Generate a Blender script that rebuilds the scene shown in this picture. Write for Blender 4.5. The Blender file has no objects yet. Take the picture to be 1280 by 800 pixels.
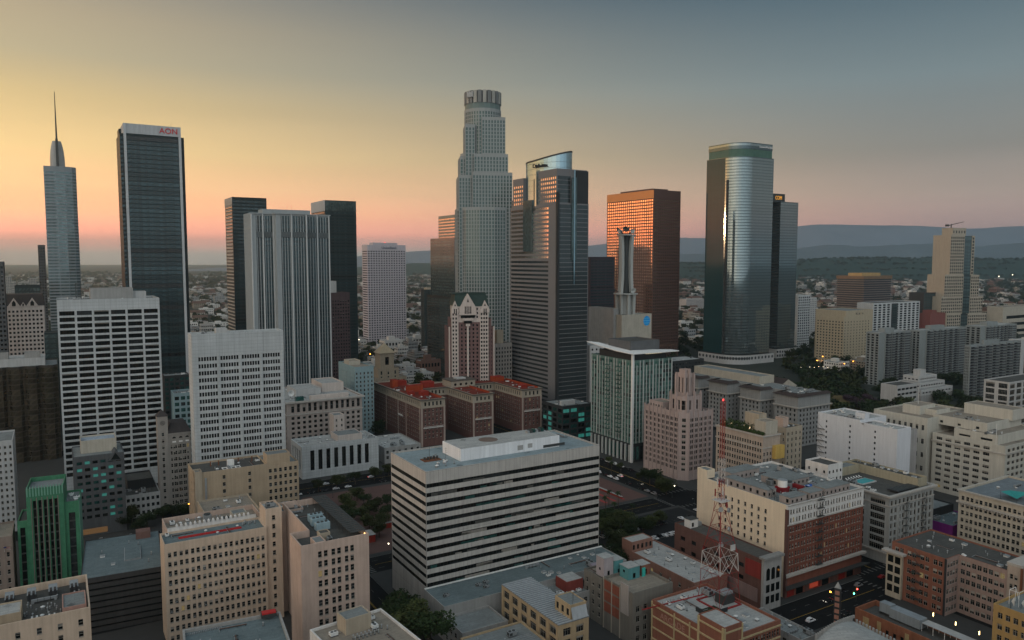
import bpy, math, random
from mathutils import Vector, Matrix
random.seed(11)
sc = bpy.context.scene
COL = sc.collection
R = math.radians

# ---------------------------------------------------------------- camera, sky, sun, exposure
CAMH, FPX = 150.0, 950.0                 # drone height in metres, focal length in photo pixels
PITCH = math.atan(75.0/FPX)
cam = bpy.data.objects.new('camera', bpy.data.cameras.new('camera'))
COL.objects.link(cam)
cam.location = (0, 0, CAMH)
cam.rotation_euler = (R(90)-PITCH, 0, 0)
cam.data.sensor_width = 36
cam.data.lens = FPX/1280*36
cam.data.clip_start = 1
cam.data.clip_end = 60000
sc.camera = cam
sc.render.resolution_x, sc.render.resolution_y = 1024, 640
sc.view_settings.view_transform = 'Standard'
sc.view_settings.look = 'None'
sc.view_settings.gamma = 1
sc.view_settings.exposure = 0.0
sc.view_settings.use_curve_mapping = False
sc.cycles.max_bounces = 6
sc.cycles.diffuse_bounces = 3
sc.cycles.glossy_bounces = 3
sc.cycles.volume_bounces = 1
sc.cycles.sample_clamp_indirect = 4

def srgb(r, g, b):
    f = lambda c: (c/255/12.92) if c/255 <= .04045 else ((c/255+.055)/1.055)**2.4
    return (f(r), f(g), f(b), 1)

SUN_AZ, SUN_EL = R(-85), R(2.5)          # azimuth from +Y, negative = to the left of the view
wd = bpy.data.worlds.new('World'); sc.world = wd; wd.use_nodes = True
nt = wd.node_tree; nt.nodes.clear()
def N(tree, typ, **kw):
    n = tree.nodes.new(typ)
    for k, v in kw.items(): setattr(n, k, v)
    return n
def mth(tree, op, a, b=None, c=None, clamp=False):
    n = N(tree, 'ShaderNodeMath', operation=op, use_clamp=clamp)
    for i, v in enumerate((a, b, c)):
        if v is None: continue
        if isinstance(v, (int, float)): n.inputs[i].default_value = v
        else: tree.links.new(v, n.inputs[i])
    return n.outputs[0]
def ramp(tree, fac, stops, interp='LINEAR'):
    n = N(tree, 'ShaderNodeValToRGB'); cr = n.color_ramp; cr.interpolation = interp
    while len(cr.elements) < len(stops): cr.elements.new(.5)
    for e, (p, c) in zip(cr.elements, stops): e.position = p; e.color = c
    if fac is not None: tree.links.new(fac, n.inputs[0])
    return n.outputs[0]
out = N(nt, 'ShaderNodeOutputWorld')
tc = N(nt, 'ShaderNodeTexCoord')
sep = N(nt, 'ShaderNodeSeparateXYZ'); nt.links.new(tc.outputs['Generated'], sep.inputs[0])
el = mth(nt, 'ARCSINE', sep.outputs[2])
fe = mth(nt, 'MULTIPLY', el, 1/R(40), clamp=True)             # 0 at the horizon, 1 at 40 degrees
GLOW_AZ = R(-72)
hx = mth(nt, 'MULTIPLY', sep.outputs[0], math.sin(GLOW_AZ)); hy = mth(nt, 'MULTIPLY', sep.outputs[1], math.cos(GLOW_AZ))
hl = mth(nt, 'SQRT', mth(nt, 'ADD', mth(nt, 'ADD', mth(nt, 'MULTIPLY', sep.outputs[0], sep.outputs[0]), mth(nt, 'MULTIPLY', sep.outputs[1], sep.outputs[1])), 1e-6))
dt = mth(nt, 'DIVIDE', mth(nt, 'ADD', hx, hy), hl)
fs = mth(nt, 'POWER', mth(nt, 'MULTIPLY_ADD', dt, 1/1.02, .24/1.02, clamp=True), mth(nt, 'MULTIPLY_ADD', fe, 3.0, 1.0))   # 1 towards the sunset, 0 at the right of the view
d40 = 40.0
glow = ramp(nt, fe, [(0, (.75, .70, .62, 1)), (.45/d40, (.85, .72, .62, 1)), (1.15/d40, (1.85, .75, .57, 1)), (1.9/d40, (2.5, .86, .55, 1)), (3.2/d40, (2.0, .86, .42, 1)), (4.8/d40, (1.55, .86, .39, 1)),
                     (7.2/d40, (1.17, .79, .335, 1)), (10.5/d40, (.80, .58, .265, 1)), (13/d40, srgb(198, 181, 144)), (15.5/d40, srgb(188, 170, 138)), (19/d40, srgb(150, 143, 133)), (1, srgb(100, 110, 118))])
far = ramp(nt, fe, [(0, (.33, .33, .36, 1)), (.9/d40, (.52, .38, .37, 1)), (2.2/d40, (.60, .39, .35, 1)), (4.5/d40, (.46, .36, .305, 1)), (7.5/d40, srgb(142, 139, 133)),
                    (12/d40, srgb(122, 136, 140)), (18.5/d40, srgb(72, 96, 110)), (1, srgb(66, 86, 98))])
mx = N(nt, 'ShaderNodeMix', data_type='RGBA'); nt.links.new(fs, mx.inputs[0]); nt.links.new(far, mx.inputs[6]); nt.links.new(glow, mx.inputs[7])
# hot core low over the sunset point, left of the picture
core = mth(nt, 'POWER', mth(nt, 'MAXIMUM', dt, 0.0), 14.0)
core = mth(nt, 'MULTIPLY', core, mth(nt, 'SUBTRACT', 1.0, mth(nt, 'MULTIPLY', el, 1/R(9), clamp=True)))
cm = N(nt, 'ShaderNodeMix', data_type='RGBA', blend_type='ADD'); nt.links.new(core, cm.inputs[0]); nt.links.new(mx.outputs[2], cm.inputs[6]); cm.inputs[7].default_value = (3.6, .85, .17, 1)
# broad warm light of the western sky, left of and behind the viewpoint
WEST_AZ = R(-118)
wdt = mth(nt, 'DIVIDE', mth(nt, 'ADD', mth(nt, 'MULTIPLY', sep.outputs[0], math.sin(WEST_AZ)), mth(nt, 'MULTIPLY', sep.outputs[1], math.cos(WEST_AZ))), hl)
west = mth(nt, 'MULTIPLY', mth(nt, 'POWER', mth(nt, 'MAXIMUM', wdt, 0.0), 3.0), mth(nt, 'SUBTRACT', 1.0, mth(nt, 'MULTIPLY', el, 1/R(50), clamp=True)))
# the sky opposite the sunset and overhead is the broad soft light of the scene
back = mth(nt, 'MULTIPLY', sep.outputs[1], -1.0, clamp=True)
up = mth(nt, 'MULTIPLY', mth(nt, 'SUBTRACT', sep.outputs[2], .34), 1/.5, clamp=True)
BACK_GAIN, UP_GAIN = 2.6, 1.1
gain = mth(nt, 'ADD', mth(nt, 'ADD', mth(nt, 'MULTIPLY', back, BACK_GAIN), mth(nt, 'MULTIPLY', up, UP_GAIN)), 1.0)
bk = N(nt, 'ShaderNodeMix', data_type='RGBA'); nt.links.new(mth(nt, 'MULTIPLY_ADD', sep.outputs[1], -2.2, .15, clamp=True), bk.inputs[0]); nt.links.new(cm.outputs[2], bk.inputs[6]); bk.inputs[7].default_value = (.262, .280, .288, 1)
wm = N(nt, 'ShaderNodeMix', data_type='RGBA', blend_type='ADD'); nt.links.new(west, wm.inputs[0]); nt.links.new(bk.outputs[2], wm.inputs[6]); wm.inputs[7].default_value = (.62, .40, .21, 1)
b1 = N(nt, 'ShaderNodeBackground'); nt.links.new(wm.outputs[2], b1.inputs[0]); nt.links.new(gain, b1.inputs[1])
sky = N(nt, 'ShaderNodeTexSky', sky_type='NISHITA'); sky.sun_disc = False
sky.sun_elevation = SUN_EL; sky.sun_rotation = SUN_AZ; sky.altitude = 200; sky.dust_density = 2.0
b2 = N(nt, 'ShaderNodeBackground'); nt.links.new(sky.outputs[0], b2.inputs[0]); b2.inputs[1].default_value = 0.012
# faint uneven smog streaks lying along the horizon
sm = N(nt, 'ShaderNodeMapping'); sm.inputs['Scale'].default_value = (1.6, 1.6, 26); nt.links.new(tc.outputs['Generated'], sm.inputs[0])
sn = N(nt, 'ShaderNodeTexNoise'); sn.inputs['Scale'].default_value = 1.7; sn.inputs['Detail'].default_value = 5; nt.links.new(sm.outputs[0], sn.inputs['Vector'])
lowf = mth(nt, 'SUBTRACT', 1.0, mth(nt, 'MULTIPLY', el, 1/R(14), clamp=True))
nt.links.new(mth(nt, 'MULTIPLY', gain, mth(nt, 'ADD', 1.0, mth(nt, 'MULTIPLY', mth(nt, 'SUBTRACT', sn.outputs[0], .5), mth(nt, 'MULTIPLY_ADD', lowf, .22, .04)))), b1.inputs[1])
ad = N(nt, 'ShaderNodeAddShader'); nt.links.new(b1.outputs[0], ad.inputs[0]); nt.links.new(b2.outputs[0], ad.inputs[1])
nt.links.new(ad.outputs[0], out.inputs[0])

sun = bpy.data.objects.new('sun', bpy.data.lights.new('sun', 'SUN')); COL.objects.link(sun)
sun.data.energy = 0.35; sun.data.angle = R(1.5); sun.data.color = (1, .52, .25)
sd = Vector((math.sin(SUN_AZ)*math.cos(SUN_EL), math.cos(SUN_AZ)*math.cos(SUN_EL), math.sin(SUN_EL)))
sun.rotation_euler = sd.to_track_quat('Z', 'Y').to_euler()

# ---------------------------------------------------------------- survey helpers: a photo sighting and a distance give a place in metres
cp, sp = math.cos(PITCH), math.sin(PITCH)
def at(px, py, D):
    a = (px-640)/FPX; b = (400-py)/FPX
    return (a*D/(cp+b*sp), D, CAMH+(-sp+b*cp)*D/(cp+b*sp))
def atz(px, py, z):
    b = (400-py)/FPX; t = (-sp+b*cp)/(cp+b*sp)
    return at(px, py, (z-CAMH)/t)
def prj(X, Y, Z):
    z = Z-CAMH; d = Y*cp-z*sp
    if d < 1: return (-9e9, -9e9, d)
    return (640+FPX*X/d, 400-FPX*(Y*sp+z*cp)/d, d)
TH = 31.0
GC, GS = math.cos(R(TH)), math.sin(R(TH))
def pq(p, q): return (p*GC-q*GS, p*GS+q*GC)             # street-grid coordinates to world
def topq(X, Y): return (X*GC+Y*GS, -X*GS+Y*GC)
LOTS = []
def lot(N, Rx, Lx, D=None, z=None, lu=None, lv=None, th=TH):
    X, Y, Z = at(N[0], N[1], D) if D is not None else atz(N[0], N[1], z)
    c, s = math.cos(R(th)), math.sin(R(th))
    def solve(dx, dy, xp):
        k = (xp-640)/FPX
        return (k*(Y*cp-(Z-CAMH)*sp)-X)/(dx-k*dy*cp)
    if lu is None: lu = solve(c, s, Rx)
    if lv is None: lv = solve(-s, c, Lx)
    return dict(o=(X, Y), h=Z, lu=lu, lv=lv, th=th)
def lotpq(p0, q0, p1, q1, h):
    return dict(o=pq(p0, q0), h=h, lu=p1-p0, lv=q1-q0, th=TH)

# ---------------------------------------------------------------- materials
MATS = {}
def M(name, col=None, rough=.85, var=.26, scale=.12, streak=.42, metal=0, spec=.12, bump=0, rnd=0, joint=None):
    if name in MATS: return MATS[name]
    m = bpy.data.materials.new(name); m.use_nodes = True; t = m.node_tree
    b = t.nodes['Principled BSDF']; MATS[name] = m
    b.inputs['Roughness'].default_value = rough; b.inputs['Metallic'].default_value = metal; b.inputs['Specular IOR Level'].default_value = spec
    tx = N(t, 'ShaderNodeTexCoord')
    n1 = N(t, 'ShaderNodeTexNoise'); n1.inputs['Scale'].default_value = scale; n1.inputs['Detail'].default_value = 6; n1.inputs['Roughness'].default_value = .65
    t.links.new(tx.outputs['Object'], n1.inputs['Vector'])
    mp = N(t, 'ShaderNodeMapping'); mp.inputs['Scale'].default_value = (.9, .9, .05); t.links.new(tx.outputs['Object'], mp.inputs[0])
    n2 = N(t, 'ShaderNodeTexNoise'); n2.inputs['Scale'].default_value = 1.0; n2.inputs['Detail'].default_value = 3; t.links.new(mp.outputs[0], n2.inputs['Vector'])
    a = mth(t, 'MULTIPLY_ADD', n1.outputs[0], 2*var, 1-var)
    s = mth(t, 'MULTIPLY_ADD', n2.outputs[0], 2*streak*.6, 1-streak*.6)
    k = mth(t, 'MULTIPLY', a, s)
    if joint:                                        # panel joints every joint[0] m along the wall and joint[1] m up it
        sx = N(t, 'ShaderNodeSeparateXYZ'); t.links.new(tx.outputs['Object'], sx.inputs[0])
        xy = mth(t, 'ADD', sx.outputs[0], sx.outputs[1])
        for v_, st_ in ((xy, joint[0]), (sx.outputs[2], joint[1])):
            fr_ = mth(t, 'FRACT', mth(t, 'DIVIDE', v_, st_)); k = mth(t, 'MULTIPLY', k, mth(t, 'MULTIPLY_ADD', mth(t, 'LESS_THAN', fr_, .07/st_*2), -.30, 1.0))
            wn_ = N(t, 'ShaderNodeTexWhiteNoise', noise_dimensions='1D'); t.links.new(mth(t, 'FLOOR', mth(t, 'DIVIDE', v_, st_)), wn_.inputs['W']); k = mth(t, 'MULTIPLY', k, mth(t, 'MULTIPLY_ADD', wn_.outputs[0], .08, .96))
    if rnd:
        oi = N(t, 'ShaderNodeObjectInfo'); k = mth(t, 'MULTIPLY', k, mth(t, 'MULTIPLY_ADD', oi.outputs['Random'], 2*rnd, 1-rnd))
    vm = N(t, 'ShaderNodeVectorMath', operation='SCALE'); vm.inputs[0].default_value = col[:3]; t.links.new(k, vm.inputs['Scale'])
    t.links.new(vm.outputs[0], b.inputs['Base Color'])
    if bump:
        bp = N(t, 'ShaderNodeBump'); bp.inputs['Strength'].default_value = bump; t.links.new(n1.outputs[0], bp.inputs['Height']); t.links.new(bp.outputs[0], b.inputs['Normal'])
    return m
def roofmat(name, col, seam=.12, bx=6.0, by=1.6, stain=.35):
    """flat roofing membrane: lapped rolls, ponding stains, patches"""
    if name in MATS: return MATS[name]
    m = bpy.data.materials.new(name); m.use_nodes = True; t = m.node_tree; b = t.nodes['Principled BSDF']; MATS[name] = m
    b.inputs['Roughness'].default_value = .85; b.inputs['Specular IOR Level'].default_value = .1
    tx = N(t, 'ShaderNodeTexCoord')
    br = N(t, 'ShaderNodeTexBrick'); br.inputs['Scale'].default_value = 1; br.inputs['Brick Width'].default_value = bx; br.inputs['Row Height'].default_value = by
    br.inputs['Mortar Size'].default_value = .06; br.inputs['Color1'].default_value = (1, 1, 1, 1); br.inputs['Color2'].default_value = (1-seam,)*3+(1,); br.inputs['Mortar'].default_value = (1-2.5*seam,)*3+(1,)
    t.links.new(tx.outputs['Object'], br.inputs['Vector'])
    n1 = N(t, 'ShaderNodeTexNoise'); n1.inputs['Scale'].default_value = .09; n1.inputs['Detail'].default_value = 7; n1.inputs['Roughness'].default_value = .7; n1.inputs['Distortion'].default_value = .6
    t.links.new(tx.outputs['Object'], n1.inputs['Vector'])
    st = mth(t, 'MULTIPLY_ADD', n1.outputs[0], 2.2*stain, 1-1.1*stain)
    vo = N(t, 'ShaderNodeTexVoronoi', distance='MANHATTAN'); vo.inputs['Scale'].default_value = .16; vo.inputs['Randomness'].default_value = .9; t.links.new(tx.outputs['Object'], vo.inputs['Vector'])
    sp_ = N(t, 'ShaderNodeSeparateColor'); t.links.new(vo.outputs['Color'], sp_.inputs[0])
    patch = mth(t, 'MULTIPLY', mth(t, 'GREATER_THAN', sp_.outputs[0], .72), mth(t, 'LESS_THAN', vo.outputs['Distance'], mth(t, 'MULTIPLY_ADD', sp_.outputs[1], .3, .15)))
    st = mth(t, 'MULTIPLY', st, mth(t, 'MULTIPLY_ADD', patch, mth(t, 'MULTIPLY_ADD', sp_.outputs[2], .7, -.5), 1.0))
    n3 = N(t, 'ShaderNodeTexNoise'); n3.inputs['Scale'].default_value = .9; n3.inputs['Detail'].default_value = 5; t.links.new(tx.outputs['Object'], n3.inputs['Vector']); st = mth(t, 'MULTIPLY', st, mth(t, 'MULTIPLY_ADD', n3.outputs[0], .5, .75))
    v1 = N(t, 'ShaderNodeVectorMath', operation='SCALE'); t.links.new(br.outputs[0], v1.inputs[0]); t.links.new(st, v1.inputs['Scale'])
    v2 = N(t, 'ShaderNodeVectorMath', operation='MULTIPLY'); t.links.new(v1.outputs[0], v2.inputs[0]); v2.inputs[1].default_value = col[:3]
    t.links.new(v2.outputs[0], b.inputs['Base Color'])
    return m
def glassmat(name, col, rough=.07, metal=0.0, spec=.5, rnd=.5, wob=.02, wscale=.35, ior=1.5, mull=None, pane=1.0):
    """window or curtain-wall glass seen from outside: dark, mirror-like, slightly uneven from pane to pane; mull = (width, height, darkness) draws its own panes' joints"""
    if name in MATS: return MATS[name]
    m = bpy.data.materials.new(name); m.use_nodes = True; t = m.node_tree; b = t.nodes['Principled BSDF']; MATS[name] = m
    b.inputs['Roughness'].default_value = rough; b.inputs['Metallic'].default_value = metal; b.inputs['Specular IOR Level'].default_value = spec; b.inputs['IOR'].default_value = ior
    oi = N(t, 'ShaderNodeObjectInfo')
    k = mth(t, 'MULTIPLY_ADD', oi.outputs['Random'], 2*rnd, 1-rnd)
    tx = N(t, 'ShaderNodeTexCoord')
    if mull:
        mp = N(t, 'ShaderNodeMapping'); mp.inputs['Rotation'].default_value = (R(90), 0, 0); t.links.new(tx.outputs['Object'], mp.inputs[0])
    vo = N(t, 'ShaderNodeTexVoronoi'); vo.inputs['Scale'].default_value = .45; t.links.new(tx.outputs['Object'], vo.inputs['Vector'])
    sc_ = N(t, 'ShaderNodeSeparateColor'); t.links.new(vo.outputs['Color'], sc_.inputs[0])
    k = mth(t, 'MULTIPLY', k, mth(t, 'MULTIPLY_ADD', sc_.outputs[0], .8*pane, 1-.4*pane))
    vm = N(t, 'ShaderNodeVectorMath', operation='SCALE'); vm.inputs[0].default_value = col[:3]; t.links.new(k, vm.inputs['Scale'])
    t.links.new(vm.outputs[0], b.inputs['Base Color'])
    if wob:
        n1 = N(t, 'ShaderNodeTexNoise'); n1.inputs['Scale'].default_value = wscale; n1.inputs['Detail'].default_value = 2; t.links.new(tx.outputs['Object'], n1.inputs['Vector'])
        bp = N(t, 'ShaderNodeBump'); bp.inputs['Strength'].default_value = wob*5; bp.inputs['Distance'].default_value = .1; t.links.new(n1.outputs[0], bp.inputs['Height']); t.links.new(bp.outputs[0], b.inputs['Normal'])
    return m
def emit(name, col, s):
    if name in MATS: return MATS[name]
    m = bpy.data.materials.new(name); m.use_nodes = True; t = m.node_tree; b = t.nodes['Principled BSDF']; MATS[name] = m
    b.inputs['Base Color'].default_value = (.05, .05, .05, 1); b.inputs['Emission Color'].default_value = (*col, 1); b.inputs['Emission Strength'].default_value = s
    return m

GL = glassmat('window_glass_dark', (.006, .008, .008), spec=.22)
GL2 = glassmat('window_glass_grey', (.02, .024, .026), rough=.14, spec=.4)
GLT = glassmat('window_glass_teal', (.015, .06, .055), rough=.1)
BLIND = M('window_blind', (.24, .225, .20), var=.1, scale=2, rnd=.5)
LITY = emit('lit_window_warm', (1, .72, .25), .16)
LITT = emit('lit_and_reflecting_teal', (.08, .75, .62), .17)
FRW = M('window_frame_pale', (.42, .40, .36), var=.1)
FRD = M('window_frame_dark', (.035, .035, .035), rough=.5, var=.1)
SILL = M('window_sill_stone', (.34, .31, .27), var=.1)
MET = M('galvanised_metal', (.30, .32, .33), rough=.5, metal=.4, var=.2, scale=.8)
METD = M('dark_metal', (.06, .065, .065), rough=.5, metal=.3, var=.2, scale=.8)
METW = M('white_painted_metal', (.62, .63, .62), rough=.5, var=.15, scale=.7)
RUST = M('rusty_metal', (.16, .07, .04), rough=.8, var=.4, scale=.9)
RFG = roofmat('roof_grey', (.20, .22, .22)); RFD = roofmat('roof_dark', (.085, .085, .08)); RFL = roofmat('roof_pale', (.36, .37, .36)); RFB = roofmat('roof_blue_grey', (.135, .175, .185), bx=9, by=2.0)
RFT = roofmat('roof_tan', (.26, .23, .19)); RFR = roofmat('roof_red', (.155, .032, .022), stain=.5)

# ---------------------------------------------------------------- mesh builder
class MB:
    def __init__(s): s.v = []; s.f = []; s.m = []; s.mats = []
    def mi(s, mat):
        if mat not in s.mats: s.mats.append(mat)
        return s.mats.index(mat)
    def poly(s, pts, mat):
        i = len(s.v); s.v.extend(pts); s.f.append(tuple(range(i, i+len(pts)))); s.m.append(s.mi(mat))
    def raw(s, vs, fs, mat):
        i = len(s.v); k = s.mi(mat); s.v.extend(vs)
        for f in fs: s.f.append(tuple(a+i for a in f)); s.m.append(k)
    def box(s, x0, y0, z0, x1, y1, z1, mat):
        s.raw([(x0, y0, z0), (x1, y0, z0), (x1, y1, z0), (x0, y1, z0), (x0, y0, z1), (x1, y0, z1), (x1, y1, z1), (x0, y1, z1)],
              [(0, 3, 2, 1), (4, 5, 6, 7), (0, 1, 5, 4), (1, 2, 6, 5), (2, 3, 7, 6), (3, 0, 4, 7)], mat)
    def cyl(s, x, y, z0, z1, r0, r1, mat, n=12, cap=True):
        vs = [(x+r*math.cos(2*math.pi*i/n), y+r*math.sin(2*math.pi*i/n), z) for z, r in ((z0, r0), (z1, r1)) for i in range(n)]
        fs = [(i, (i+1) % n, n+(i+1) % n, n+i) for i in range(n)]
        if cap: fs += [tuple(range(n, 2*n)), tuple(range(n-1, -1, -1))]
        s.raw(vs, fs, mat)
    def bar(s, a, b, w, mat, w2=None, n=4):
        a = Vector(a); b = Vector(b); d = (b-a).normalized(); w2 = w if w2 is None else w2
        u = d.cross(Vector((0, 0, 1)) if abs(d.z) < .95 else Vector((1, 0, 0))).normalized(); v = d.cross(u)
        vs = []
        for p, r in ((a, w), (b, w2)):
            for i in range(n):
                t = 2*math.pi*(i+.5)/n; vs.append(tuple(p+(u*math.cos(t)+v*math.sin(t))*r*.707))
        s.raw(vs, [(i, (i+1) % n, n+(i+1) % n, n+i) for i in range(n)]+[tuple(range(n-1, -1, -1)), tuple(range(n, 2*n))], mat)
    def prism(s, pts, z0, z1, mat, top=None):
        n = len(pts)
        vs = [(x, y, z0) for x, y in pts]+[(x, y, z1) for x, y in pts]
        s.raw(vs, [(i, (i+1) % n, n+(i+1) % n, n+i) for i in range(n)]+[tuple(range(n-1, -1, -1))], mat)
        s.raw([(x, y, z1) for x, y in pts], [tuple(range(n))], top or mat)
    def mesh(s, name):
        me = bpy.data.meshes.new(name); me.from_pydata(s.v, [], s.f)
        for m in s.mats: me.materials.append(m)
        if len(s.mats) > 1: me.polygons.foreach_set('material_index', s.m)
        me.update(); return me
    def build(s, name, parent=None, loc=(0, 0, 0), rz=0):
        return link(name, s.mesh(name), parent, loc, rz)
def link(name, me, parent=None, loc=(0, 0, 0), rz=0, sc_=None):
    o = bpy.data.objects.new(name, me); COL.objects.link(o)
    if parent is not None: o.parent = parent
    o.location = loc; o.rotation_euler = (0, 0, rz)
    if sc_: o.scale = sc_
    return o
def tag(o, label=None, cat=None, group=None, kind=None):
    if label: o['label'] = label
    if cat: o['category'] = cat
    if group: o['group'] = group
    if kind: o['kind'] = kind
    return o
def root(name, label, cat, loc, rz=0, group=None):
    o = link(name, None, None, loc, rz); tag(o, label, cat, group); return o

# ---------------------------------------------------------------- windows
def win_geom(b, style, w, h, var, T):
    """one window in its opening: glass, frame, bars, sill. Local: x right, z up, outside is -y."""
    def q(x0, z0, x1, z1, y, m): b.poly([T(x0, y, z0), T(x1, y, z0), T(x1, y, z1), T(x0, y, z1)], m)
    def bx(x0, z0, x1, z1, y0, y1, m):
        b.poly([T(x0, y0, z0), T(x1, y0, z0), T(x1, y0, z1), T(x0, y0, z1)], m)
        b.poly([T(x0, y0, z1), T(x1, y0, z1), T(x1, y1, z1), T(x0, y1, z1)], m)
        b.poly([T(x0, y1, z0), T(x1, y1, z0), T(x1, y0, z0), T(x0, y0, z0)], m)
        b.poly([T(x0, y1, z0), T(x0, y0, z0), T(x0, y0, z1), T(x0, y1, z1)], m)
        b.poly([T(x1, y0, z0), T(x1, y1, z0), T(x1, y1, z1), T(x1, y0, z1)], m)
    g = GLASS[var]
    fr = FRD if style in ('band', 'plain', 'tall', 'dark', 'strip') else FRW
    if style == 'strip':
        q(0, 0, w, h, 0, g)
        n = max(1, round(w/3.0))
        for i in range(1, n): bx(w*i/n-.06, 0, w*i/n+.06, h, -.05, 0, fr)
        return
    q(0, 0, w, h, 0, g)
    if var == 'b': q(.05, h*.45, w-.05, h-.05, -.015, BLIND)
    if var == 'c': q(.05, h*.72, w-.05, h-.05, -.015, BLIND)
    t = .07 if style != 'band' else .05
    for x0, z0, x1, z1 in ((0, 0, w, t), (0, h-t, w, h), (0, t, t, h-t), (w-t, t, w, h-t)): bx(x0, z0, x1, z1, -.05, 0, fr)
    if style == 'sash':
        bx(t, h*.48, w-t, h*.48+.06, -.06, 0, fr)
        bx(-.12, -.16, w+.12, 0, -.40, 0, SILL)
    elif style == 'case':
        n = max(2, round(w/1.1))
        for i in range(1, n): bx(w*i/n-.03, t, w*i/n+.03, h-t, -.05, 0, fr)
        bx(t, h*.66, w-t, h*.66+.05, -.05, 0, fr)
    elif style in ('band', 'dark'):
        n = max(1, round(w/1.6))
        for i in range(1, n): bx(w*i/n-.04, t, w*i/n+.04, h-t, -.06, 0, fr)
    elif style == 'tall':
        n = max(2, round(h/3.9))
        for i in range(1, n): bx(t, h*i/n-.35, w-t, h*i/n+.35, -.04, 0, METD)
GLASS = {'g': GL, 'h': GL2, 'b': GL, 'c': GL, 'y': LITY, 't': LITT, 'k': GLT}
WCACHE = {}
def win_mesh(style, w, h, var):
    k = (style, round(w, 2), round(h, 2), var)
    if k not in WCACHE:
        b = MB(); win_geom(b, style, k[1], k[2], var, lambda x, y, z: (x, y, z)); WCACHE[k] = b.mesh('window')
    return WCACHE[k]
MIX = {'std': 'gggggghhhbbcccb'*3+'y', 'dark': 'gggggghhc', 'blank': 'ggggggg', 'offices': 'gggggghhhhbccc'*6+'yy', 'lit': 'ggghhgc'*6+'yy', 'teal': 'gggkkktt', 'tealglass': 'kkkkgkkh', 'far': 'ggh'}
class W:
    """a window grid for a wall: n bays of g windows, w wide (share of the bay when below 1 and rel), floors fh high counted down from the top"""
    def __init__(s, n, w, fh, wh, g=1, gap=.35, mx=0, mr=None, top=1.6, bot=0, sill=None, style='sash', mix='std', d=.28, one=False, skip=None):
        s.__dict__.update(locals())
    def grid(s, L, z0, z1):
        mr = s.mx if s.mr is None else s.mr
        nn = s.n if s.n > 0 else max(1, round((L-s.mx-mr)/-s.n))
        bay = (L-s.mx-mr)/nn; w = s.w if s.w >= 1 else s.w*bay
        cols = []
        for i in range(nn):
            tot = s.g*w+(s.g-1)*s.gap; x = s.mx+i*bay+(bay-tot)/2
            for j in range(s.g): cols.append((x, x+w)); x += w+s.gap
        rows = []
        if s.one: rows = [(z0+s.bot, z1-s.top)]
        else:
            zt = z1-s.top; sill = (s.fh-s.wh)/2 if s.sill is None else s.sill
            while zt-s.fh >= z0+s.bot-1e-3:
                rows.append((zt-s.fh+sill, min(zt-.02, zt-s.fh+sill+s.wh))); zt -= s.fh
        return cols, rows[::-1]

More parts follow.
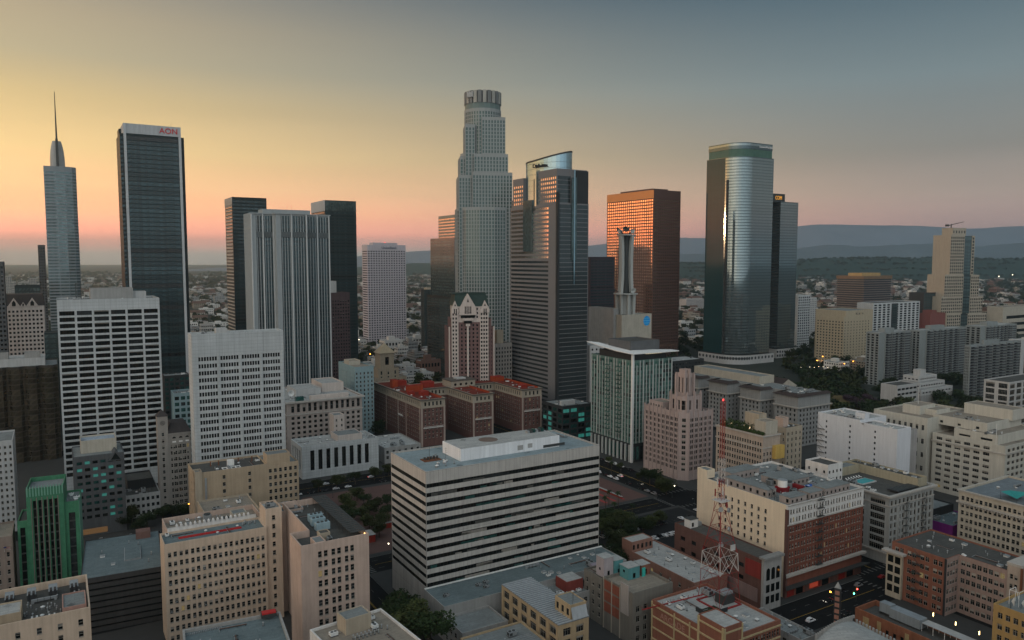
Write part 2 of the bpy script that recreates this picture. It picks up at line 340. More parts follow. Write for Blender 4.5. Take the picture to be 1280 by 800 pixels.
class Bld:
    def __init__(s, name, label, cat, lt, group=None, base=0):
        s.lu, s.lv, s.h, s.lt = lt['lu'], lt['lv'], lt['h'], lt
        s.th = R(lt['th']); s.o = lt['o']; s.c, s.s_ = math.cos(s.th), math.sin(s.th)
        s.root = root(name, label, cat, (lt['o'][0], lt['o'][1], base), s.th, group)
        s.wall = MB(); s.wins = []; s.roofs = []; LOTS.append(lt)
        s.rnd = random.Random(hash_(label))
    def world(s, x, y): return (s.o[0]+x*s.c-y*s.s_, s.o[1]+x*s.s_+y*s.c)
    def rect(s, x0=0, y0=0, x1=None, y1=None):
        x1 = s.lu if x1 is None else x1; y1 = s.lv if y1 is None else y1
        return [(x0, y0), (x1, y0), (x1, y1), (x0, y1)]
    def faces_cam(s, p0, p1):
        m = s.world((p0[0]+p1[0])/2, (p0[1]+p1[1])/2); a = s.world(*p0); b = s.world(*p1)
        n = Vector((b[1]-a[1], a[0]-b[0])).normalized(); v = Vector((-m[0], -m[1])).normalized()
        return n.dot(v) > -.12
    def vol(s, pts, z0, z1, mat, pats=None, roof=RFG, par=.9, t=.35, wall=None, nowin=()):
        """a storeyed block on plan pts (counter-clockwise) with a window grid per edge, a parapet and a roof"""
        b = wall or s.wall; n = len(pts); pats = pats or {}
        for i in range(n):
            p0, p1 = pts[i], pts[(i+1) % n]; L = math.hypot(p1[0]-p0[0], p1[1]-p0[1]); ux, uy = (p1[0]-p0[0])/L, (p1[1]-p0[1])/L; nx, ny = -uy, ux
            P = lambda a, z, d=0.0: (p0[0]+ux*a+nx*d, p0[1]+uy*a+ny*d, z)
            pt = pats.get(i, pats.get('*'))
            if pt is None or not s.faces_cam(p0, p1):
                b.poly([P(0, z0), P(L, z0), P(L, z1), P(0, z1)], mat); continue
            zc = z0
            for pt in (pt if isinstance(pt, list) else [pt]):
                zlo = getattr(pt, 'zlo', z0); zhi = getattr(pt, 'zhi', z1)
                cols, rows = pt.grid(L, zlo, zhi); d = pt.d
                for ri, (ra, rb) in enumerate(rows):
                    if ra < zc+.01: continue
                    b.poly([P(0, zc), P(L, zc), P(L, ra), P(0, ra)], mat); x = 0
                    for ci, (ca, cb) in enumerate(cols):
                        if pt.skip and pt.skip(ci, ri): continue
                        b.poly([P(x, ra), P(ca, ra), P(ca, rb), P(x, rb)], mat)
                        b.poly([P(ca, ra), P(cb, ra), P(cb, ra, d), P(ca, ra, d)], mat); b.poly([P(ca, rb, d), P(cb, rb, d), P(cb, rb), P(ca, rb)], mat)
                        b.poly([P(ca, ra), P(ca, ra, d), P(ca, rb, d), P(ca, rb)], mat); b.poly([P(cb, ra, d), P(cb, ra), P(cb, rb), P(cb, rb, d)], mat)
                        s.wins.append((P(ca, ra, d), math.atan2(uy, ux), cb-ca, rb-ra, pt.style, s.rnd.choice(MIX[pt.mix]))); x = cb
                    b.poly([P(x, ra), P(L, ra), P(L, rb), P(x, rb)], mat); zc = rb
            b.poly([P(0, zc), P(L, zc), P(L, z1), P(0, z1)], mat)
        if roof is not None:
            ins = inset(pts, t); zr = z1-par
            for i in range(n):
                j = (i+1) % n
                b.poly([(*pts[i], z1), (*pts[j], z1), (*ins[j], z1), (*ins[i], z1)], mat)
                b.poly([(*ins[i], z1), (*ins[j], z1), (*ins[j], zr), (*ins[i], zr)], mat)
            s.roofs.append((ins, zr, roof))
    def part(s, name, b, label=None):
        o = b.build(name, s.root)
        if label: o['label'] = label
        return o
    def ledge(s, pts, z, out_, th, mat, name='cornice', edges=None):
        """a projecting course round the block"""
        b = MB(); o = inset(pts, -out_); i_ = inset(pts, -.004); n = len(pts)
        for i in (range(n) if edges is None else edges):
            j = (i+1) % n
            b.raw([(*i_[i], z), (*o[i], z), (*o[j], z), (*i_[j], z), (*i_[i], z+th), (*o[i], z+th), (*o[j], z+th), (*i_[j], z+th)],
                  [(0, 3, 2, 1), (4, 5, 6, 7), (1, 2, 6, 5), (0, 1, 5, 4), (3, 7, 6, 2)], mat)
        return s.part(name, b)
    def finish(s, wname='window', wlabel=None, keep=100):
        s.wall_obj = s.part('wall', s.wall)
        for ins, zr, m in s.roofs:
            b = MB(); b.poly([(x, y, zr) for x, y in ins], m); s.part('roof', b)
        def score(w):
            (x, y, z), a, ww, hh, st, va = w; X, Y = s.world(x+math.cos(a)*ww/2, y+math.sin(a)*ww/2); px, py, d = prj(X, Y, z+hh/2+s.root.location.z)
            inn = 1 if (-10 < px < 1290 and -10 < py < 810) else .01
            n = s.th+a-math.pi/2; f = max(.02, -(math.cos(n)*X+math.sin(n)*Y)/math.hypot(X, Y))
            return inn*f*ww*hh/d/d
        ws = sorted(s.wins, key=score, reverse=True)
        for (x, y, z), a, ww, hh, st, va in ws[:keep]:
            link(wname, win_mesh(st, ww, hh, va), s.root, (x, y, z), a)
        if len(ws) > keep:
            b = MB()
            for (x, y, z), a, ww, hh, st, va in ws[keep:]:
                ca, sa = math.cos(a), math.sin(a)
                win_geom(b, st, ww, hh, va, lambda X, Y, Z: (x+X*ca-Y*sa, y+X*sa+Y*ca, z+Z))
            o = s.part(wname, b); o['kind'] = 'stuff'
        return s
    def put(s, kind, x, y, z, rz=0, sc_=None):
        return link(kind, KIT[kind], s.root, (x, y, z), rz, sc_)
    def clutter(s, x0, y0, x1, y1, z, n, kinds='air_conditioner vent_pipe exhaust_fan vent_pipe duct exhaust_fan roof_hatch'):
        ks = kinds.split()+['vent_pipe', 'pipe_run', 'condenser_unit']; r = s.rnd; done = []; n = int(n*1.5)+1
        for _ in range(n*6):
            if len(done) >= n: break
            k = r.choice(ks); x, y = r.uniform(x0, x1), r.uniform(y0, y1); rad = KR[k]
            if any(math.hypot(x-a, y-b) < rad+c for a, b, c in done): continue
            done.append((x, y, rad)); s.put(k, x, y, z, r.choice((0, 1.5708, 3.1416, -1.5708)), (f := r.uniform(.8, 1.25), f, f))
def hash_(t):
    h = 7
    for c in t: h = (h*131+ord(c)) % 1000003
    return h
def inset(pts, t):
    n = len(pts); o = []
    for i in range(n):
        a, p, c = pts[i-1], pts[i], pts[(i+1) % n]
        e1 = Vector((p[0]-a[0], p[1]-a[1])).normalized(); e2 = Vector((c[0]-p[0], c[1]-p[1])).normalized()
        n1 = Vector((-e1.y, e1.x)); n2 = Vector((-e2.y, e2.x)); m = n1+n2; k = t/max(.2, 1+n1.dot(n2))
        o.append((p[0]+m.x*k, p[1]+m.y*k))
    return o
def ngon(cx, cy, r, n, a0=0): return [(cx+r*math.cos(a0+2*math.pi*i/n), cy+r*math.sin(a0+2*math.pi*i/n)) for i in range(n)]

# ---------------------------------------------------------------- rooftop equipment (parts of their buildings)
KIT = {}; KR = {}
def kit(name, b, r): KIT[name] = b.mesh(name); KR[name] = r
b = MB(); b.box(-1.6, -1, .35, 1.6, 1, 1.9, MET); b.box(-1.7, -1.1, .2, 1.7, 1.1, .35, METD)
for x in (-.8, .8): b.cyl(x, 0, 1.9, 2.15, .55, .55, METD)
b.box(-1.62, -.8, .7, -1.6, .8, 1.7, METD); b.box(-1.4, -1.03, .6, -.2, -1.0, 1.6, METD); b.box(1.6, -.4, .5, 2.5, .4, 1.2, MET)
kit('air_conditioner', b, 2.4)
b = MB(); b.cyl(0, 0, 0, 1.1, .16, .16, MET); b.cyl(0, 0, 1.1, 1.35, .3, .12, MET); b.cyl(0, 0, 0, .12, .35, .3, METD); kit('vent_pipe', b, .6)
b = MB(); b.box(-.5, -.5, 0, .5, .5, .5, MET); b.cyl(0, 0, .5, .75, .45, .75, METW, 14); b.cyl(0, 0, .75, 1.05, .75, .2, METW, 14); kit('exhaust_fan', b, 1.1)
b = MB(); b.box(-3, -.35, .5, 3, .35, 1.1, MET); b.box(2.3, -.35, 0, 3, .35, .5, MET); b.box(-3, -.35, 0, -2.4, .35, .5, MET)
for x in (-1.5, 0, 1.5): b.box(x-.05, -.4, 0, x+.05, .4, 1.14, METD)
kit('duct', b, 3.2)
b = MB(); b.box(-.8, -.8, 0, .8, .8, .5, METW); b.box(-.9, -.9, .5, .9, .9, .6, MET); kit('roof_hatch', b, 1.3)
b = MB(); b.box(-1.2, -2, 0, 1.2, 2, .35, MET); b.raw([(-1.2, -2, .35), (1.2, -2, .35), (1.2, 2, .35), (-1.2, 2, .35), (0, -2, .95), (0, 2, .95)], [(0, 1, 4), (2, 3, 5), (1, 2, 5, 4), (3, 0, 4, 5)], GL2); kit('skylight', b, 2.4)
b = MB(); b.cyl(0, 0, 0, 1.2, .08, .08, METD, 6)
vs = []; nn = 12
for i in range(nn):
    t = 2*math.pi*i/nn; vs.append((.95*math.cos(t), -.55+.0, 1.5+.95*math.sin(t)))
b.raw(vs+[(0, -.05, 1.5)], [(i, (i+1) % nn, nn) for i in range(nn)], METW); b.bar((0, -.05, 1.5), (0, -.9, 1.5), .05, METD); kit('satellite_dish', b, 1.3)
b = MB(); b.bar((0, 0, 0), (0, 0, 6), .10, METD, .05)
for z in (3.5, 4.4, 5.3): b.bar((-.7, 0, z), (.7, 0, z), .05, METD)
kit('antenna', b, .8)
b = MB(); b.cyl(0, 0, .8, 3.4, 1.5, 1.5, METW, 16); b.cyl(0, 0, 3.4, 4.1, 1.55, .2, MET, 16)
for x, y in ((-1, -1), (1, -1), (1, 1), (-1, 1)): b.bar((x, y, 0), (x, y, .8), .15, METD)
kit('water_tank', b, 2.2)
b = MB(); b.box(-1.5, -1.5, .3, 1.5, 1.5, 2.6, MET); b.cyl(0, 0, 2.6, 3.1, 1.2, 1.3, METD, 14)
for i in range(6): b.box(-1.53, -1.4, .5+i*.3, -1.5, 1.4, .65+i*.3, METD); b.box(-1.4, -1.53, .5+i*.3, 1.4, -1.5, .65+i*.3, METD)
kit('cooling_tower', b, 2.4)

b = MB()
for k_ in range(3): b.box(-4, -.5+k_*.4, .25, 4, -.38+k_*.4, .37, (MET, RUST, METD)[k_])
for x in (-3.6, -1.2, 1.2, 3.6): b.box(x-.06, -.6, 0, x+.06, .6, .25, METD)
b.box(3.9, -.5, .25, 4.05, 2.2, .38, MET); kit('pipe_run', b, 3.4)
b = MB(); b.box(-1.1, -.8, .25, 1.1, .8, 1.15, METW); b.cyl(-.45, 0, 1.15, 1.25, .42, .42, METD, 12); b.cyl(.55, 0, 1.15, 1.25, .42, .42, METD, 12); b.box(-1.2, -.9, .1, 1.2, .9, .25, METD); b.bar((1.1, 0, .6), (2.2, 0, .3), .1, MET); kit('condenser_unit', b, 1.8)
def text(parent, s_, size, loc, rot, mat, depth=.15, name='lettering', sx=1.0):
    cu = bpy.data.curves.new(name, 'FONT'); cu.body = s_; cu.size = size; cu.extrude = depth; cu.align_x = 'CENTER'; cu.align_y = 'CENTER'
    tmp = bpy.data.objects.new(name, cu); me = bpy.data.meshes.new_from_object(tmp); me.name = name; bpy.data.objects.remove(tmp); me.materials.clear(); me.materials.append(mat)
    o = link(name, me, parent, loc); o.rotation_euler = rot; o.scale = (sx, 1, 1); return o
# ---------------------------------------------------------------- the setting: ground, blocks, streets, hills
def plane(name, pts, z, mat, kind='structure'):
    b = MB(); b.poly([(x, y, z) for x, y in pts], mat); return tag(b.build(name), kind=kind)
ASPH = M('asphalt', (.012, .013, .014), rough=.9, var=.25, scale=.05, streak=0, spec=.05)
GRND = M('city_ground', (.035, .04, .034), rough=.95, var=.5, scale=.012, streak=0)
PAVE = M('pavement_concrete', (.05, .051, .05), rough=.9, var=.2, scale=.2, streak=0)
KERB = M('kerb_concrete', (.22, .22, .21), var=.15)
PAINT = M('road_paint', (.14, .14, .135), rough=.7, var=.3, scale=1.5, streak=0)
PAINTY = M('road_paint_yellow', (.5, .33, .06), rough=.7, var=.3, scale=1.5, streak=0)
PLAZA = M('plaza_paving', (.11, .066, .058), rough=.9, var=.25, scale=.15, streak=0)
LAWN = M('lawn', (.02, .028, .014), rough=1, var=.5, scale=.3, streak=0)
plane('ground', [(-24000, -3000), (24000, -3000), (24000, 24000), (-24000, 24000)], 0, GRND)
plane('road', [pq(-260, -40), pq(760, -40), pq(760, 820), pq(-260, 820)], .004, ASPH)
VST = [(-80, -60), (103, 123), (322, 350), (546, 562)]              # streets running away from the camera
UST = [(192, 214), (338, 357), (476, 503), (668, 688)]            # streets crossing the view
pb = [-260, -80, -60, 103, 123, 322, 350, 546, 562, 760]; qb = [-40, 192, 214, 338, 357, 476, 503, 668, 688, 820]
for i in range(0, 10, 2):
    for j in range(0, 10, 2):
        p0, p1, q0, q1 = pb[i], pb[i+1], qb[j], qb[j+1]
        b = MB(); o = [pq(p0, q0), pq(p1, q0), pq(p1, q1), pq(p0, q1)]; b.prism(o, 0.002, .13, KERB, PAVE)
        tag(b.build('pavement'), kind='structure')
b = MB()
def dash(p0, q0, p1, q1, w, m, z=.009, ln=3, gap=6):
    L = math.hypot(p1-p0, q1-q0); du, dv = (p1-p0)/L, (q1-q0)/L; a = 0
    while a < L:
        e = min(L, a+ln); x0, y0, x1, y1 = p0+du*a, q0+dv*a, p0+du*e, q0+dv*e
        b.poly([(*pq(x0-dv*w, y0+du*w), z), (*pq(x0+dv*w, y0-du*w), z), (*pq(x1+dv*w, y1-du*w), z), (*pq(x1-dv*w, y1+du*w), z)], m); a += ln+gap
for p0, p1 in VST[1:3]:
    pm = (p0+p1)/2
    for q0, q1 in ((215, 335), (360, 473), (506, 665)):
        for off in (-.12, .12): dash(pm+off*2, q0+4, pm+off*2, q1-4, .07, PAINTY, ln=400, gap=0)
        for off in (-(p1-p0)*.25, (p1-p0)*.25): dash(pm+off, q0+4, pm+off, q1-4, .09, PAINT)
for q0, q1 in UST[:3]:
    qm = (q0+q1)/2
    for p0, p1 in ((126, 319), (353, 543)):
        dash(p0+4, qm, p1-4, qm, .07, PAINTY, ln=400, gap=0)
        for off in (-(q1-q0)*.25, (q1-q0)*.25): dash(p0+4, qm+off, p1-4, qm+off, .09, PAINT)
for p0, p1 in VST[1:3]:
    for q0, q1 in UST[:3]:
        for k in range(9):                                            # zebra bars at the crossings
            x = p0+1.5+k*(p1-p0-3)/8
            for yy in (q0-4.5, q1+1.5): dash(x, yy, x, yy+3, .35, PAINT, ln=3)
            y = q0+1.5+k*(q1-q0-3)/8
            for xx in (p0-4.5, p1+1.5): dash(xx, y, xx+3, y, .35, PAINT, ln=3)
tag(b.build('road_markings'), kind='structure')
plane('plaza', [pq(128, 361), pq(318, 361), pq(318, 471), pq(128, 471)], .14, PLAZA)
PLAZB = M('plaza_paving_red', (.30, .05, .045), rough=.9, var=.25, scale=.2, streak=0)
b = MB()
for k in range(7): b.poly([(*pq(258+k*7, 364), .146), (*pq(260+k*7, 364), .146), (*pq(260+k*7, 400), .146), (*pq(258+k*7, 400), .146)], PLAZB)
b.poly([(*pq(250, 364), .15), (*pq(252, 364), .15), (*pq(252, 440), .15), (*pq(250, 440), .15)], PLAZB)
tag(b.build('plaza_paving_bands'), kind='structure')
plane('parking_lot', [pq(222, 284), pq(320, 284), pq(320, 335), pq(222, 335)], .138, M('parking_asphalt', (.02, .021, .022), var=.3, scale=.1, streak=0))
b = MB()
for k in range(26):
    dash(226+k*3.4, 300, 226+k*3.4, 305, .06, PAINT, z=.146, ln=5); dash(226+k*3.4, 316, 226+k*3.4, 321, .06, PAINT, z=.146, ln=5)
tag(b.build('parking_markings'), kind='structure')
# hills: a near wooded range and the far mountains
HILL = M('wooded_hill', (.02, .042, .034), rough=1, var=.6, scale=.012, streak=0)
MTN = M('mountain', (.17, .20, .245), rough=1, var=.3, scale=.001, streak=0)  # part of the distance haze is put into this pale blue-grey
def ridge(name, D, depth, prof, mat, rough, seed, step=9):
    """a range of hills D metres away; prof lists (photo column, ridge height in metres)"""
    rr = random.Random(seed); xs = [p[0] for p in prof]; b = MB(); nx = (prof[-1][0]-prof[0][0])//step; rows = 10
    ph = [rr.uniform(0, 6.28) for _ in range(8)]
    vs = []
    HT = []
    for i in range(-4, nx+5):
        px = min(max(prof[0][0]+i*step, prof[0][0]), prof[-1][0]-.01)
        k = max(j for j in range(len(prof)-1) if prof[j][0] <= px); t = (px-prof[k][0])/(prof[k+1][0]-prof[k][0]); HT.append(prof[k][1]*(1-t)+prof[k+1][1]*t)
    for i in range(nx+1):
        px = prof[0][0]+i*step
        hgt = sum(HT[i+j]*w_ for j, w_ in enumerate((.05, .1, .12, .15, .16, .15, .12, .1, .05)))
        hgt += rough*(math.sin(i*.7+ph[0])+.7*math.sin(i*1.9+ph[1])+.5*math.sin(i*3.7+ph[2]))*.5
        X0 = (px-640)/FPX
        for j in range(rows+1):
            f = j/rows; Y = D-depth+2*depth*f; s_ = math.sin(math.pi*f)**1.3
            z = max(-5, hgt*s_*(1+.05*math.sin(i*.9+j*1.7+ph[3])*(1 if j != rows//2 else 0)+.05*rr.uniform(-1, .2)*(0 if abs(f-.5) < .06 else 1)))
            vs.append((X0*D, Y, z-2))
    fs = [(i*(rows+1)+j, (i+1)*(rows+1)+j, (i+1)*(rows+1)+j+1, i*(rows+1)+j+1) for i in range(nx) for j in range(rows)]
    b.raw(vs, fs, mat); o = tag(b.build(name), kind='structure'); o.data.polygons.foreach_set('use_smooth', [True]*len(o.data.polygons)); return o
MD = 12000
zz = lambda py, D: CAMH+(325-py)*D/FPX
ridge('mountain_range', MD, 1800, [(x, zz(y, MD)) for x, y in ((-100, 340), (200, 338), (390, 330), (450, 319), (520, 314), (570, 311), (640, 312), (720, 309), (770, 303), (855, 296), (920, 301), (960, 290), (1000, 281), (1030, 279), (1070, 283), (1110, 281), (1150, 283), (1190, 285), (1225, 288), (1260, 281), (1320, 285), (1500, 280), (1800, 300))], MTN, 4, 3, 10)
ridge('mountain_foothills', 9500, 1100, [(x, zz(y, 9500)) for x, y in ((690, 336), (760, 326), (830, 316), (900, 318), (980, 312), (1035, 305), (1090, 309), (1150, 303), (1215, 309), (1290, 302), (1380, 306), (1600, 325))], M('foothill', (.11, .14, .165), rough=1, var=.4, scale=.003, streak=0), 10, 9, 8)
ridge('wooded_hills', 6500, 900, [(x, zz(y, 6500)) for x, y in ((560, 345), (700, 340), (800, 333), (858, 327), (890, 330), (960, 326), (1010, 324), (1080, 321), (1130, 323), (1180, 321), (1230, 324), (1290, 322), (1400, 318), (1600, 330))], HILL, 4, 5, 7)
ridge('low_hills', 8200, 800, [(x, zz(y, 8200)) for x, y in ((300, 342), (400, 338), (480, 331), (540, 328), (640, 330), (760, 334), (900, 340))], HILL, 6, 8, 8)
# haze: one closed box of thin air round everything, the sky outside it
HZ = bpy.data.materials.new('haze_air'); HZ.use_nodes = True; t = HZ.node_tree; t.nodes.clear()
o_ = N(t, 'ShaderNodeOutputMaterial'); pv = N(t, 'ShaderNodeVolumePrincipled')
pv.inputs['Color'].default_value = (.68, .87, .98, 1); pv.inputs['Density'].default_value = 6.0e-5; pv.inputs['Anisotropy'].default_value = 0.75
t.links.new(pv.outputs[0], o_.inputs['Volume'])
b = MB(); b.box(-24500, -3400, -1, 24500, 24400, 775, HZ); tag(b.build('haze'), kind='stuff')
# ---------------------------------------------------------------- wall materials
CREAM = M('cream_stucco', (.52, .41, .315)); PINKC = M('pinkish_stucco', (.47, .36, .30)); WHITEP = M('white_concrete', (.45, .475, .48), var=.16, streak=.35, joint=(3.3, 2.05))
WHITEB = M('white_stucco', (.60, .59, .57), var=.15); TANW = M('tan_brick', (.37, .295, .21), var=.3); TANP = M('pale_tan_stone', (.36, .31, .24))
BRICK = M('red_brick', (.17, .065, .045), var=.3, scale=.3); DBRICK = M('dark_brown_brick', (.115, .062, .052), var=.3, scale=.3); OBRICK = M('orange_brick', (.23, .095, .055), var=.3, scale=.3)
GREYS = M('grey_limestone', (.27, .255, .235)); CONC = M('raw_concrete', (.30, .30, .29)); PALEC = M('pale_concrete', (.42, .425, .42), var=.15); DARKW = M('dark_cladding', (.035, .038, .04), rough=.5, var=.2)
GREENT = M('green_terracotta', (.055, .185, .105), rough=.5, var=.45, scale=.4); GREENP = M('pale_green_paint', (.16, .33, .25), var=.25); BEIGE = M('beige_stone', (.40, .37, .31)); ROSE = M('rose_stone', (.34, .265, .24), var=.2)
STONEW = M('pale_pink_stone', (.50, .44, .40), var=.12); AQUA = M('aqua_paint', (.22, .31, .33), var=.2); TEALC = M('dark_grey_stone', (.085, .09, .095), var=.25)
CORNST = M('cornice_stone', (.38, .36, .33)); PURPLE = M('purple_mural_paint', (.16, .02, .17)); YELLOWP = M('yellow_ochre_paint', (.50, .34, .10), var=.15); TURQ = M('turquoise_paint', (.09, .25, .26), var=.15)
REDP = M('red_paint', (.42, .03, .03), rough=.5, var=.2); WHP = M('white_paint', (.7, .7, .68), rough=.5, var=.1); STEELD = M('dark_steel', (.05, .05, .055), rough=.45, metal=.5)

def tower_glass(k, name, col, **kw): GLASS[k] = glassmat(name, col, **kw)
tower_glass('1', 'curtain_glass_bluegrey', (.24, .29, .30), metal=.75, rough=.05, rnd=.06, wob=0, pane=.15)
tower_glass('2', 'curtain_glass_dark', (.030, .055, .062), metal=.3, rough=.12, rnd=.35, wob=.01)
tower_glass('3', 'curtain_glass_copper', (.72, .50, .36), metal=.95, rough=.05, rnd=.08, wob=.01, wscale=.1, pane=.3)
tower_glass('4', 'curtain_glass_teal', (.10, .15, .155), metal=.5, rough=.1, rnd=.3, wob=.015)
tower_glass('5', 'curtain_glass_green', (.04, .085, .08), metal=.35, rough=.12, rnd=.25, wob=0, pane=.3)
tower_glass('6', 'curtain_glass_sunset_side', (.44, .42, .37), metal=.85, rough=.06, rnd=.1, wob=0, pane=.2)  # gold evening reflection put into the glass of left faces
for k in '123456': MIX['tg'+k] = k
MIX['tg5'] = '5'; MIX['tg2'] = '2'*14+'h'
SPB = glassmat('spandrel_glass_bluegrey', (.09, .125, .135), metal=.7, rough=.1, rnd=0, wob=0, pane=0)
SPD = M('dark_bronze_cladding', (.020, .030, .033), rough=.45, var=.1, streak=.1)
SPC = M('brown_granite', (.10, .058, .05), rough=.4, var=.15, streak=.1)

# ================================================================ near left
L = lot((205, 681), 333, None, D=285, lv=14)
B = Bld('office_building', 'long cream stucco office block with paired windows and red pipes on its roof', 'building', L)
h = L['h']; lu = L['lu']
pr = W(9, 1.25, 3.72, 2.0, g=2, gap=.75, mx=.8, mr=.4, top=2.6, style='sash', mix='std')
B.vol(B.rect(0, 0, lu, 14), 0, h, CREAM, {0: pr}, roof=RFB, par=.9)
tw = B.rect(lu, 1.2, lu+6.6, 12); B.vol(tw, 0, h+7, CREAM, {0: W(1, 1.3, 3.72, 1.9, top=2.2, mix='dark')}, roof=RFL)
B.vol(B.rect(lu+6.6, 6, lu+17, 18), 0, h+3.4, PINKC, {0: W(1, 1.6, 30, 1.5, top=1.5)}, roof=RFG)
B.vol(B.rect(3, 14.2, lu-1, 15.4), h-3, h+1.2, WHITEB, roof=None); 
B.vol(B.rect(4, 20, lu+4, 44), 0, h-3.5, PINKC, roof=RFT, par=2.2); B.vol(B.rect(4.02, 15.4, lu+4, 20), 0, h-6, PINKC, roof=RFG, par=.4)
B.vol(B.rect(lu-8, 28, lu-2, 34), h-5.7, h-1.4, BEIGE, {0: W(3, 1.2, 3.5, 2.0, top=.5, style='plain')}, roof=RFG, par=.3)
B.finish()
b = MB()
for i in range(17):
    x = 6+i*1.75; b.box(x, 14.4, h+1.2, x+.9, 15.2, h+2.1, WHITEB); b.cyl(x+.45, 14.8, h+2.1, h+2.7, .45, .08, WHITEB, 8)
B.part('parapet_trim', b)
for k in range(2):
    b = MB(); b.box(6, 6+k*1.2, h-.9, 30, 6.35+k*1.2, h-.5, REDP); B.part('red_pipe', b)
for i in range(7): B.put('vent_pipe', 31+i*.8, 9+(i % 3), h-.9)
B.clutter(2, 3, lu-2, 12, h-.9, 5, 'vent_pipe roof_hatch exhaust_fan'); B.clutter(7, 22, 28, 42, h-5.7, 16, 'air_conditioner exhaust_fan duct vent_pipe cooling_tower'); B.put('air_conditioner', lu+3, 6, h+6.1); B.clutter(lu+8, 7, lu+16, 17, h+2.5, 3)
wr = random.Random(12)
for w_ in [w_ for w_ in B.wins if w_[0][1] < 1 and w_[0][2] > 8]:
    if wr.random() < .09: b = MB(); b.box(.2, -.75, .05, .95, -.02, .6, MET); b.box(.25, -.77, .1, .9, -.752, .55, METD); o = B.part('window_air_conditioner', b); o.location = w_[0]
b = MB(); b.cyl(0, 0, 0, 3.5, 1.1, .15, WHITEB, 8); o = B.part('finial', b); o.location = (4.5, 18, h-6.2)

L = lot((376, 683), 461, 362, D=270)
B = Bld('apartment_building', 'pale stucco block with six columns of windows and a dark roof pergola', 'building', L); h = L['h']; lu = L['lu']
lp = [(0, 0), (lu, 0), (lu, 54), (7, 54), (7, 15.4), (0, 15.4)]
B.vol(lp, 0, h, PINKC, {0: W(3, 1.45, 3.72, 2.35, g=2, gap=.75, mx=5.6, mr=5.2, top=2.6, style='sash', mix='lit')}, roof=RFD, par=2.6, t=.5)
B.vol(B.rect(5.5, .5, 9.5, 7), h-2.6, h+.1, PINKC, {0: W(1, 1.2, 2.6, 1.4, top=.5)}, roof=RFG, par=.2)
B.vol(B.rect(9.5, 8, 13.5, 12), h-2.6, h+.4, TANP, roof=RFD, par=.2)
B.finish()
b = MB()
for i in range(22): b.box(19.5, 2+i*2.35, h+.7, lu-.3, 3.9+i*2.35, h+.8, METD)
for i in range(12): b.bar((19.6, 3+i*4.4, h-2.6), (19.6, 3+i*4.4, h+.7), .12, METD); b.bar((lu-.9, 3+i*4.4, h-2.6), (lu-.9, 3+i*4.4, h+.7), .12, METD)
for x in (19.6, lu-.9): b.bar((x, 2, h+.62), (x, 53, h+.62), .15, METD)
B.part('pergola', b)
BLUAC = M('blue_grey_cabinet', (.26, .36, .40), rough=.5)
for i, (x, y) in enumerate(((14, 26), (14, 20), (14.5, 31))):
    b = MB(); b.box(-2.8, -1.5, .4, 2.8, 1.5, 3.2, BLUAC); b.box(-2.9, -1.6, .2, 2.9, 1.6, .4, METD)
    for k in (-1.6, 0, 1.6): b.cyl(k, 0, 3.2, 3.5, .6, .6, METD)
    o = B.part('air_conditioner', b); o.location = (x, y, h-2.6)
B.clutter(8, 1, 18, 7, h-2.6, 4); B.clutter(9, 36, 18, 52, h-2.6, 5)
b = MB(); b.cyl(0, 0, 0, .35, .25, .25, emit('roof_lamp_glow', (1, .55, .2), 4)); o = B.part('lamp', b); o.location = (lu-1.2, 1.4, h-.4)

def lot_back(bl, br, z, lv, th=TH):
    X, Y, _ = atz(*bl, z); X2, Y2, _ = atz(*br, z); th = math.degrees(math.atan2(Y2-Y, X2-X)); s, c = math.sin(R(th)), math.cos(R(th))
    return dict(o=(X+s*lv, Y-c*lv), h=z, lu=math.hypot(X2-X, Y2-Y), lv=lv, th=th)
L = lot_back((228, 787), (350, 764), 29, 30)
B = Bld('theatre_building', 'broad low blue-grey roof below the cream office block at the bottom edge', 'building', L); h = L['h']
B.vol(B.rect(), 0, h, CONC, {}, roof=RFB, par=1.1, t=.7); B.finish(); B.clutter(3, 8, L['lu']-3, L['lv']-3, h-1.1, 5, 'vent_pipe exhaust_fan vent_pipe')
b = MB(); b.box(0, 0, 0, 5, 2.2, 1.6, METD); b.box(.2, -.1, 1.2, 4.8, 2.3, 1.7, REDP); o = B.part('roof_unit', b); o.location = (L['lu']-6.5, L['lv']-3.2, h)
b = MB()
for i in range(20): b.box(i*.55, 0, 0, i*.55+.3, .5, .5, MET)
o = B.part('pipe_rack', b); o.location = (1.2, L['lv']-3, h-1.1); o.rotation_euler[2] = .1
L = lot_back((387, 787), (476, 760), 36, 30)
B = Bld('office_building', 'pale flat roof with a tan stair house and vent stacks at the bottom edge', 'building', L); h = L['h']; lu = L['lu']
B.vol(B.rect(), 0, h, WHITEB, {}, roof=RFT, par=.8, t=.5)
B.vol(B.rect(8, L['lv']-9, 16.5, L['lv']-2.5), h-.8, h+4.2, TANP, {0: W(1, 1.0, 5, 2.1, mx=0, mr=6.5, top=1.0, style='plain')}, roof=RFG, par=.25); B.finish()
for i in range(14): B.put('vent_pipe', 9+(i % 7)*1.3, L['lv']-12-(i//7)*1.3, h-.8)
B.clutter(2, 6, 7, L['lv']-3, h-.8, 2, 'exhaust_fan roof_hatch'); B.clutter(17, 8, lu-2, L['lv']-3, h-.8, 3, 'exhaust_fan vent_pipe')

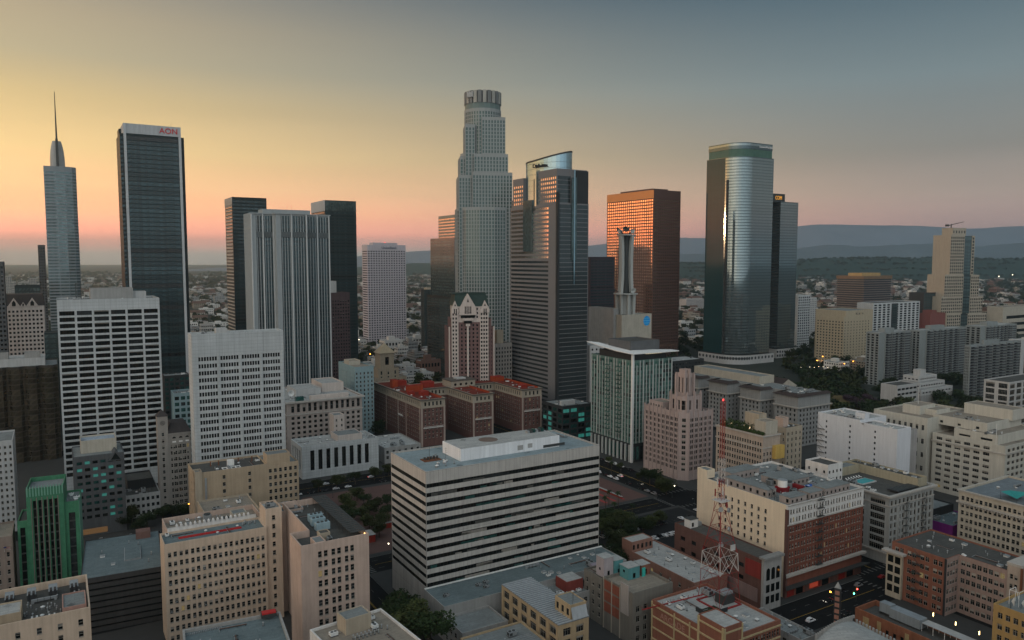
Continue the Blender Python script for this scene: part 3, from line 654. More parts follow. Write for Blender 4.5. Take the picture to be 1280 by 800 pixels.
L = lot((-20, 790), 113, None, D=222, lv=30); 
B = Bld('warehouse', 'tan walled roof crowded with four grey louvred cabinets at lower left', 'building', L); h = L['h']; lu = L['lu']
B.vol(B.rect(), 0, h+1, CREAM, {0: W(5, 1.4, 3.8, 2, top=2.5)}, roof=RFD, par=2.6, t=.5)
B.vol(B.rect(.8, 2, 9.5, 12), h-1.6, h+3.2, TANW, roof=RFL, par=.4); B.vol(B.rect(20.5, 2, lu-1, 14), h-1.6, h+1.6, M('rust_pink_stucco', (.36, .22, .18)), {0: W(1, 1.4, 4, 1.8, top=.8)}, roof=RFG, par=.4)
B.finish()
for i in range(4):
    b = MB(); b.box(-1.3, -2.4, 0, 1.3, 2.4, 2.2, METD); b.raw([(-1.3, -2.4, 2.2), (1.3, -2.4, 2.2), (1.3, 2.4, 3.0), (-1.3, 2.4, 3.0)], [(0, 1, 2, 3)], MET)
    for k in (-.6, .6): b.box(k-.35, -2.44, .6, k+.35, 1.9, 2.62, STEELD)
    o = B.part('air_conditioner', b); o.location = (5.5+i*6.2, L['lv']-6.5, h-1.6)
B.clutter(10, 3, 20, 20, h-1.6, 14, 'vent_pipe exhaust_fan duct vent_pipe air_conditioner'); B.clutter(21, 15, lu-2, 21, h-1.6, 3, 'satellite_dish vent_pipe')

L = lot((100, 725), 204, None, D=294, lv=48, th=27); 
B = Bld('parking_garage', 'grey roofed garage with dark louvred front between green tower and cream block', 'building', L); h = L['h']; lu = L['lu']
B.vol(B.rect(), 0, h, M('sooty_concrete', (.055, .055, .055)), {0: W(1, .97, 2.6, .9, top=1.2, style='plain', mix='blank', d=.8)}, roof=RFB, par=.35, t=.3); B.finish()
B.clutter(3, 6, lu-3, 40, h-.35, 4, 'vent_pipe roof_hatch'); 
b = MB(); b.box(0, 0, 0, 6.5, 16, .5, MET); b.box(.3, .3, .5, 6.2, 15.7, .62, RFB); o = B.part('raised_deck', b); o.location = (lu*.52, 14, h-.35)
b = MB()
for k in range(5): b.bar((0, k*4, 0), (0, k*4, 1.1), .06, METD)
b.bar((0, 0, 1.05), (0, 16, 1.05), .06, METD); o = B.part('guard_rail', b); o.location = (lu*.52+6.8, 14, h-.35)
b = MB(); b.box(0, 0, 0, 6, 5, 3.2, M('dusty_brick', (.17, .10, .085))); o = B.part('stair_bulkhead', b); o.location = (lu*.68, 40, h-.35)

L = lot((21, 653), 99, None, D=320, lv=20, th=27); 
B = Bld('art_deco_tower', 'green terracotta art deco tower with tall dark window bays', 'building', L); h = L['h']; lu = L['lu']; hm = h+14
FG = W(5, .62, 60, 40, mx=2.0, mr=2.0, top=5.5, bot=4, style='tall', mix='blank', one=True, d=.7)
B.vol(B.rect(3.8, 0, lu*.76, 20), 0, hm, GREENT, {0: FG}, roof=RFG, par=2)
B.vol(B.rect(0, 1, 3.8, 19), 0, h, GREENT, {0: W(1, .5, 60, 30, top=3, bot=3, style='tall', one=True, d=.5)}, roof=RFD)
B.vol(B.rect(lu*.76, 1, lu, 20), 0, h+6, GREENT, {0: W(1, .45, 60, 30, top=5, bot=3, style='tall', one=True, d=.5), 1: W(3, .9, 11, 2, top=3)}, roof=RFG)
B.vol(B.rect(lu+.002, 1.02, lu+.12, 19.98), 0, h+5.9, GREENP, roof=None)
B.finish()
b = MB()
for i in range(13): x = 4+i*(lu*.76-4.6)/12; b.box(x, -.25, hm-3.5, x+.45, .0-.004, hm+.9, GREENP)
B.part('parapet_trim', b)
b = MB()
for i in range(6): x = 5.6+i*(lu*.76-3.8-4)/5; b.box(x-.14, -.35, 4, x+.14, -.004, hm-4.2, M('weathered_mullion', (.20, .17, .15)))
B.part('mullion_fins', b)
B.clutter(lu*.8, 3, lu-1, 17, h+5.1, 3, 'vent_pipe exhaust_fan')
# building with the flag, left of it
L = lotpq(-44, 380, -20, 402, 33); 
B = Bld('office_building', 'small brown stone block with a flag beside the green art deco tower', 'building', L); h = 33
B.vol(B.rect(), 0, h, M('brown_stone', (.24, .19, .16)), {0: W(7, 1.1, 3.8, 2.0, top=6, mix='dark')}, roof=RFT); B.vol(B.rect(3, 10, 15, 20), h-1, h+3, TANP, roof=RFT, par=.4); B.finish()
fl = root('flag', 'small red white and blue flag on the brown stone block', 'flag', (*B.world(L['lu']-3, -.3), h-4.5), R(TH))
b = MB(); b.bar((0, 0, -2), (0, -2.2, 1.2), .07, WHP); b.build('pole', fl)
b = MB()
for i in range(6):
    b.poly([(-.1+.05*i, -2.0+.3*i-.05, .9-.3*i), (.1+.1*i, -1.9+.3*i, .7-.3*i), (2.3, -1.6+.28*i, .1-.3*i), (2.2, -1.7+.28*i, .4-.3*i)], (REDP, WHP)[i % 2])
b.box(-.1, -1.99, .3, .9, -1.93, .85, M('flag_blue', (.02, .03, .12))); b.build('cloth', fl)

L = lot((-45, 556), 15.5, None, D=400, lv=30); 
B = Bld('office_building', 'white office slab with small dark windows cut by the left edge', 'building', L); h = L['h']
B.vol(B.rect(), 0, h, PALEC, {0: W(9, 1.1, 3.4, 1.5, top=2.0, mix='dark'), 1: W(9, 1.2, 3.4, 1.6, top=2)}, roof=RFG); B.finish(keep=60)

L = lot((91, 572), 155, None, D=400, lv=28); 
B = Bld('office_building', 'dark grey stone office block with teal lit windows and small gable', 'building', L); h = L['h']; lu = L['lu']
B.vol(B.rect(), 0, h, TEALC, {0: W(6, 2.5, 3.75, 1.7, mx=1, top=2.0, bot=5, style='plain', mix='teal', d=.4)}, roof=RFG, par=.6)
B.vol(B.rect(4, 9, lu-3, 23), h-.6, h+6.5, BEIGE, roof=roofmat('roof_pale_blue', (.30, .36, .42))); B.finish()
b = MB(); x0, x1 = lu-8, lu-.5; xm = (x0+x1)/2
b.raw([(x0, -.6, h-4), (x1, -.6, h-4), (xm, -.6, h+1.5), (x0, 10, h-4), (x1, 10, h-4), (xm, 10, h+1.5)], [(0, 1, 2), (3, 5, 4), (0, 2, 5, 3), (1, 4, 5, 2)], TEALC); B.part('gable', b)
b = MB(); b.raw([(x0+1.4, -.64, h-3.6), (x1-1.4, -.64, h-3.6), (xm, -.64, h+.2)], [(0, 1, 2)], GL); B.part('gable_window', b)
b = MB(); b.box(3, -.15, 1.2, 15, -.01, 4.2, emit('shopfront_glow', (1, .5, .15), .10)); B.part('shopfront', b)

L = lot((157, 620), 200, None, D=430, lv=36); 
B = Bld('shop_building', 'low white three storey building with a dark roof behind street trees', 'building', L); h = L['h']
B.vol(B.rect(), 0, h, PALEC, {0: W(7, 1.5, 4, 2.0, top=1.2, style='plain', mix='dark')}, roof=RFD); B.vol(B.rect(2, 14, 16, 34), h-.9, h+5, DARKW, roof=RFD); B.finish(); B.clutter(2, 2, 15, 12, h-.9, 4)

L = lot((197, 541), 238, None, D=440, lv=20); 
B = Bld('clock_tower_building', 'grey gothic office building with a clock tower and dark mansard roof', 'building', L); h = L['h']; lu = L['lu']
tx_ = 5.6
B.vol(B.rect(0, -.4, tx_, 7), 0, h+9.5, GREYS, {0: W(1, 1.4, 3.75, 2.1, top=9, style='sash', mix='std')}, roof=None)
B.vol(B.rect(tx_, 0, lu, 20), 0, h-1, GREYS, {0: W(4, 1.0, 3.75, 2.2, g=2, gap=.5, mx=1.2, top=6.5, mix='std')}, roof=None)
B.finish()
b = MB()
for i in range(3): x = tx_+2.2+i*3.6; b.box(x, -.06, h-7, x+2, -.01, h-4.4, GL); b.cyl(x+1, 0, 0, .01, .01, .01, GL, 4)
b2 = MB()
for i in range(3):
    x = tx_+3.2+i*3.6; b2.raw([(x+1.0*math.cos(t), -.07, h-4.4+1.0*math.sin(t)) for t in [math.pi*k/8 for k in range(9)]], [tuple(range(8, -1, -1))], GL); b2.box(x-1, -.09, h-6.9, x+1, -.07, h-6.0, WHP)
B.part('arch_glazing', b2)
b = MB(); m_ = M('dark_slate', (.05, .045, .045))
b.raw([(tx_-.2, -.6, h-1), (lu+.5, -.6, h-1), (lu+.5, 20.3, h-1), (tx_-.2, 20.3, h-1), (tx_+2, 4, h+4.2), (lu-2, 4, h+4.2), (lu-2, 16, h+4.2), (tx_+2, 16, h+4.2)], [(0, 1, 5, 4), (1, 2, 6, 5), (2, 3, 7, 6), (3, 0, 4, 7), (4, 5, 6, 7)], m_); B.part('roof', b)
b = MB(); b.raw([(-.4, -.8, h+9.5), (tx_+.4, -.8, h+9.5), (tx_+.4, 7.4, h+9.5), (-.4, 7.4, h+9.5), (tx_/2, 3.3, h+13)], [(0, 1, 4), (1, 2, 4), (2, 3, 4), (3, 0, 4), (0, 3, 2, 1)], m_); B.part('tower_roof', b)
b = MB(); q_ = [(tx_/2+1.5*math.cos(t), -.45, h+5.5+1.5*math.sin(t)) for t in [2*math.pi*k/20 for k in range(20)]]; b.raw(q_, [tuple(range(19, -1, -1))], M('clock_dial', (.16, .15, .14)))
b.bar((tx_/2, -.5, h+5.5), (tx_/2-.9, -.5, h+5.9), .14, FRD); b.bar((tx_/2, -.5, h+5.5), (tx_/2+.5, -.5, h+4.6), .14, FRD); B.part('clock_face', b)
B.ledge(B.rect(tx_, 0, lu, 20), h-2, .6, .8, GREYS)

L = lot((70.5, 375), 199, 69, D=475, lv=36); 
B = Bld('office_tower', 'white concrete grid office tower with six wide window bays', 'building', L); h = L['h']; lu = L['lu']
B.vol(B.rect(), 0, h, WHITEP, {0: W(6, .87, 3.98, 2.75, mx=.5, top=6.6, bot=10, sill=.55, style='band', mix='dark', d=1.1), 3: W(4, .8, 3.98, 2.75, top=6.6, sill=.55, style='band', mix='dark', d=1.1)}, roof=RFG, par=1.2)
B.vol(B.rect(19, 10, 44, 26), h-1.2, h+6.5, CONC, {0: W(8, 1.6, 7, 2.5, top=.8, style='plain')}, roof=RFD); B.vol(B.rect(44, 12, 52, 24), h-1.2, h+4, PALEC, roof=RFG); B.finish()
b = MB()
for x in (0, 3): 
    for y in (0, 3): b.bar((x, y, 0), (x, y, 11), .3, METD)
for z in (2, 5, 8, 11):
    for p, q2 in (((0, 0), (3, 0)), ((3, 0), (3, 3)), ((3, 3), (0, 3)), ((0, 3), (0, 0))): b.bar((*p, z), (*q2, z), .2, METD); b.bar((*p, z-2.5), (*q2, z), .14, METD)
o = B.part('antenna_frame', b); o.location = (11, 14, h-1.2)
B.clutter(4, 4, 55, 33, h-1.2, 9, 'antenna satellite_dish air_conditioner exhaust_fan duct'); 
for x in (8, 15, 55): B.put('antenna', x, 8, h-1.2, 0, (1.3, 1.3, 1.3))

L = lot((-40, 462), 72, None, D=540, lv=40); 
B = Bld('office_tower', 'dark bronze glass block with chamfered columns and a stepped flat roof', 'building', L); h = L['h']; lu = L['lu']
pts = [(0, 0)]
for i in range(5): x = 3+i*10.4; pts += [(x, 0), (x+2, -3), (x+7, -3), (x+9, 0)]
pts += [(lu, 0), (lu, 40), (0, 40)]
tower_glass('7', 'curtain_glass_bronze', (.10, .085, .06), metal=.5, rough=.1, rnd=.5, wob=.02); MIX['tg7'] = '7'
B.vol(pts, 0, h, M('bronze_spandrel', (.05, .045, .04), rough=.3), {'*': W(1, .96, 3.9, 3.2, top=1.5, style='strip', mix='tg7', d=.06)}, roof=RFG)
B.vol(B.rect(5, 8, lu-8, 34), h-.9, h+5, PALEC, {0: W(10, .6, 5, 2, top=1.4, style='plain')}, roof=RFL); B.vol(B.rect(14, 10, 24, 20), h+4.1, h+9, CONC, roof=RFG); B.vol(B.rect(34, 10, 44, 20), h+4.1, h+9, CONC, roof=RFG); B.finish()
b = MB(); b.cyl(0, 0, 0, .8, .6, .6, emit('street_lamp_glow', (1, .75, .3), 14))

L = lot((2, 383), 55, None, D=700, lv=40); 
B = Bld('hotel_building', 'pale hotel with two pointed gables on its dark mansard roof', 'building', L); h = L['h']; lu = L['lu']
B.vol(B.rect(), 0, h, STONEW, {0: W(10, .56, 3.95, 2.0, mx=1, top=3.2, style='plain', mix='dark', d=.35)}, roof=None); B.finish(keep=80)
b = MB(); b.raw([(-.3, -.3, h), (lu+.3, -.3, h), (lu+.3, 40, h), (-.3, 40, h), (1, 3, h+10.5), (lu-1, 3, h+10.5), (lu-1, 37, h+10.5), (1, 37, h+10.5)], [(0, 1, 5, 4), (1, 2, 6, 5), (2, 3, 7, 6), (3, 0, 4, 7), (4, 5, 6, 7)], m_); B.part('roof', b)
for gx, gw, gh in ((9.5, 5, 7.5), (24, 5, 7.5), (16.8, 2.4, 3.6)):
    b = MB(); b.raw([(gx-gw, -.6, h-.5), (gx+gw, -.6, h-.5), (gx, -.6, h+gh), (gx-gw, 4, h-.5), (gx+gw, 4, h-.5), (gx, 4, h+gh)], [(0, 1, 2), (0, 2, 5, 3), (1, 4, 5, 2)], STONEW); g_ = B.part('gable', b)
    b = MB(); b.raw([(gx-gw*.3, -.65, h), (gx+gw*.3, -.65, h), (gx+gw*.3, -.65, h+gh*.4), (gx, -.65, h+gh*.7), (gx-gw*.3, -.65, h+gh*.4)], [(0, 1, 2, 3, 4)], GL); b.build('window', g_)
L = lotpq(-4, 836, 30, 870, 96)
B = Bld('office_tower', 'dark glass cube beside the gabled hotel', 'building', lot((55, 416), 74, None, D=610, lv=20)); B.vol(B.rect(), 0, B.h, SPD, {0: W(1, .95, 4, 2.6, top=1, style='strip', mix='tg4', d=.06)}, roof=RFD); B.finish(keep=30)
B = Bld('office_tower', 'low grey-blue glass office block rising behind the gabled hotel', 'building', lot((18, 357), 50, None, D=900, lv=30)); B.vol(B.rect(), 0, B.h, SPD, {0: W(7, .8, 5, 3.6, top=2.5, style='strip', mix='tg4', d=.06)}, roof=RFD); B.finish(keep=70)
B = Bld('office_tower', 'dark narrow tower cut off by the left edge of the skyline', 'building', lot((-20, 327), 4, None, D=660, lv=20)); B.vol(B.rect(), 0, B.h, TEALC, {0: W(5, .6, 4, 2, top=3, style='plain', mix='dark')}, roof=RFD); B.finish(keep=40)

# ---- skyline, left
L = lot((54, 207), 95, None, D=1000, lv=36); 
B = Bld('skyscraper', 'tall grey glass skyscraper with a sail crown and a long spire', 'building', L); h = L['h']; lu = L['lu']
SPW = M('grey_metal_spandrel', (.22, .25, .27), rough=.35, var=.06, streak=.05)
B.vol([(0, 0), (lu*.36, -1.5), (lu*.64, -1.5), (lu-5, 0), (lu, 5), (lu, 30), (lu-5, 36), (5, 36), (0, 30)], 0, h, SPW, {'*': W(1, .95, 4.1, 2.2, top=6, style='strip', mix='tg4', d=.06)}, roof=RFG, par=3); B.finish(keep=60)
b = MB(); pts = []
xm = lu*.44
for i in range(9):
    t = i/8; r = 8.6*(1-t**3*.42); z = h-3+37*t
    pts.append([(xm+r*math.cos(a), 12+r*.8*math.sin(a), z) for a in [2*math.pi*k/14 for k in range(14)]])
b.raw([p for r_ in pts for p in r_], [(i*14+k, i*14+(k+1) % 14, (i+1)*14+(k+1) % 14, (i+1)*14+k) for i in range(8) for k in range(14)]+[tuple(range(8*14, 9*14))], M('pale_glass_sail', (.34, .34, .33), rough=.3)); B.part('sail_crown', b)
b = MB(); b.box(xm-1.5, 1, h-22, xm+1.5, 6, h+36, METD); b.cyl(xm, 5, h+36, h+97, 1.1, .35, METD, 8); B.part('spire', b)
B = Bld('skyscraper', 'slim dark slab standing against the sunset beside the spired skyscraper', 'building', lot((47, 306), 56, None, D=1080, lv=24)); B.vol(B.rect(), 0, B.h, TEALC, {0: W(3, .6, 4, 2, top=3, style='plain', mix='dark')}, roof=RFD); B.finish(keep=40)

L = lot((149, 153), 230, 145, D=700); 
B = Bld('skyscraper', 'tall black tower with white corner strips and red letters at its crown', 'building', L); h = L['h']; lu, lv = L['lu'], 46
B.vol([(3, 0), (lu-3, 0), (lu-3, 3), (lu, 3), (lu, lv-3), (lu-3, lv-3), (lu-3, lv), (3, lv), (3, lv-3), (0, lv-3), (0, 3), (3, 3)], 0, h-9, SPD, {0: W(1, .985, 4.1, 3.3, mx=2.2, top=2, style='strip', mix='tg2', d=.12), 10: W(1, .98, 4.1, 2.3, top=2, style='strip', mix='tg2', d=.12), 3: W(1, .98, 4.1, 2.3, top=2, style='strip', mix='tg2', d=.12)}, roof=RFD)
B.vol(B.rect(3, .3, lu-3, lv-3), h-9, h, M('white_and_lit_crown', (.42, .44, .45), var=.08), {}, roof=RFD); B.finish()
for x in (3.02, lu-5.2):
    b = MB(); b.box(x, -.5, 0, x+2.2, -.005, h-.02, M('white_corner_panel', (.46, .48, .49), var=.08)); B.part('corner_strip', b)
b = MB(); b.box(1, lv*.5, h-9, 3, lv-4, h-2, SPD); B.part('plant_room', b)
text(B.root, 'AON', 7.0, (lu-13.5, .1, h-4.6), (R(90), 0, 0), M('sign_red', (.55, .015, .02)), .2, 'sign_letters')
B.put('antenna', lu-10, 10, h-.9, 0, (1.2, 1.2, 1.0))

L = lot((290, 246), 333, 281, D=900); 
B = Bld('skyscraper', 'dark teal slab tower with a gold-lit striped side on the left', 'building', L); h = L['h']
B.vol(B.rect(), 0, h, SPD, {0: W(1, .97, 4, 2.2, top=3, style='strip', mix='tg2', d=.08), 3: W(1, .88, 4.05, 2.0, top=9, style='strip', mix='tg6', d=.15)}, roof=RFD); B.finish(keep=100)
b = MB()
for i in range(46): b.box(-.5, 1.5, h-11-i*4.05, -.006, L['lv']-1.5, h-9.6-i*4.05, M('lit_side_spandrel', (.40, .37, .33)))  # paler than the front: evening light put into this side's spandrels
b.box(-.5, 0, h-9, -.006, L['lv'], h-.1, M('lit_side_spandrel')); B.part('spandrel_trim', b)

L = lot((406, 250), 445, 389, D=1000); 
B = Bld('skyscraper', 'dark teal slab tower with a pale lit side strip at its top', 'building', L); h = L['h']; lu = L['lu']
B.vol(B.rect(), 0, h, SPD, {0: W(1, .97, 4, 2.2, top=14, style='strip', mix='tg2', d=.08), 3: W(1, .9, 4, 2.2, top=14, style='strip', mix='tg2', d=.08)}, roof=RFD); B.finish(keep=60)
b = MB(); b.box(-.5, 0, h-14, -.006, L['lv'], h, M('white_and_lit_crown')); B.part('crown_lit_side', b)  # pale sheet stands for evening light on the crown's left side
b = MB(); b.box(.5, -.4, h-13.5, lu-.5, -.006, h-.8, GLASS['4'])
for i in range(12): b.box(.5+i*(lu-1)/12, -.5, h-13.5, .9+i*(lu-1)/12, -.41, h-.8, METD)
B.part('crown_glass', b)

# pale finned tower, stepped plan
L = lot((349, 261), 407, 313, D=640); h = L['h']
B = Bld('skyscraper', 'pale finned tower of stepped bays with thin vertical ribs', 'building', dict(o=at(313, 262, 690)[:2], h=h, lu=70, lv=40, th=TH)); 
o3 = B.o
def loc_of(px, D):  # local coordinates of a sighted corner
    X, Y, _ = at(px, 262, D); dx, dy = X-o3[0], Y-o3[1]; return dx*B.c+dy*B.s_, -dx*B.s_+dy*B.c
FINW = M('pale_stone_fin', (.30, .33, .34), var=.08, streak=.2)
PL = [(0, 0), (20, 0), (20, -9), (48, -9), (48, 0), (72, 0), (72, 30), (0, 30)]
B.vol(PL, 0, h, FINW, {e: W(n_, .74, 60, 40, top=2.5, bot=6, style='tall', mix='tg2', one=True, d=.5, mx=.6) for e, n_ in ((0, 8), (2, 11), (4, 9))}, roof=RFG, par=1.2)
B.vol(B.rect(12, 6, 56, 24), h-1.2, h+4, FINW, roof=RFG); B.finish()
for x, y in ((0, -.3), (20, -9.3)):
    b = MB(); b.box(x, y, 0, x+4.4, y+.29, h-.3, FINW); B.part('pilaster', b)
for x in (.0, 19.2, 47.2, 71.2, 10, 33.5, 60):
    y = -9 if 20.5 <= x <= 47.3 else 0
    b = MB(); b.box(x-.1, y-1.1, 0, x+.9, y-.005, h-.3, M('bright_stone_fin', (.50, .52, .52), var=.06)); B.part('fin', b)
b = MB(); LVG = M('louvre_grey', (.10, .115, .12)); b.box(4.5, -.25, h-22, 20, -.008, h-17, LVG); b.box(24.5, -9.25, h-22, 47.2, -9.008, h-17, LVG); b.box(48.2, -.25, h-22, 71.2, -.008, h-17, LVG); B.part('louvre_grille', b)
for e in range(3): B.ledge(PL, h-1.0, 1.2, 1.0, FINW, edges=[0, 1, 2, 3, 4]) if e == 0 else None
B.put('antenna', 36, 12, h+3); B.put('antenna', 40, 12, h+3)
B = Bld('office_tower', 'maroon brick tower with a pale grey box on its roof', 'building', lot((408, 366), 437, None, D=860, lv=26)); B.vol(B.rect(), 0, B.h, M('maroon_brick', (.085, .06, .065)), {0: W(9, .5, 3.8, 1.9, top=8, style='plain', mix='dark')}, roof=RFD); B.vol(B.rect(1, 4, 13, 22), B.h-.9, B.h+13, PALEC, roof=RFG); B.finish(keep=100)

L = lot((239, 418), 354, 234.5, D=430); 
B = Bld('office_tower', 'white office tower with a blank ribbed crown and four window bays', 'building', L); h = L['h']; lu = L['lu']
B.vol(B.rect(), 0, h, WHITEP, {0: W(4, .96, 4.1, 2.1, g=7, gap=.0, mx=2.0, mr=1.2, top=12.6, sill=1.1, style='plain', mix='dark') if 0 else W(4, 1.12, 4.1, 2.35, g=7, gap=.36, mx=2.4, mr=1.4, top=12.6, sill=.9, style='plain', mix='blank', d=.5)}, roof=RFL, par=1.6, t=.5)
B.finish()
b = MB()
for i in range(40): b.box(.6+i*(lu-1.2)/40, -.14, h-12, .85+i*(lu-1.2)/40, -.004, h-.4, WHITEP)
B.part('crown_rib', b)
for x in (1.2, 14.3, 26.3, 38.3, lu-.9):
    b = MB(); b.box(x-.35, -.5, 0, x+.35, -.006, h-12.3, WHITEP); B.part('pilaster', b)
b = MB(); b.box(14, 3, h-1.6, 20, 9, h+2.5, PALEC); B.part('stair_bulkhead', b); B.put('duct', 30, 8, h-1.6); B.put('duct', 40, 6, h-1.6); B.put('air_conditioner', 8, 6, h-1.6)
b = MB(); b.box(3, 8, h-1.55, 12, 10, h-.9, YELLOWP); B.part('window_cleaning_rail', b)

L = lot((243, 592), 373, 240, D=375); 
B = Bld('apartment_building', 'weathered tan brick block, mostly blank, with windows at its right end', 'building', L); h = L['h']; lu = L['lu']; TB = TANW
def sk(ci, ri): return ci in (0, 1, 2, 4, 5, 7, 8) 
B.vol(B.rect(0, 0, lu-16.5, 22), 0, h, TB, {0: W(10, 1.5, 3.7, 1.9, mx=3, mr=1, top=2.0, skip=lambda c, r: c not in (3, 7), mix='dark'), 3: W(3, 1.2, 3.7, 2, top=2)}, roof=RFD, par=1.0)
B.vol(B.rect(lu-16.5, 0, lu, 22), 0, h-.6, TB, {0: W(6, 1.5, 3.7, 2.0, mx=.3, top=1.6, mix='dark')}, roof=RFG, par=.8); B.vol(B.rect(lu-16.4, .4, lu-4.5, 9), h-1.4, h+4.6, TB, roof=RFG, par=.3); B.vol(B.rect(0, -.8, 3.4, 5), 0, h+.9, TANP, roof=RFG); B.finish()
b = MB(); b.box(-.5, -.35, 0, .5, -.0, h-3, MET); o = B.part('flue_duct', b); o.location = (5.2, 0, 0)
for x in (10, 14, 24, 31): 
    b = MB(); b.cyl(0, 0, 0, 2.2, .3, .3, RUST, 8); b.cyl(0, 0, 2.2, 2.6, .5, .2, RUST, 8); o = B.part('rusty_flue', b); o.location = (x, 14, h-1)
b = MB(); b.box(0, 0, .4, 3.2, 2.5, 3.4, WHP); o = B.part('water_tank', b); o.location = (17.5, 8, h-1)
b = MB(); b.box(0, 0, .3, 9, .4, .7, WHP); b.box(0, 4, .3, 9, 4.4, .7, WHP)
for i in range(5): b.box(i*2.15, .4, .3, i*2.15+.4, 4, .7, WHP)
o = B.part('skylight_frame', b); o.location = (14, 1.6, h-1)
B.clutter(8, 3, lu-18, 20, h-1, 6, 'vent_pipe exhaust_fan duct')
# low roofs between the tan block and the square
for (p0, q0, p1, q1, hh, lab, m, rm) in ((82, 348, 101, 372, 27, 'pinkish flat roofed low building with roof units behind the pale stucco block', PINKC, RFG), (88, 378, 101, 398, 23, 'small low grey roof squeezed beside the tan brick block', CONC, RFT),
                                          (56, 362, 80, 396, 31, 'low grey roofed building directly in front of the tan brick block', TANP, RFT)):
    B = Bld('shop_building', lab, 'building', lotpq(p0, q0, p1, q1, hh)); B.vol(B.rect(), 0, hh, m, {0: W(-4, 1.4, 3.7, 2, top=1.6), 1: W(-4, 1.4, 3.7, 2, top=1.6)}, roof=rm); B.finish(keep=50); B.clutter(2, 2, B.lu-2, B.lv-2, hh-.9, 7)

L = lot((358, 503), 452.5, None, D=560, lv=70); 
B = Bld('office_building', 'broad grey stone office block with a deep cornice above tall windows', 'building', L); h = L['h']; lu = L['lu']; GREYP = M('warm_grey_stone', (.33, .29, .265))
B.vol(B.rect(), 0, h-10, GREYP, {0: W(13, .52, 3.8, 2.1, mx=2.5, mr=1, top=.8, mix='dark', style='plain', d=.5), 3: W(15, .5, 3.8, 2.1, top=.8, mix='dark', style='plain')}, roof=None)
B.vol(B.rect(), h-9.99, h, GREYP, {0: W(13, .52, 7, 6.2, mx=2.5, mr=1, top=1.8, sill=.5, mix='offices', style='tall', d=.6), 3: W(15, .5, 7, 6, top=1.8, sill=.5, mix='dark', style='tall')}, roof=RFL, par=1.0)
B.vol(B.rect(14, 26, 34, 52), h-1, h+4.5, PALEC, {0: W(5, 2, 5, 2, top=1)}, roof=RFL); B.vol(B.rect(38, 36, 56, 66), h-1, h+6, STONEW, roof=RFL); B.finish()
B.ledge(B.rect(), h-1.2, 1.6, 1.2, CORNST); B.ledge(B.rect(), h-10.4, .5, .7, CORNST, 'string_course')
b = MB(); b.box(0, 0, 0, 30, 3.5, 3, STONEW); o = B.part('plant_screen', b); o.location = (20, 6, h-1)
b = MB(); b.box(0, 0, 0, 6, 4, 3.5, GLT); o = B.part('glazed_bulkhead', b); o.location = (8, 3, h-1)
B.clutter(4, 12, lu-3, 25, h-1, 8); B.clutter(4, 54, 36, 68, h-1, 6); B.put('satellite_dish', 9, 22, h-1, 0, (2.6, 2.6, 2.6))

L = lot((377, 559), 473, 363.6, D=510); 
B = Bld('bank_building', 'white box building with eight tall dark window slots', 'building', L); h = L['h']; lu, lv = L['lu'], L['lv']
B.vol(B.rect(), 0, h, WHITEP, {0: W(8, .52, 60, 40, mx=4.5, mr=6, top=3.2, bot=5.4, style='dark', mix='blank', one=True, d=.9), 3: W(4, .5, 60, 40, mx=2, top=3.2, bot=5.4, style='dark', mix='blank', one=True, d=.9)}, roof=RFL, par=1.4, t=.8)
B.vol(B.rect(28, 8, 46, 24), h-1.4, h+3, STONEW, roof=RFG, par=.3); B.finish()
b = MB(); b.box(0, 0, 0, lu*.55, .4, 1.6, PALEC); o = B.part('plant_screen', b); o.location = (3, 5, h-1.4); B.clutter(3, 7, 26, 25, h-1.4, 8); B.clutter(46, 4, lu-2, 25, h-1.4, 4)
B = Bld('office_building', 'pale pink blank tower rising behind the white box with slots', 'building', lotpq(172, 541, 180, 552, 36)); B.vol(B.rect(), 0, 36, STONEW, {0: W(2, 1.2, 4, 1.8, top=2)}, roof=RFG); B.finish(); 
B = Bld('shop_building', 'low pale roof beside the dark brick hotel wings', 'building', lotpq(203, 520, 232, 560, 12)); B.vol(B.rect(), 0, 12, CONC, {0: W(6, 2, 4, 2.2, top=1.5, mix='dark')}, roof=RFL); B.finish(); B.clutter(2, 2, 26, 38, 11.1, 9)
L = lot((443.5, 459), 467, 423, D=640); 
B = Bld('apartment_building', 'pale aqua painted block with small dark windows behind the grey stone block', 'building', L); h = L['h']
B.vol(B.rect(), 0, h, AQUA, {0: W(5, 1.3, 3.6, 1.9, top=4, mix='dark'), 3: W(9, 1.0, 3.6, 1.7, top=5, mix='dark', skip=lambda c, r: c in (0, 1, 5))}, roof=RFT); B.vol(B.rect(2, 20, 12, 34), h-.9, h+3, BEIGE, roof=RFT); B.finish()

# ---- dark brick hotel with three wings
L = lot((526, 500), 677, 466, D=600); 
B = Bld('hotel_building', 'brown brick hotel of three wings with red roofs and pale top storeys', 'building', L); h = L['h']; e1, e2, e3, e4, e5 = 21.5, 47, 66.5, 95, 115.2
PL = [(0, 0), (e1, 0), (e1, 48), (e2, 48), (e2, 0), (e3, 0), (e3, 48), (e4, 48), (e4, 0), (e5, 0), (e5, 76), (24, 76), (24, 106), (0, 106)]
HB = M('brown_hotel_brick', (.135, .072, .062), var=.25, scale=.25); HS = M('pale_hotel_stone', (.34, .30, .24), var=.12)
def hskip(c, r): return False
B.vol(PL, 0, h-7, HB, {'*': W(-3.7, 1.3, 3.55, 1.9, mx=2.2, mr=2.2, top=.6, bot=5, mix='std', d=.2)}, roof=None)
B.vol(PL, h-6.99, h, HS, {'*': W(-3.7, 1.5, 5, 3.2, mx=2.2, mr=2.2, top=1.4, sill=.9, mix='dark', style='plain', d=.35)}, roof=RFR, par=1.3, t=.5); B.finish()
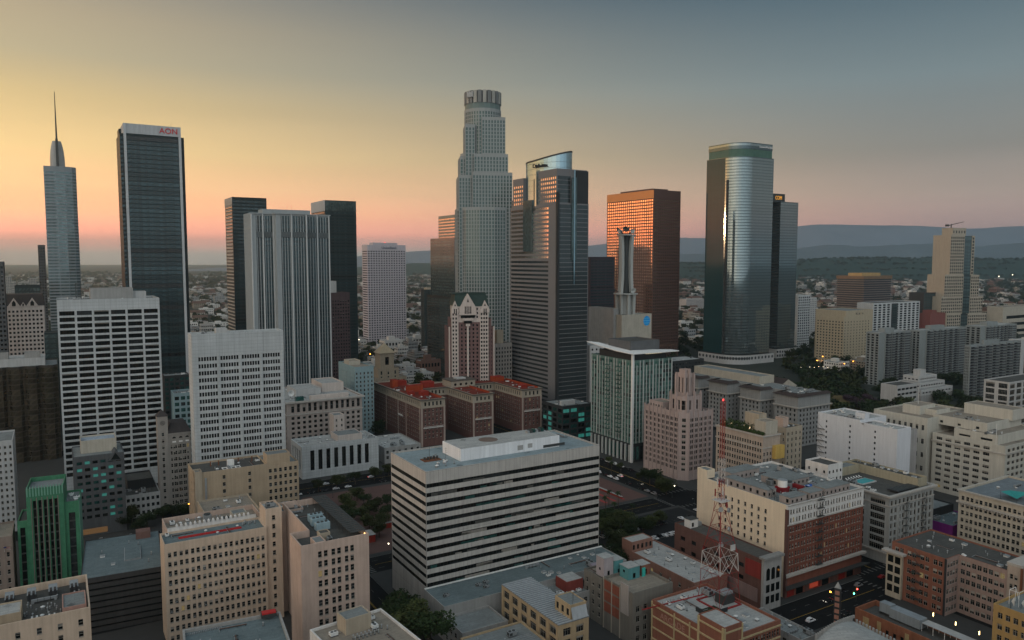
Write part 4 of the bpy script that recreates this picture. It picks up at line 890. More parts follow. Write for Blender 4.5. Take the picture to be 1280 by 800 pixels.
B.ledge(PL, h-.8, 1.1, .7, M('dark_cornice', (.10, .09, .08))); B.ledge(PL, h-7.2, .3, .5, HS, 'string_course')
for x, y in ((0, 0), (e1-1.5, 0), (e2, 0), (e3-1.5, 0), (e4, 0), (e5-1.5, 0)):
    b = MB(); b.box(x-.03 if x in (0, e2, e4) else x, -.22, 0, x+1.5 if x in (0, e2, e4) else x+1.53, -.005, h-7.3, M('pale_quoin_stone', (.36, .29, .25))); B.part('quoin', b)
for y in (2, 30, 47, 74): 
    b = MB(); b.box(-.2, y-.7, 0, -.005, y+.7, h-7.3, M('pale_quoin_stone')); B.part('quoin', b)
HS, HS0 = M('balcony_white', (.62, .60, .56), var=.1), HS
for x0, x1, zz_ in ((2, e1-2, 15), (e2+2, e3-2, 17), (e4+2, e5-2, 19)):
    b = MB(); b.box(x0, -1.1, zz_, x1, -.006, zz_+.35, HS)
    for k in range(24): b.box(x0+k*(x1-x0)/24, -1.1, zz_+.35, x0+k*(x1-x0)/24+.2, -1.0, zz_+1.3, HS)
    b.box(x0, -1.12, zz_+1.3, x1, -.98, zz_+1.5, HS); B.part('balcony', b)
b = MB(); b.box(-.9, 36, 19, -.006, 46, 19.4, HS); b.box(-.9, 36, 19.4, -.8, 46, 20.6, HS); B.part('balcony', b)
HS = HS0
ORR = M('orange_red_paint', (.29, .05, .02)); RED2 = M('brick_red_paint', (.25, .03, .02))
for x, y, w_, d_, hh, m in ((6, 74, 5, 6, 6.5, ORR), (8, 44, 14, 5, 5.5, ORR), (3, 30, 5, 5, 3, RED2), (11, 22, 6, 7, 3.6, RED2), (12, 80, 10, 8, 4, RED2), (30, 60, 10, 8, 4.5, RED2), (100, 56, 10, 9, 4, ORR), (70, 62, 8, 8, 3, RED2), (104, 14, 5, 8, 2.2, RED2)):
    b = MB(); b.box(0, 0, 0, w_, d_, hh, m); b.box(-.15, -.15, hh, w_+.15, d_+.15, hh+.25, RED2); o = B.part('roof_house', b); o.location = (x, y, h-1.3)
for x0, y0, y1 in ((e1-1.6, 4, 40), (e3-1.6, 4, 40), (e5-1.6, 4, 60)):
    b = MB(); b.box(0, y0, 0, .4, y1, 1.9, ORR); o = B.part('roof_fence', b); o.location = (x0, 0, h-1.3)
b = MB(); b.box(0, 0, 0, 24, 18, 5.6, HS); b.box(-.6, -.6, 5.6, 24.6, 18.6, 6.3, M('dark_cornice')); b.box(8, 5, 6.3, 17, 12, 7.3, PALEC)
for k in range(4): 
    b.cyl(4+k*5.4, 0, 0, .01, .01, .01, HS, 4); b.raw([(4+k*5.4+1.2*math.cos(t), -.05, 2.6+1.2*math.sin(t)) for t in [2*math.pi*j/12 for j in range(12)]], [tuple(range(11, -1, -1))], GL)
o = B.part('roof_pavilion', b); o.location = (50, 46, h-1.3)
B.clutter(3, 4, e1-3, 28, h-1.3, 5, 'exhaust_fan duct vent_pipe'); B.clutter(3, 52, 20, 70, h-1.3, 7, 'air_conditioner duct exhaust_fan'); B.clutter(e2+3, 6, e3-3, 40, h-1.3, 4, 'exhaust_fan vent_pipe'); B.clutter(e4+3, 6, e5-3, 50, h-1.3, 5, 'exhaust_fan vent_pipe duct')

# ---- striped office block in the middle, with its podium
L = lot((532, 590), 749.5, 488.6, D=306); 
B = Bld('office_building', 'long pale office block banded with dark ribbon windows, white plant house on top', 'building', L); h = L['h']; lu, lv = L['lu'], L['lv']
BAND = M('pale_banded_concrete', (.40, .385, .36), var=.2, streak=.5, joint=(1.9, 9.0))
B.vol(B.rect(), 0, h, BAND, {0: W(1, .998, 3.83, 1.8, top=4.1, bot=12, sill=.95, style='dark', mix='blank', d=.28), 3: W(1, .998, 3.83, 1.8, top=4.1, bot=12, sill=.95, style='dark', mix='blank', d=.28)}, roof=roofmat('roof_blue_pale', (.24, .30, .32), bx=12, by=3), par=.7, t=.5)
bw = B.rect(); B.finish('ribbon_window')
b = MB(); r_ = random.Random(4)
for k in range(80):
    z = h-4.1-3.83*r_.randint(1, 12)+.85; x = r_.uniform(1, lu-14); w_ = r_.choice((1.5, 3, 4.5, 8, 12)); b.box(x, .22, z, x+w_, .26, z+r_.uniform(.6, 1.6), r_.choice((GLT, BLIND, GL2, GLT, GL2, M('dim_blind', (.07, .07, .065)), M('dim_blind'))))
B.part('window_blind', b)['kind'] = 'stuff'
b = MB(); b.box(21, 9.5, h-.7, 73, 27.5, h+4.6, M('white_plant_house', (.66, .68, .70), var=.06)); b.box(50, 9.45, h+.4, 53, 9.5, h+2.6, CONC); b.box(55.5, 9.45, h+.8, 58, 9.5, h+2.8, CONC)
b.box(21.4, 9.9, h+4.6, 72.6, 27.1, h+4.7, RFL); b.box(64, 9.3, h-.2, 76, 9.5, h+1.0, METD); ph = B.part('plant_house', b)
b = MB(); b.cyl(0, 0, 0, .06, 4.5, 4.5, M('rust_stain_mat', (.16, .12, .10)), 24); o = b.build('roof_patch', ph, (40, 19, h+4.7))
b = MB()
for k in range(6): b.box(k*1.6, 0, 0, k*1.6+1.2, 2+k % 2, 1.1+.3*(k % 3), (MET, METD, GLT)[k % 3])
b.build('roof_unit', ph, (62, 20, h+4.7))
b = MB(); b.box(0, 0, 0, 8, 5, .4, RUST)
for k in range(5): b.cyl(1+k*1.5, 2.5, .4, 1.6, .5, .5, METD, 8)
b.bar((3, 2, 0), (3, 2, 6), .12, METD); b.bar((0, 0, 1.5), (8, 5, 1.5), .12, RUST); o = B.part('cooling_plant', b); o.location = (7, 16, h-.7)
B.clutter(8, 5, 18, 13, h-.7, 4, 'vent_pipe roof_hatch exhaust_fan'); B.clutter(75, 5, 87, 33, h-.7, 3, 'roof_hatch vent_pipe'); B.put('antenna', 16, 14, h-.7)
B = Bld('podium_building', 'flat grey podium roof with a pale edge along the banded office block', 'building', lotpq(126, 246, 218, 280.6, 14)); 
B.vol(B.rect(0, 15.5, 92, 34.6), 0, 14, CONC, {}, roof=RFB, par=.25, t=.3); B.vol(B.rect(0, 0, 20, 15.5), 0, 10, CONC, {0: W(5, 2, 4, 2, top=1.5), 3: W(4, 2, 4, 2, top=1.5)}, roof=RFG, par=.9); B.vol(B.rect(38, 2, 92, 15.5), 0, 12, CONC, {0: W(9, 2, 4, 2, top=1.5)}, roof=RFG, par=.8); B.finish()
b = MB(); b.box(0, 33.6, 14.0, 92, 34.4, 14.35, WHP); B.part('parapet_edge', b)
for x, y in ((5, 24), (21, 26), (25, 27), (23, 23)): B.put('air_conditioner', x, y, 13.75, 0, (.7, .7, .6))
B.clutter(48, 18, 88, 32, 13.75, 12, 'air_conditioner duct exhaust_fan vent_pipe roof_hatch'); B.clutter(40, 4, 60, 13, 11.2, 6)
b = MB(); b.box(0, 0, 0, 8.5, 8, 4.6, M('dark_red_brick', (.20, .05, .04))); b.box(.3, .3, 4.6, 8.2, 7.7, 4.75, RFL); o = B.part('stair_bulkhead', b); o.location = (52, 6, 11.2)
b = MB(); b.box(0, 0, 0, 9, 5, 6, M('mauve_stucco', (.26, .23, .27))); o = B.part('stair_bulkhead', b); o.location = (70, 9, 11.2)
b = MB(); b.box(0, 0, 0, 6, 4, 3, METD); o = B.part('plant_box', b); o.location = (62, 4, 11.2)

L = lot((698, 782), 736, 627, D=262); 
B = Bld('warehouse', 'tan brick warehouse with large square windows under a ribbed metal roof', 'building', L); h = L['h']; lu, lv = L['lu'], L['lv']; YB = M('yellow_tan_brick', (.40, .30, .185))
B.vol(B.rect(), 0, h, YB, {3: W(6, .66, 4.3, 3.2, mx=.4, mr=.4, top=.9, sill=.5, style='case', mix='dark', d=.5), 0: W(2, .6, 4.3, 3.0, mx=1, top=1.2, style='case', mix='dark', d=.5)}, roof=None); 
B.vol(B.rect(lu-7.5, 1.2, lu-.3, 11), h, h+5.5, YB, {3: W(3, 1.6, 4.5, 2.6, top=.8, style='plain', mix='dark')}, roof=RFG, par=.3); B.finish()
b = MB(); RIB = M('ribbed_metal_roof', (.40, .43, .45), rough=.45, metal=.3, var=.15)
b.box(-.2, -.2, h, lu+.2, lv+.2, h+.15, M('ribbed_metal_dark', (.19, .21, .225), rough=.5, metal=.3, var=.2))
for k in range(27): b.box(k*lv/27+.0 if 0 else -.15, k*lv/27, h+.15, lu+.15, k*lv/27+.7, h+.40, RIB)
B.part('roof', b)
b = MB(); b.raw([(lu-7.2, -.1, h+.3), (lu-.4, -.1, h+.3), (lu-.4, 1.2, h+4.5), (lu-7.2, 1.2, h+4.5)], [(0, 1, 2, 3)], RIB)
b.bar((lu-6, 2, h+5.3), (lu-6, 2, h+10), .08, METD); b.bar((lu-4, 4, h+5.3), (lu-4, 4, h+9), .08, METD); B.part('lean_to_roof', b)
B = Bld('shop_building', 'low building with dusty ribbed roof and a small white hatch at bottom centre', 'building', lotpq(121, 204, 147, 238, 13)); B.vol(B.rect(), 0, 13, YB, {0: W(6, 2, 4, 2.2, top=1.5), 3: W(6, 2, 4, 2.2, top=1.5)}, roof=RFG, par=.7); B.finish()
b = MB()
for k in range(20): b.box(10, 2+k*1.2, 12.3, 24, 2.3+k*1.2, 12.5, MET)
B.part('roof_rib', b); b = MB(); b.box(0, 0, 0, 5, 4.5, 4, PALEC); b.box(-.1, -.1, 4, 5.1, 4.6, 4.2, METD); o = B.part('roof_hatch_house', b); o.location = (20, 2, 12.3); B.clutter(3, 10, 18, 30, 12.3, 7, 'air_conditioner vent_pipe duct exhaust_fan')
# ================================================================ skyline, centre
L = lot((459, 306), 507, 453, D=1300); 
B = Bld('office_tower', 'lavender white tower with a fine square window grid standing alone', 'building', L); h = L['h']; lu, lv = L['lu'], 26; LAV = M('lavender_white_concrete', (.46, .43, .46), var=.08)
B.vol(B.rect(0, 0, lu, lv), 0, h, LAV, {0: W(15, .62, 4.1, 2.3, mx=.5, top=9, bot=4, style='plain', mix='dark', d=.9), 3: W(1, .9, 4.1, 1.8, top=9, style='plain', mix='dark', d=.5)}, roof=RFG)
B.vol(B.rect(12, 4, lu-14, lv-4), h-.9, h+4, LAV, roof=RFG); B.finish()
text(B.root, 'UnionBank', 6.2, (lu*.56, -.3, h-5), (R(90), 0, 0), M('sign_blue_grey', (.05, .08, .12)), .2, 'sign_letters')
b = MB(); b.cyl(0, 0, 0, 1.6, .7, .7, emit('red_beacon', (1, .05, .05), 6)); o = B.part('beacon', b); o.location = (lu*.5, 8, h+3.2)
B = Bld('office_tower', 'dark round cornered tower behind the stepped teal tower', 'building', lot((529, 362), 548, 526, D=1250)); 
pts = ngon(B.lu/2, 9, 13, 12); B.vol(pts, 0, B.h, SPD, {'*': W(2, .6, 4, 2.5, top=3, style='plain', mix='tg2')}, roof=RFG); B.vol(ngon(B.lu/2, 9, 8, 10), B.h-.9, B.h+3, TANP, roof=RFG); B.finish(keep=40)

L = lot((570, 268), 600, 548, D=1000); 
B = Bld('skyscraper', 'stepped teal glass tower with a gold flank half hidden by the crowned tower', 'building', L); h = L['h']; lu, lv = L['lu'], L['lv']
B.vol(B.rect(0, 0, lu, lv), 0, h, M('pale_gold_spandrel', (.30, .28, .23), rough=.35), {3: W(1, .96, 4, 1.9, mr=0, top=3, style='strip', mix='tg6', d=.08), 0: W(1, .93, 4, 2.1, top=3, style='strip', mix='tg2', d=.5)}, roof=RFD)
B.vol(B.rect(-4, -3, lu+2, lv+18), 0, h-30, SPB, {3: W(1, .96, 4, 2.2, top=3, style='strip', mix='tg4', d=.08), 0: W(1, .96, 4, 2.2, top=3, style='strip', mix='tg2', d=.3)}, roof=RFD)
B.vol(B.rect(-8, -8, lu+4, lv+22), 0, 102, SPD, {3: W(1, .96, 4, 2.2, top=3, style='strip', mix='tg4', d=.08), 0: W(1, .96, 4, 2.2, top=3, style='strip', mix='tg4', d=.08)}, roof=RFD)
B.finish()
b = MB()
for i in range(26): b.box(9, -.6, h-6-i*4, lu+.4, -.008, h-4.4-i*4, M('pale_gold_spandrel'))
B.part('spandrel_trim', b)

# the tall crowned tower
D0 = 860; k = D0/FPX; zt = lambda py: at(604, py, D0-14)[2]
X0, Y0, _ = at(604, 320, D0)
B = Bld('skyscraper', 'tallest pale stone tower stepping up to a round ribbed crown', 'building', dict(o=(X0, Y0), h=zt(112), lu=1, lv=1, th=TH)); LOTS[-1] = dict(o=(X0-40, Y0-30), h=300, lu=80, lv=70, th=0)
USB = M('pale_granite', (.285, .305, .305), var=.08, streak=.12)
wu = lambda n=-3.3, top=3: W(n, .56, 4.0, 3.1, top=top, style='plain', mix='tg5', d=.3)
def at_px(px): return (px-604)*k
c31, s31 = math.cos(R(TH)), math.sin(R(TH))
def blk(pa, pb, v0, v1):  # block seen between two photo columns, in the tower's own axes
    return [(at_px(pa)*.98, v0), (at_px(pb)*.98, v0), (at_px(pb)*.98, v1), (at_px(pa)*.98, v1)]
B.root.rotation_euler = (0, 0, R(8)); B.th = R(8); B.c, B.s_ = math.cos(B.th), math.sin(B.th)
r0 = 20.5
B.vol(ngon(0, 0, r0, 20), 0, zt(136), USB, {'*': wu(2)}, roof=RFG)
B.vol(ngon(0, 0, r0-.6, 20), zt(136)+.01, zt(129), M('crown_teal_band', (.13, .18, .175), rough=.3), {'*': W(1, .8, 6, 4, top=1, style='plain', mix='tg5')}, roof=None)
B.vol(blk(600, 629, -24, 18), 0, zt(148), USB, {'*': wu()}, roof=RFG, par=1.5)
B.vol(ngon(at_px(590), -6, 13, 16), 0, zt(192), USB, {'*': wu(1)}, roof=RFG); B.vol(blk(580, 592, -21, 10), 0, zt(157), USB, {'*': wu()}, roof=None)
B.vol(blk(590, 632, -26, 22), 0, zt(194), USB, {'*': wu()}, roof=RFG); B.vol(blk(574, 598, -16, 20), 0, zt(196), USB, {'*': wu()}, roof=RFG)
B.vol(blk(588, 637, -28, 26), 0, zt(217), USB, {'*': wu()}, roof=RFG); B.vol(blk(572, 590, -22, 24), 0, zt(220), USB, {'*': wu()}, roof=RFG)
B.vol([(at_px(571), -14), (at_px(580), -27), (at_px(596), -33), (at_px(614), -34), (at_px(628), -29), (at_px(638), -18), (at_px(638), 28), (at_px(571), 28)], 0, zt(260), USB, {'*': W(-3.3, .6, 4.0, 3.1, top=3, style='plain', mix='tg5', d=.3)}, roof=RFG)
B.finish()
b = MB(); CR = M('crown_grey', (.17, .18, .18), var=.1); rr_ = 20.6
zc0, zc1 = zt(129), zt(113)
b.cyl(0, 0, zc0, zc1-.8, rr_-1.5, rr_-1.5, M('crown_dark_core', (.10, .105, .11)), 40)
for i in range(24):
    a = 2*math.pi*i/24
    b.raw([(rr_*math.cos(a+d_)*f, rr_*math.sin(a+d_)*f, z) for z in (zc0, zc1-.4) for d_, f in ((-.09, 1), (.09, 1), (.09, .9), (-.09, .9))], [(0, 1, 5, 4), (1, 2, 6, 5), (2, 3, 7, 6), (3, 0, 4, 7), (4, 5, 6, 7)], CR if i % 2 else M('crown_pale', (.34, .34, .31)))
B.part('crown', b)
b = MB()
for i in range(5):
    a = R(212)+i*.085; b.box(rr_*1.03*math.cos(a)-.7, rr_*1.03*math.sin(a)-.7, zt(122), rr_*1.03*math.cos(a)+.7, rr_*1.03*math.sin(a)+.7, zt(115)-(i % 2)*1.2, PALEC)
B.part('sign_panel', b); b = MB(); b.bar((0, 0, 0), (0, 0, 6), .3, METD); o = B.part('antenna', b); o.location = (-6, 0, zc1-2)

# the glass-crowned banded tower
L = lot((697, 225), 736, 638, D=680); 
B = Bld('skyscraper', 'granite banded tower with a curved blue glass crown and dark letters', 'building', L); h = L['h']; lu, lv = L['lu'], L['lv']
GGR = M('pinkish_grey_granite', (.17, .17, .175), rough=.5, var=.08, streak=.1)
tower_glass('8', 'curtain_glass_rose', (.055, .072, .078), metal=.5, rough=.06, rnd=.1, wob=0, pane=.2); MIX['tg8'] = '8'
band = lambda top=2: W(-9, .9, 4.0, 1.75, mx=.6, top=top, style='strip', mix='tg8', d=.45); grid = lambda top=2, mix='tg8': W(-3.3, .62, 4.0, 2.3, mx=.8, top=top, style='plain', mix=mix, d=.35)
z1 = CAMH+82*680/FPX
tower_glass('0', 'curtain_glass_peach_reflection', (.72, .64, .54), metal=.9, rough=.06, rnd=.15, wob=.01, wscale=.1, pane=.5); MIX['tg0'] = '0'  # peach sunset reflection put into the colour of the upper left panes
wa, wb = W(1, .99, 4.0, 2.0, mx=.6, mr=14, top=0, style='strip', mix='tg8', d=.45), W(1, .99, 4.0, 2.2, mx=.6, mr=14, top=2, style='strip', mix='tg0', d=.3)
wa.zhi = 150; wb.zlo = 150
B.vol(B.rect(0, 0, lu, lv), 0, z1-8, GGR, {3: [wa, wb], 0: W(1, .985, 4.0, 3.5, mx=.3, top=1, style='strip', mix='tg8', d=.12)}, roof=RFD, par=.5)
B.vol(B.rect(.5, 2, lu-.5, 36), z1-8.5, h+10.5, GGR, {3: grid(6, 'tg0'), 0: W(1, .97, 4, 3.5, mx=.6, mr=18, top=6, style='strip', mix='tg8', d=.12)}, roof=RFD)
B.vol(B.rect(.5, 58, lu-.5, lv-4), z1-8.5, h+7, GGR, {3: grid(6, 'tg0')}, roof=RFD); B.vol(B.rect(1, lv-4, lu-1, lv-.3), z1-8.5, z1-1, GGR, {3: W(1, .7, 4, 2, top=1)}, roof=RFD); B.finish()
b = MB(); GB = glassmat('crown_glass_blue', (.26, .38, .44), rough=.06, metal=.8, rnd=0, wob=0, pane=0)
EL = lambda f: [(lu/2+17.4*f*math.cos(a), 40+29*f*math.sin(a)) for a in [2*math.pi*i/36 for i in range(36)]]
zr_ = lambda x, y: CAMH+133*.735-7+7.5*max(0, min(1, (x-(y-40)*.35)/lu))           # the crown's rim slopes up to the right
P0 = EL(1); nq = 36
b.raw([(x, y, z1-9) for x, y in P0]+[(x, y, zr_(x, y)) for x, y in P0], [(i, (i+1) % nq, nq+(i+1) % nq, nq+i) for i in range(nq)], GB)
P1 = EL(1.012)
b.raw([(x, y, zr_(x, y)-.2) for x, y in P1]+[(x, y, zr_(x, y)+1.3) for x, y in P1], [(i, (i+1) % nq, nq+(i+1) % nq, nq+i) for i in range(nq)]+[tuple(range(nq, 2*nq))], METD)
for zq in range(1, 7):
    P2 = EL(1.004); zz_ = z1+zq*5
    b.raw([(x, y, min(zz_, zr_(x, y)-1)) for x, y in P2]+[(x, y, min(zz_, zr_(x, y)-1)+.18) for x, y in P2], [(i, (i+1) % nq, nq+(i+1) % nq, nq+i) for i in range(nq)], METD)
B.part('glass_crown', b)
b = MB(); b.box(-1.2, 40, 158, -.006, 56, z1-3, GLASS['4']); b.box(-.5, 37.8, z1-14, .45, 38.6, z1+16, METD)
B.part('glass_bay', b)
b = MB(); b.box(15, -.9, 150, 20.5, -.006, h+3, GLASS['4']); b.box(17.2, -1.3, 128, 18.4, -.91, h+10, GB); b.box(20.6, .2, 130, lu-.3, 1.9, h+9.5, DARKW)
B.part('glass_slot', b)
b = MB(); b.box(-.25, 0, 20, -.008, 2.2, h-10, DARKW); b.box(0, -.25, 20, 2.2, -.008, h-10, DARKW); B.part('corner_pier', b)
ta = R(218); ex, ey = lu/2+17.4*math.cos(ta), 33+29*math.sin(ta)
text(B.root, 'Deloitte.', 5.2, (.6, 29, CAMH+126*.735-6.5), (R(90), 0, R(-74)), STEELD, .5, 'sign_letters')
B = Bld('office_building', 'low dark pavilion with teal lit glass at the foot of the banded tower', 'building', lot((703, 508), 741, 700, D=620, lv=30)); B.vol(B.rect(), 0, B.h, DARKW, {0: W(4, .8, 4.5, 3.0, top=2, style='strip', mix='teal'), 3: W(4, .7, 4.5, 3, top=2, style='strip', mix='teal')}, roof=RFG); B.finish(); B.clutter(2, 3, B.lu-2, 20, B.h-.9, 7, 'air_conditioner duct exhaust_fan')  # teal reflection in the glass put in as faintly glowing panes
b = MB(); b.box(2, 3, 0, 16, 6, 3.5, PALEC); o = B.part('plant_screen', b); o.location = (2, 4, B.h-.9)

# ziggurat tower with gables
L = dict(o=at(563, 385, 700)[:2], h=CAMH-55*700/FPX, lu=38, lv=34, th=12)
B = Bld('office_tower', 'pink and white gabled tower with a dark green roof above the brick hotel', 'building', L); h = L['h']; lu, lv = 38, 34
RBK = M('rose_brick', (.16, .10, .095), var=.15)
wz = lambda n, mx=0: W(n, 1.5, 3.7, 2.0, mx=mx, top=1.0, style='plain', mix='dark', d=.3)
B.vol(B.rect(-1.5, 1.5, lu+3.5, lv), 0, h-22, RBK, {0: wz(10, 1), 3: wz(7, 1)}, roof=RFD)
B.vol(B.rect(1.5, .5, lu+.5, lv-1), 0, h-14, RBK, {0: wz(9, 1)}, roof=RFD)
B.vol(B.rect(4, -.5, lu-3, lv-2), 0, h-17, RBK, {0: wz(8, 1), 3: wz(6, 1)}, roof=None); B.vol(B.rect(4, -.5, lu-3, lv-2), h-16.99, h-2, STONEW, {0: wz(8, 1), 3: wz(6, 1)}, roof=None)
B.finish()
PW = M('pale_pink_stone'); GRF = M('dark_green_copper', (.025, .045, .04), rough=.55, var=.2)
b = MB(); b.raw([(3, -1, h-2.2), (lu-2, -1, h-2.2), (lu-2, lv-1, h-2.2), (3, lv-1, h-2.2), (5, 5, h+9), (lu-4, 5, h+9), (lu-4, lv-6, h+9), (5, lv-6, h+9)], [(0, 1, 5, 4), (1, 2, 6, 5), (2, 3, 7, 6), (3, 0, 4, 7), (4, 5, 6, 7), (0, 3, 2, 1)], GRF)
b.raw([(2.5, 4.5, h+9), (lu-2.5, 4.5, h+9), (lu-2.5, lv-5, h+9), (2.5, lv-5, h+9), (2.5, 4.5, h+9.6), (lu-2.5, 4.5, h+9.6), (lu-2.5, lv-5, h+9.6), (2.5, lv-5, h+9.6)], [(0, 1, 5, 4), (1, 2, 6, 5), (2, 3, 7, 6), (3, 0, 4, 7), (4, 5, 6, 7), (0, 3, 2, 1)], GRF); B.part('roof', b)
def gable(x, wd, zb, hg, y0, win=True):
    b = MB(); b.raw([(x-wd, y0, zb), (x+wd, y0, zb), (x+wd, y0, zb+hg*.25), (x, y0, zb+hg), (x-wd, y0, zb+hg*.25), (x-wd, y0+5, zb), (x+wd, y0+5, zb), (x+wd, y0+5, zb+hg*.25), (x, y0+5, zb+hg), (x-wd, y0+5, zb+hg*.25)],
          [(0, 1, 2, 3, 4), (1, 6, 7, 2), (2, 7, 8, 3), (3, 8, 9, 4), (4, 9, 5, 0)], PW); g = B.part('gable', b)
    if win:
        b = MB()
        for dx in ((-3, -1.3, .4, 2.1) if wd > 6 else (-1.2, .6)): b.box(x+dx, y0-.06, zb-1, x+dx+.9, y0-.005, zb+hg*.33, GL)
        b.raw([(x-.8, y0-.05, zb+hg*.55), (x+.8, y0-.05, zb+hg*.55), (x, y0-.05, zb+hg*.78)], [(0, 1, 2)], GL); b.build('window', g)
gable(16, 7.8, h-8, 17.5, -2.4); gable(lu-6, 4.4, h-8, 11, -1.9); gable(4.2, 3.2, h-8, 11, -1.6)
for x0, x1, zz_ in ((lu-10.5, lu-2.6, h-8), (1.0, 7.2, h-8)):
    b = MB(); b.box(x0, -1.4, 0, x1, 3, zz_, PW); o = B.part('bay', b)
    for f in range(24):
        for c in range(3 if x1-x0 > 7 else 2):
            pass
    b = MB()
    for f in range(24):
        n_ = 3 if x1-x0 > 7 else 2
        for c in range(n_): xx = x0+.7+c*(x1-x0-.8)/n_; b.box(xx, -1.5, zz_-2.6-f*3.7, xx+1.4, -1.41, zz_-.6-f*3.7, GL)
    q = b.build('window_grid', o)
b = MB()
for kk in range(5):
    w_ = 8.2-kk*1.55; b.box(16-w_, -2.3+kk*.02, h-10.2-kk*2.6, 16+w_, -.51, h-8-kk*2.6, PW if kk != 1 and kk != 3 else GL)
b.box(15.2, -1.6, 0, 16.8, -.51, h-20, PW); B.part('corbel', b)
for x in (-1.6, lu+2.4):
    b = MB(); b.box(x, .8, 0, x+1.2, 1.49, h-21, PW); B.part('corner_strip', b)

B = Bld('library_building', 'sand coloured library block with a stepped cube and pyramid roof', 'building', lot((472, 462), 500, 466, D=850)); h = B.h; SAND = M('sand_stone', (.34, .29, .22))
B.vol(B.rect(-4, 0, B.lu+8, 34), 0, h-10, SAND, {0: W(6, 2, 6, 4, top=2, mix='dark')}, roof=RFT); B.vol(B.rect(2, 4, B.lu, 28), 0, h, SAND, {0: W(3, 2, 6, 4, top=2, mix='dark')}, roof=RFT); B.vol(B.rect(6, 8, 23, 24), h-.9, h+17, SAND, {0: W(1, 4.5, 14, 9, top=2, style='plain', mix='blank')}, roof=None); B.finish(keep=40)
b = MB(); b.raw([(4.5, 6.5, h+17), (24.5, 6.5, h+17), (24.5, 25.5, h+17), (4.5, 25.5, h+17), (14.5, 16, h+28)], [(0, 1, 4), (1, 2, 4), (2, 3, 4), (3, 0, 4), (0, 3, 2, 1)], M('tiled_pyramid', (.36, .30, .21))); B.part('pyramid_roof', b)
B = Bld('office_building', 'narrow grey stone block between the gabled tower and the banded tower', 'building', lot((612, 430), 640, 605, D=725, lv=24)); B.vol(B.rect(), 0, B.h, GREYS, {0: W(8, .45, 4, 2.2, top=3, style='plain', mix='dark'), 3: W(3, .5, 4, 2, top=3)}, roof=RFD); B.vol(B.rect(13, 8, 20, 15), B.h-1, B.h+12, TANP, {0: W(1, 1.6, 12, 6, top=2)}, roof=RFD); B.finish(keep=60)

# glass condominium with swooping roof
L = lot((791, 451), 840, 739, D=554); 
B = Bld('apartment_tower', 'green glass condominium tower with a thin white swooping roof', 'building', L); h = L['h']; lu, lv = L['lu'], L['lv']
tower_glass('9', 'condo_glass_green', (.07, .17, .15), metal=.35, rough=.12, rnd=.5, wob=.01); MIX['tg9'] = '9999kgh'
CW = M('condo_white_panel', (.40, .43, .42), var=.1)
B.vol(B.rect(), 14, h, M('green_spandrel', (.10, .17, .15), rough=.35), {0: W(13, .8, 3.3, 2.5, mx=.4, top=1.5, style='strip', mix='tg9', d=.1), 3: W(15, .8, 3.3, 2.5, mx=.4, top=1.5, style='strip', mix='tg9', d=.1)}, roof=RFG)
B.vol(B.rect(0, 0, lu, lv), 0, 13.99, DARKW, {0: W(10, .7, 12, 10, top=1.5, style='strip', mix='tg9', d=.4), 3: W(12, .6, 12, 10, top=1.5, style='strip', mix='tg9', d=.4)}, roof=None)
B.vol(B.rect(2, 3, lu-3, lv-8), h-.9, h+4.5, DARKW, {0: W(9, .85, 5, 3.6, top=.8, style='strip', mix='tg9'), 3: W(9, .85, 5, 3.6, top=.8, style='strip', mix='tg9')}, roof=None)
B.vol(B.rect(6, 10, lu-4, lv-14), h+4, h+13, M('grey_plant_screen', (.10, .105, .11)), {}, roof=RFD); B.finish()
def ribs(edge, n_):
    for i in range(n_):
        b = MB(); z0 = 14.2; z1_ = h-.3-(3.5 if i % 3 == 1 else 0)
        w_ = (.9, .45, .6)[i % 3]
        if edge == 0: x = .5+i*(lu-1.2)/(n_-1); b.box(x, -.45, z0, x+w_, -.004, z1_, CW)
        else: y = 1.2+i*(lv-2.2)/(n_-1); b.box(-.45, y-w_, z0, -.004, y, z1_, CW)
        B.part('facade_rib', b)
ribs(0, 13); ribs(3, 15)
for yy in (lv*.28, lv*.55):
    for f in range(16): b = MB(); z = 20+f*3.3; b.box(-1.7, yy-2.5, z, -.45, yy+2.5, z+.2, CW); b.box(-1.75, yy-2.5, z+.2, -1.65, yy+2.5, z+1.2, GLASS['9']); B.part('balcony', b)
for i in range(11): 
    b = MB(); y = 2+i*(lv-4)/10; b.box(-1.0, y-.6, 0, -.01, y+.6, 13, CW); B.part('podium_pier', b)
b = MB(); b.box(-.9, -.9, 0, .7, .7, h+4.7, M('bright_white_panel', (.66, .67, .66), var=.05)); B.part('corner_blade', b)
b = MB(); top = []
P_ = [(-2.5, -2.5), (lu*.35, -3), (lu*.7, -4), (lu+3.5, -4), (lu+3, 4), (lu*.5, 14), (6, lv*.6), (4, lv-4), (-3, lv+2), (-2.8, lv*.65), (-2.6, lv*.3)]
hz = lambda x, y: h+4.9+max(0, (y/lv))**1.6*4.2+.0*x
b.raw([(x, y, hz(x, y)) for x, y in P_]+[(x, y, hz(x, y)+.6) for x, y in P_], [tuple(range(10, -1, -1)), tuple(range(11, 22))]+[(i, (i+1) % 11, 11+(i+1) % 11, 11+i) for i in range(11)], M('bright_white_panel')); B.part('swoop_roof', b)
b = MB()
for i in range(8): b.box(lu*.3+i*2, -1.2, h+4.3, lu*.3+i*2+1.1, -.9, h+4.55, emit('soffit_light', (1, .82, .5), .9))
B.part('soffit_lamp', b)

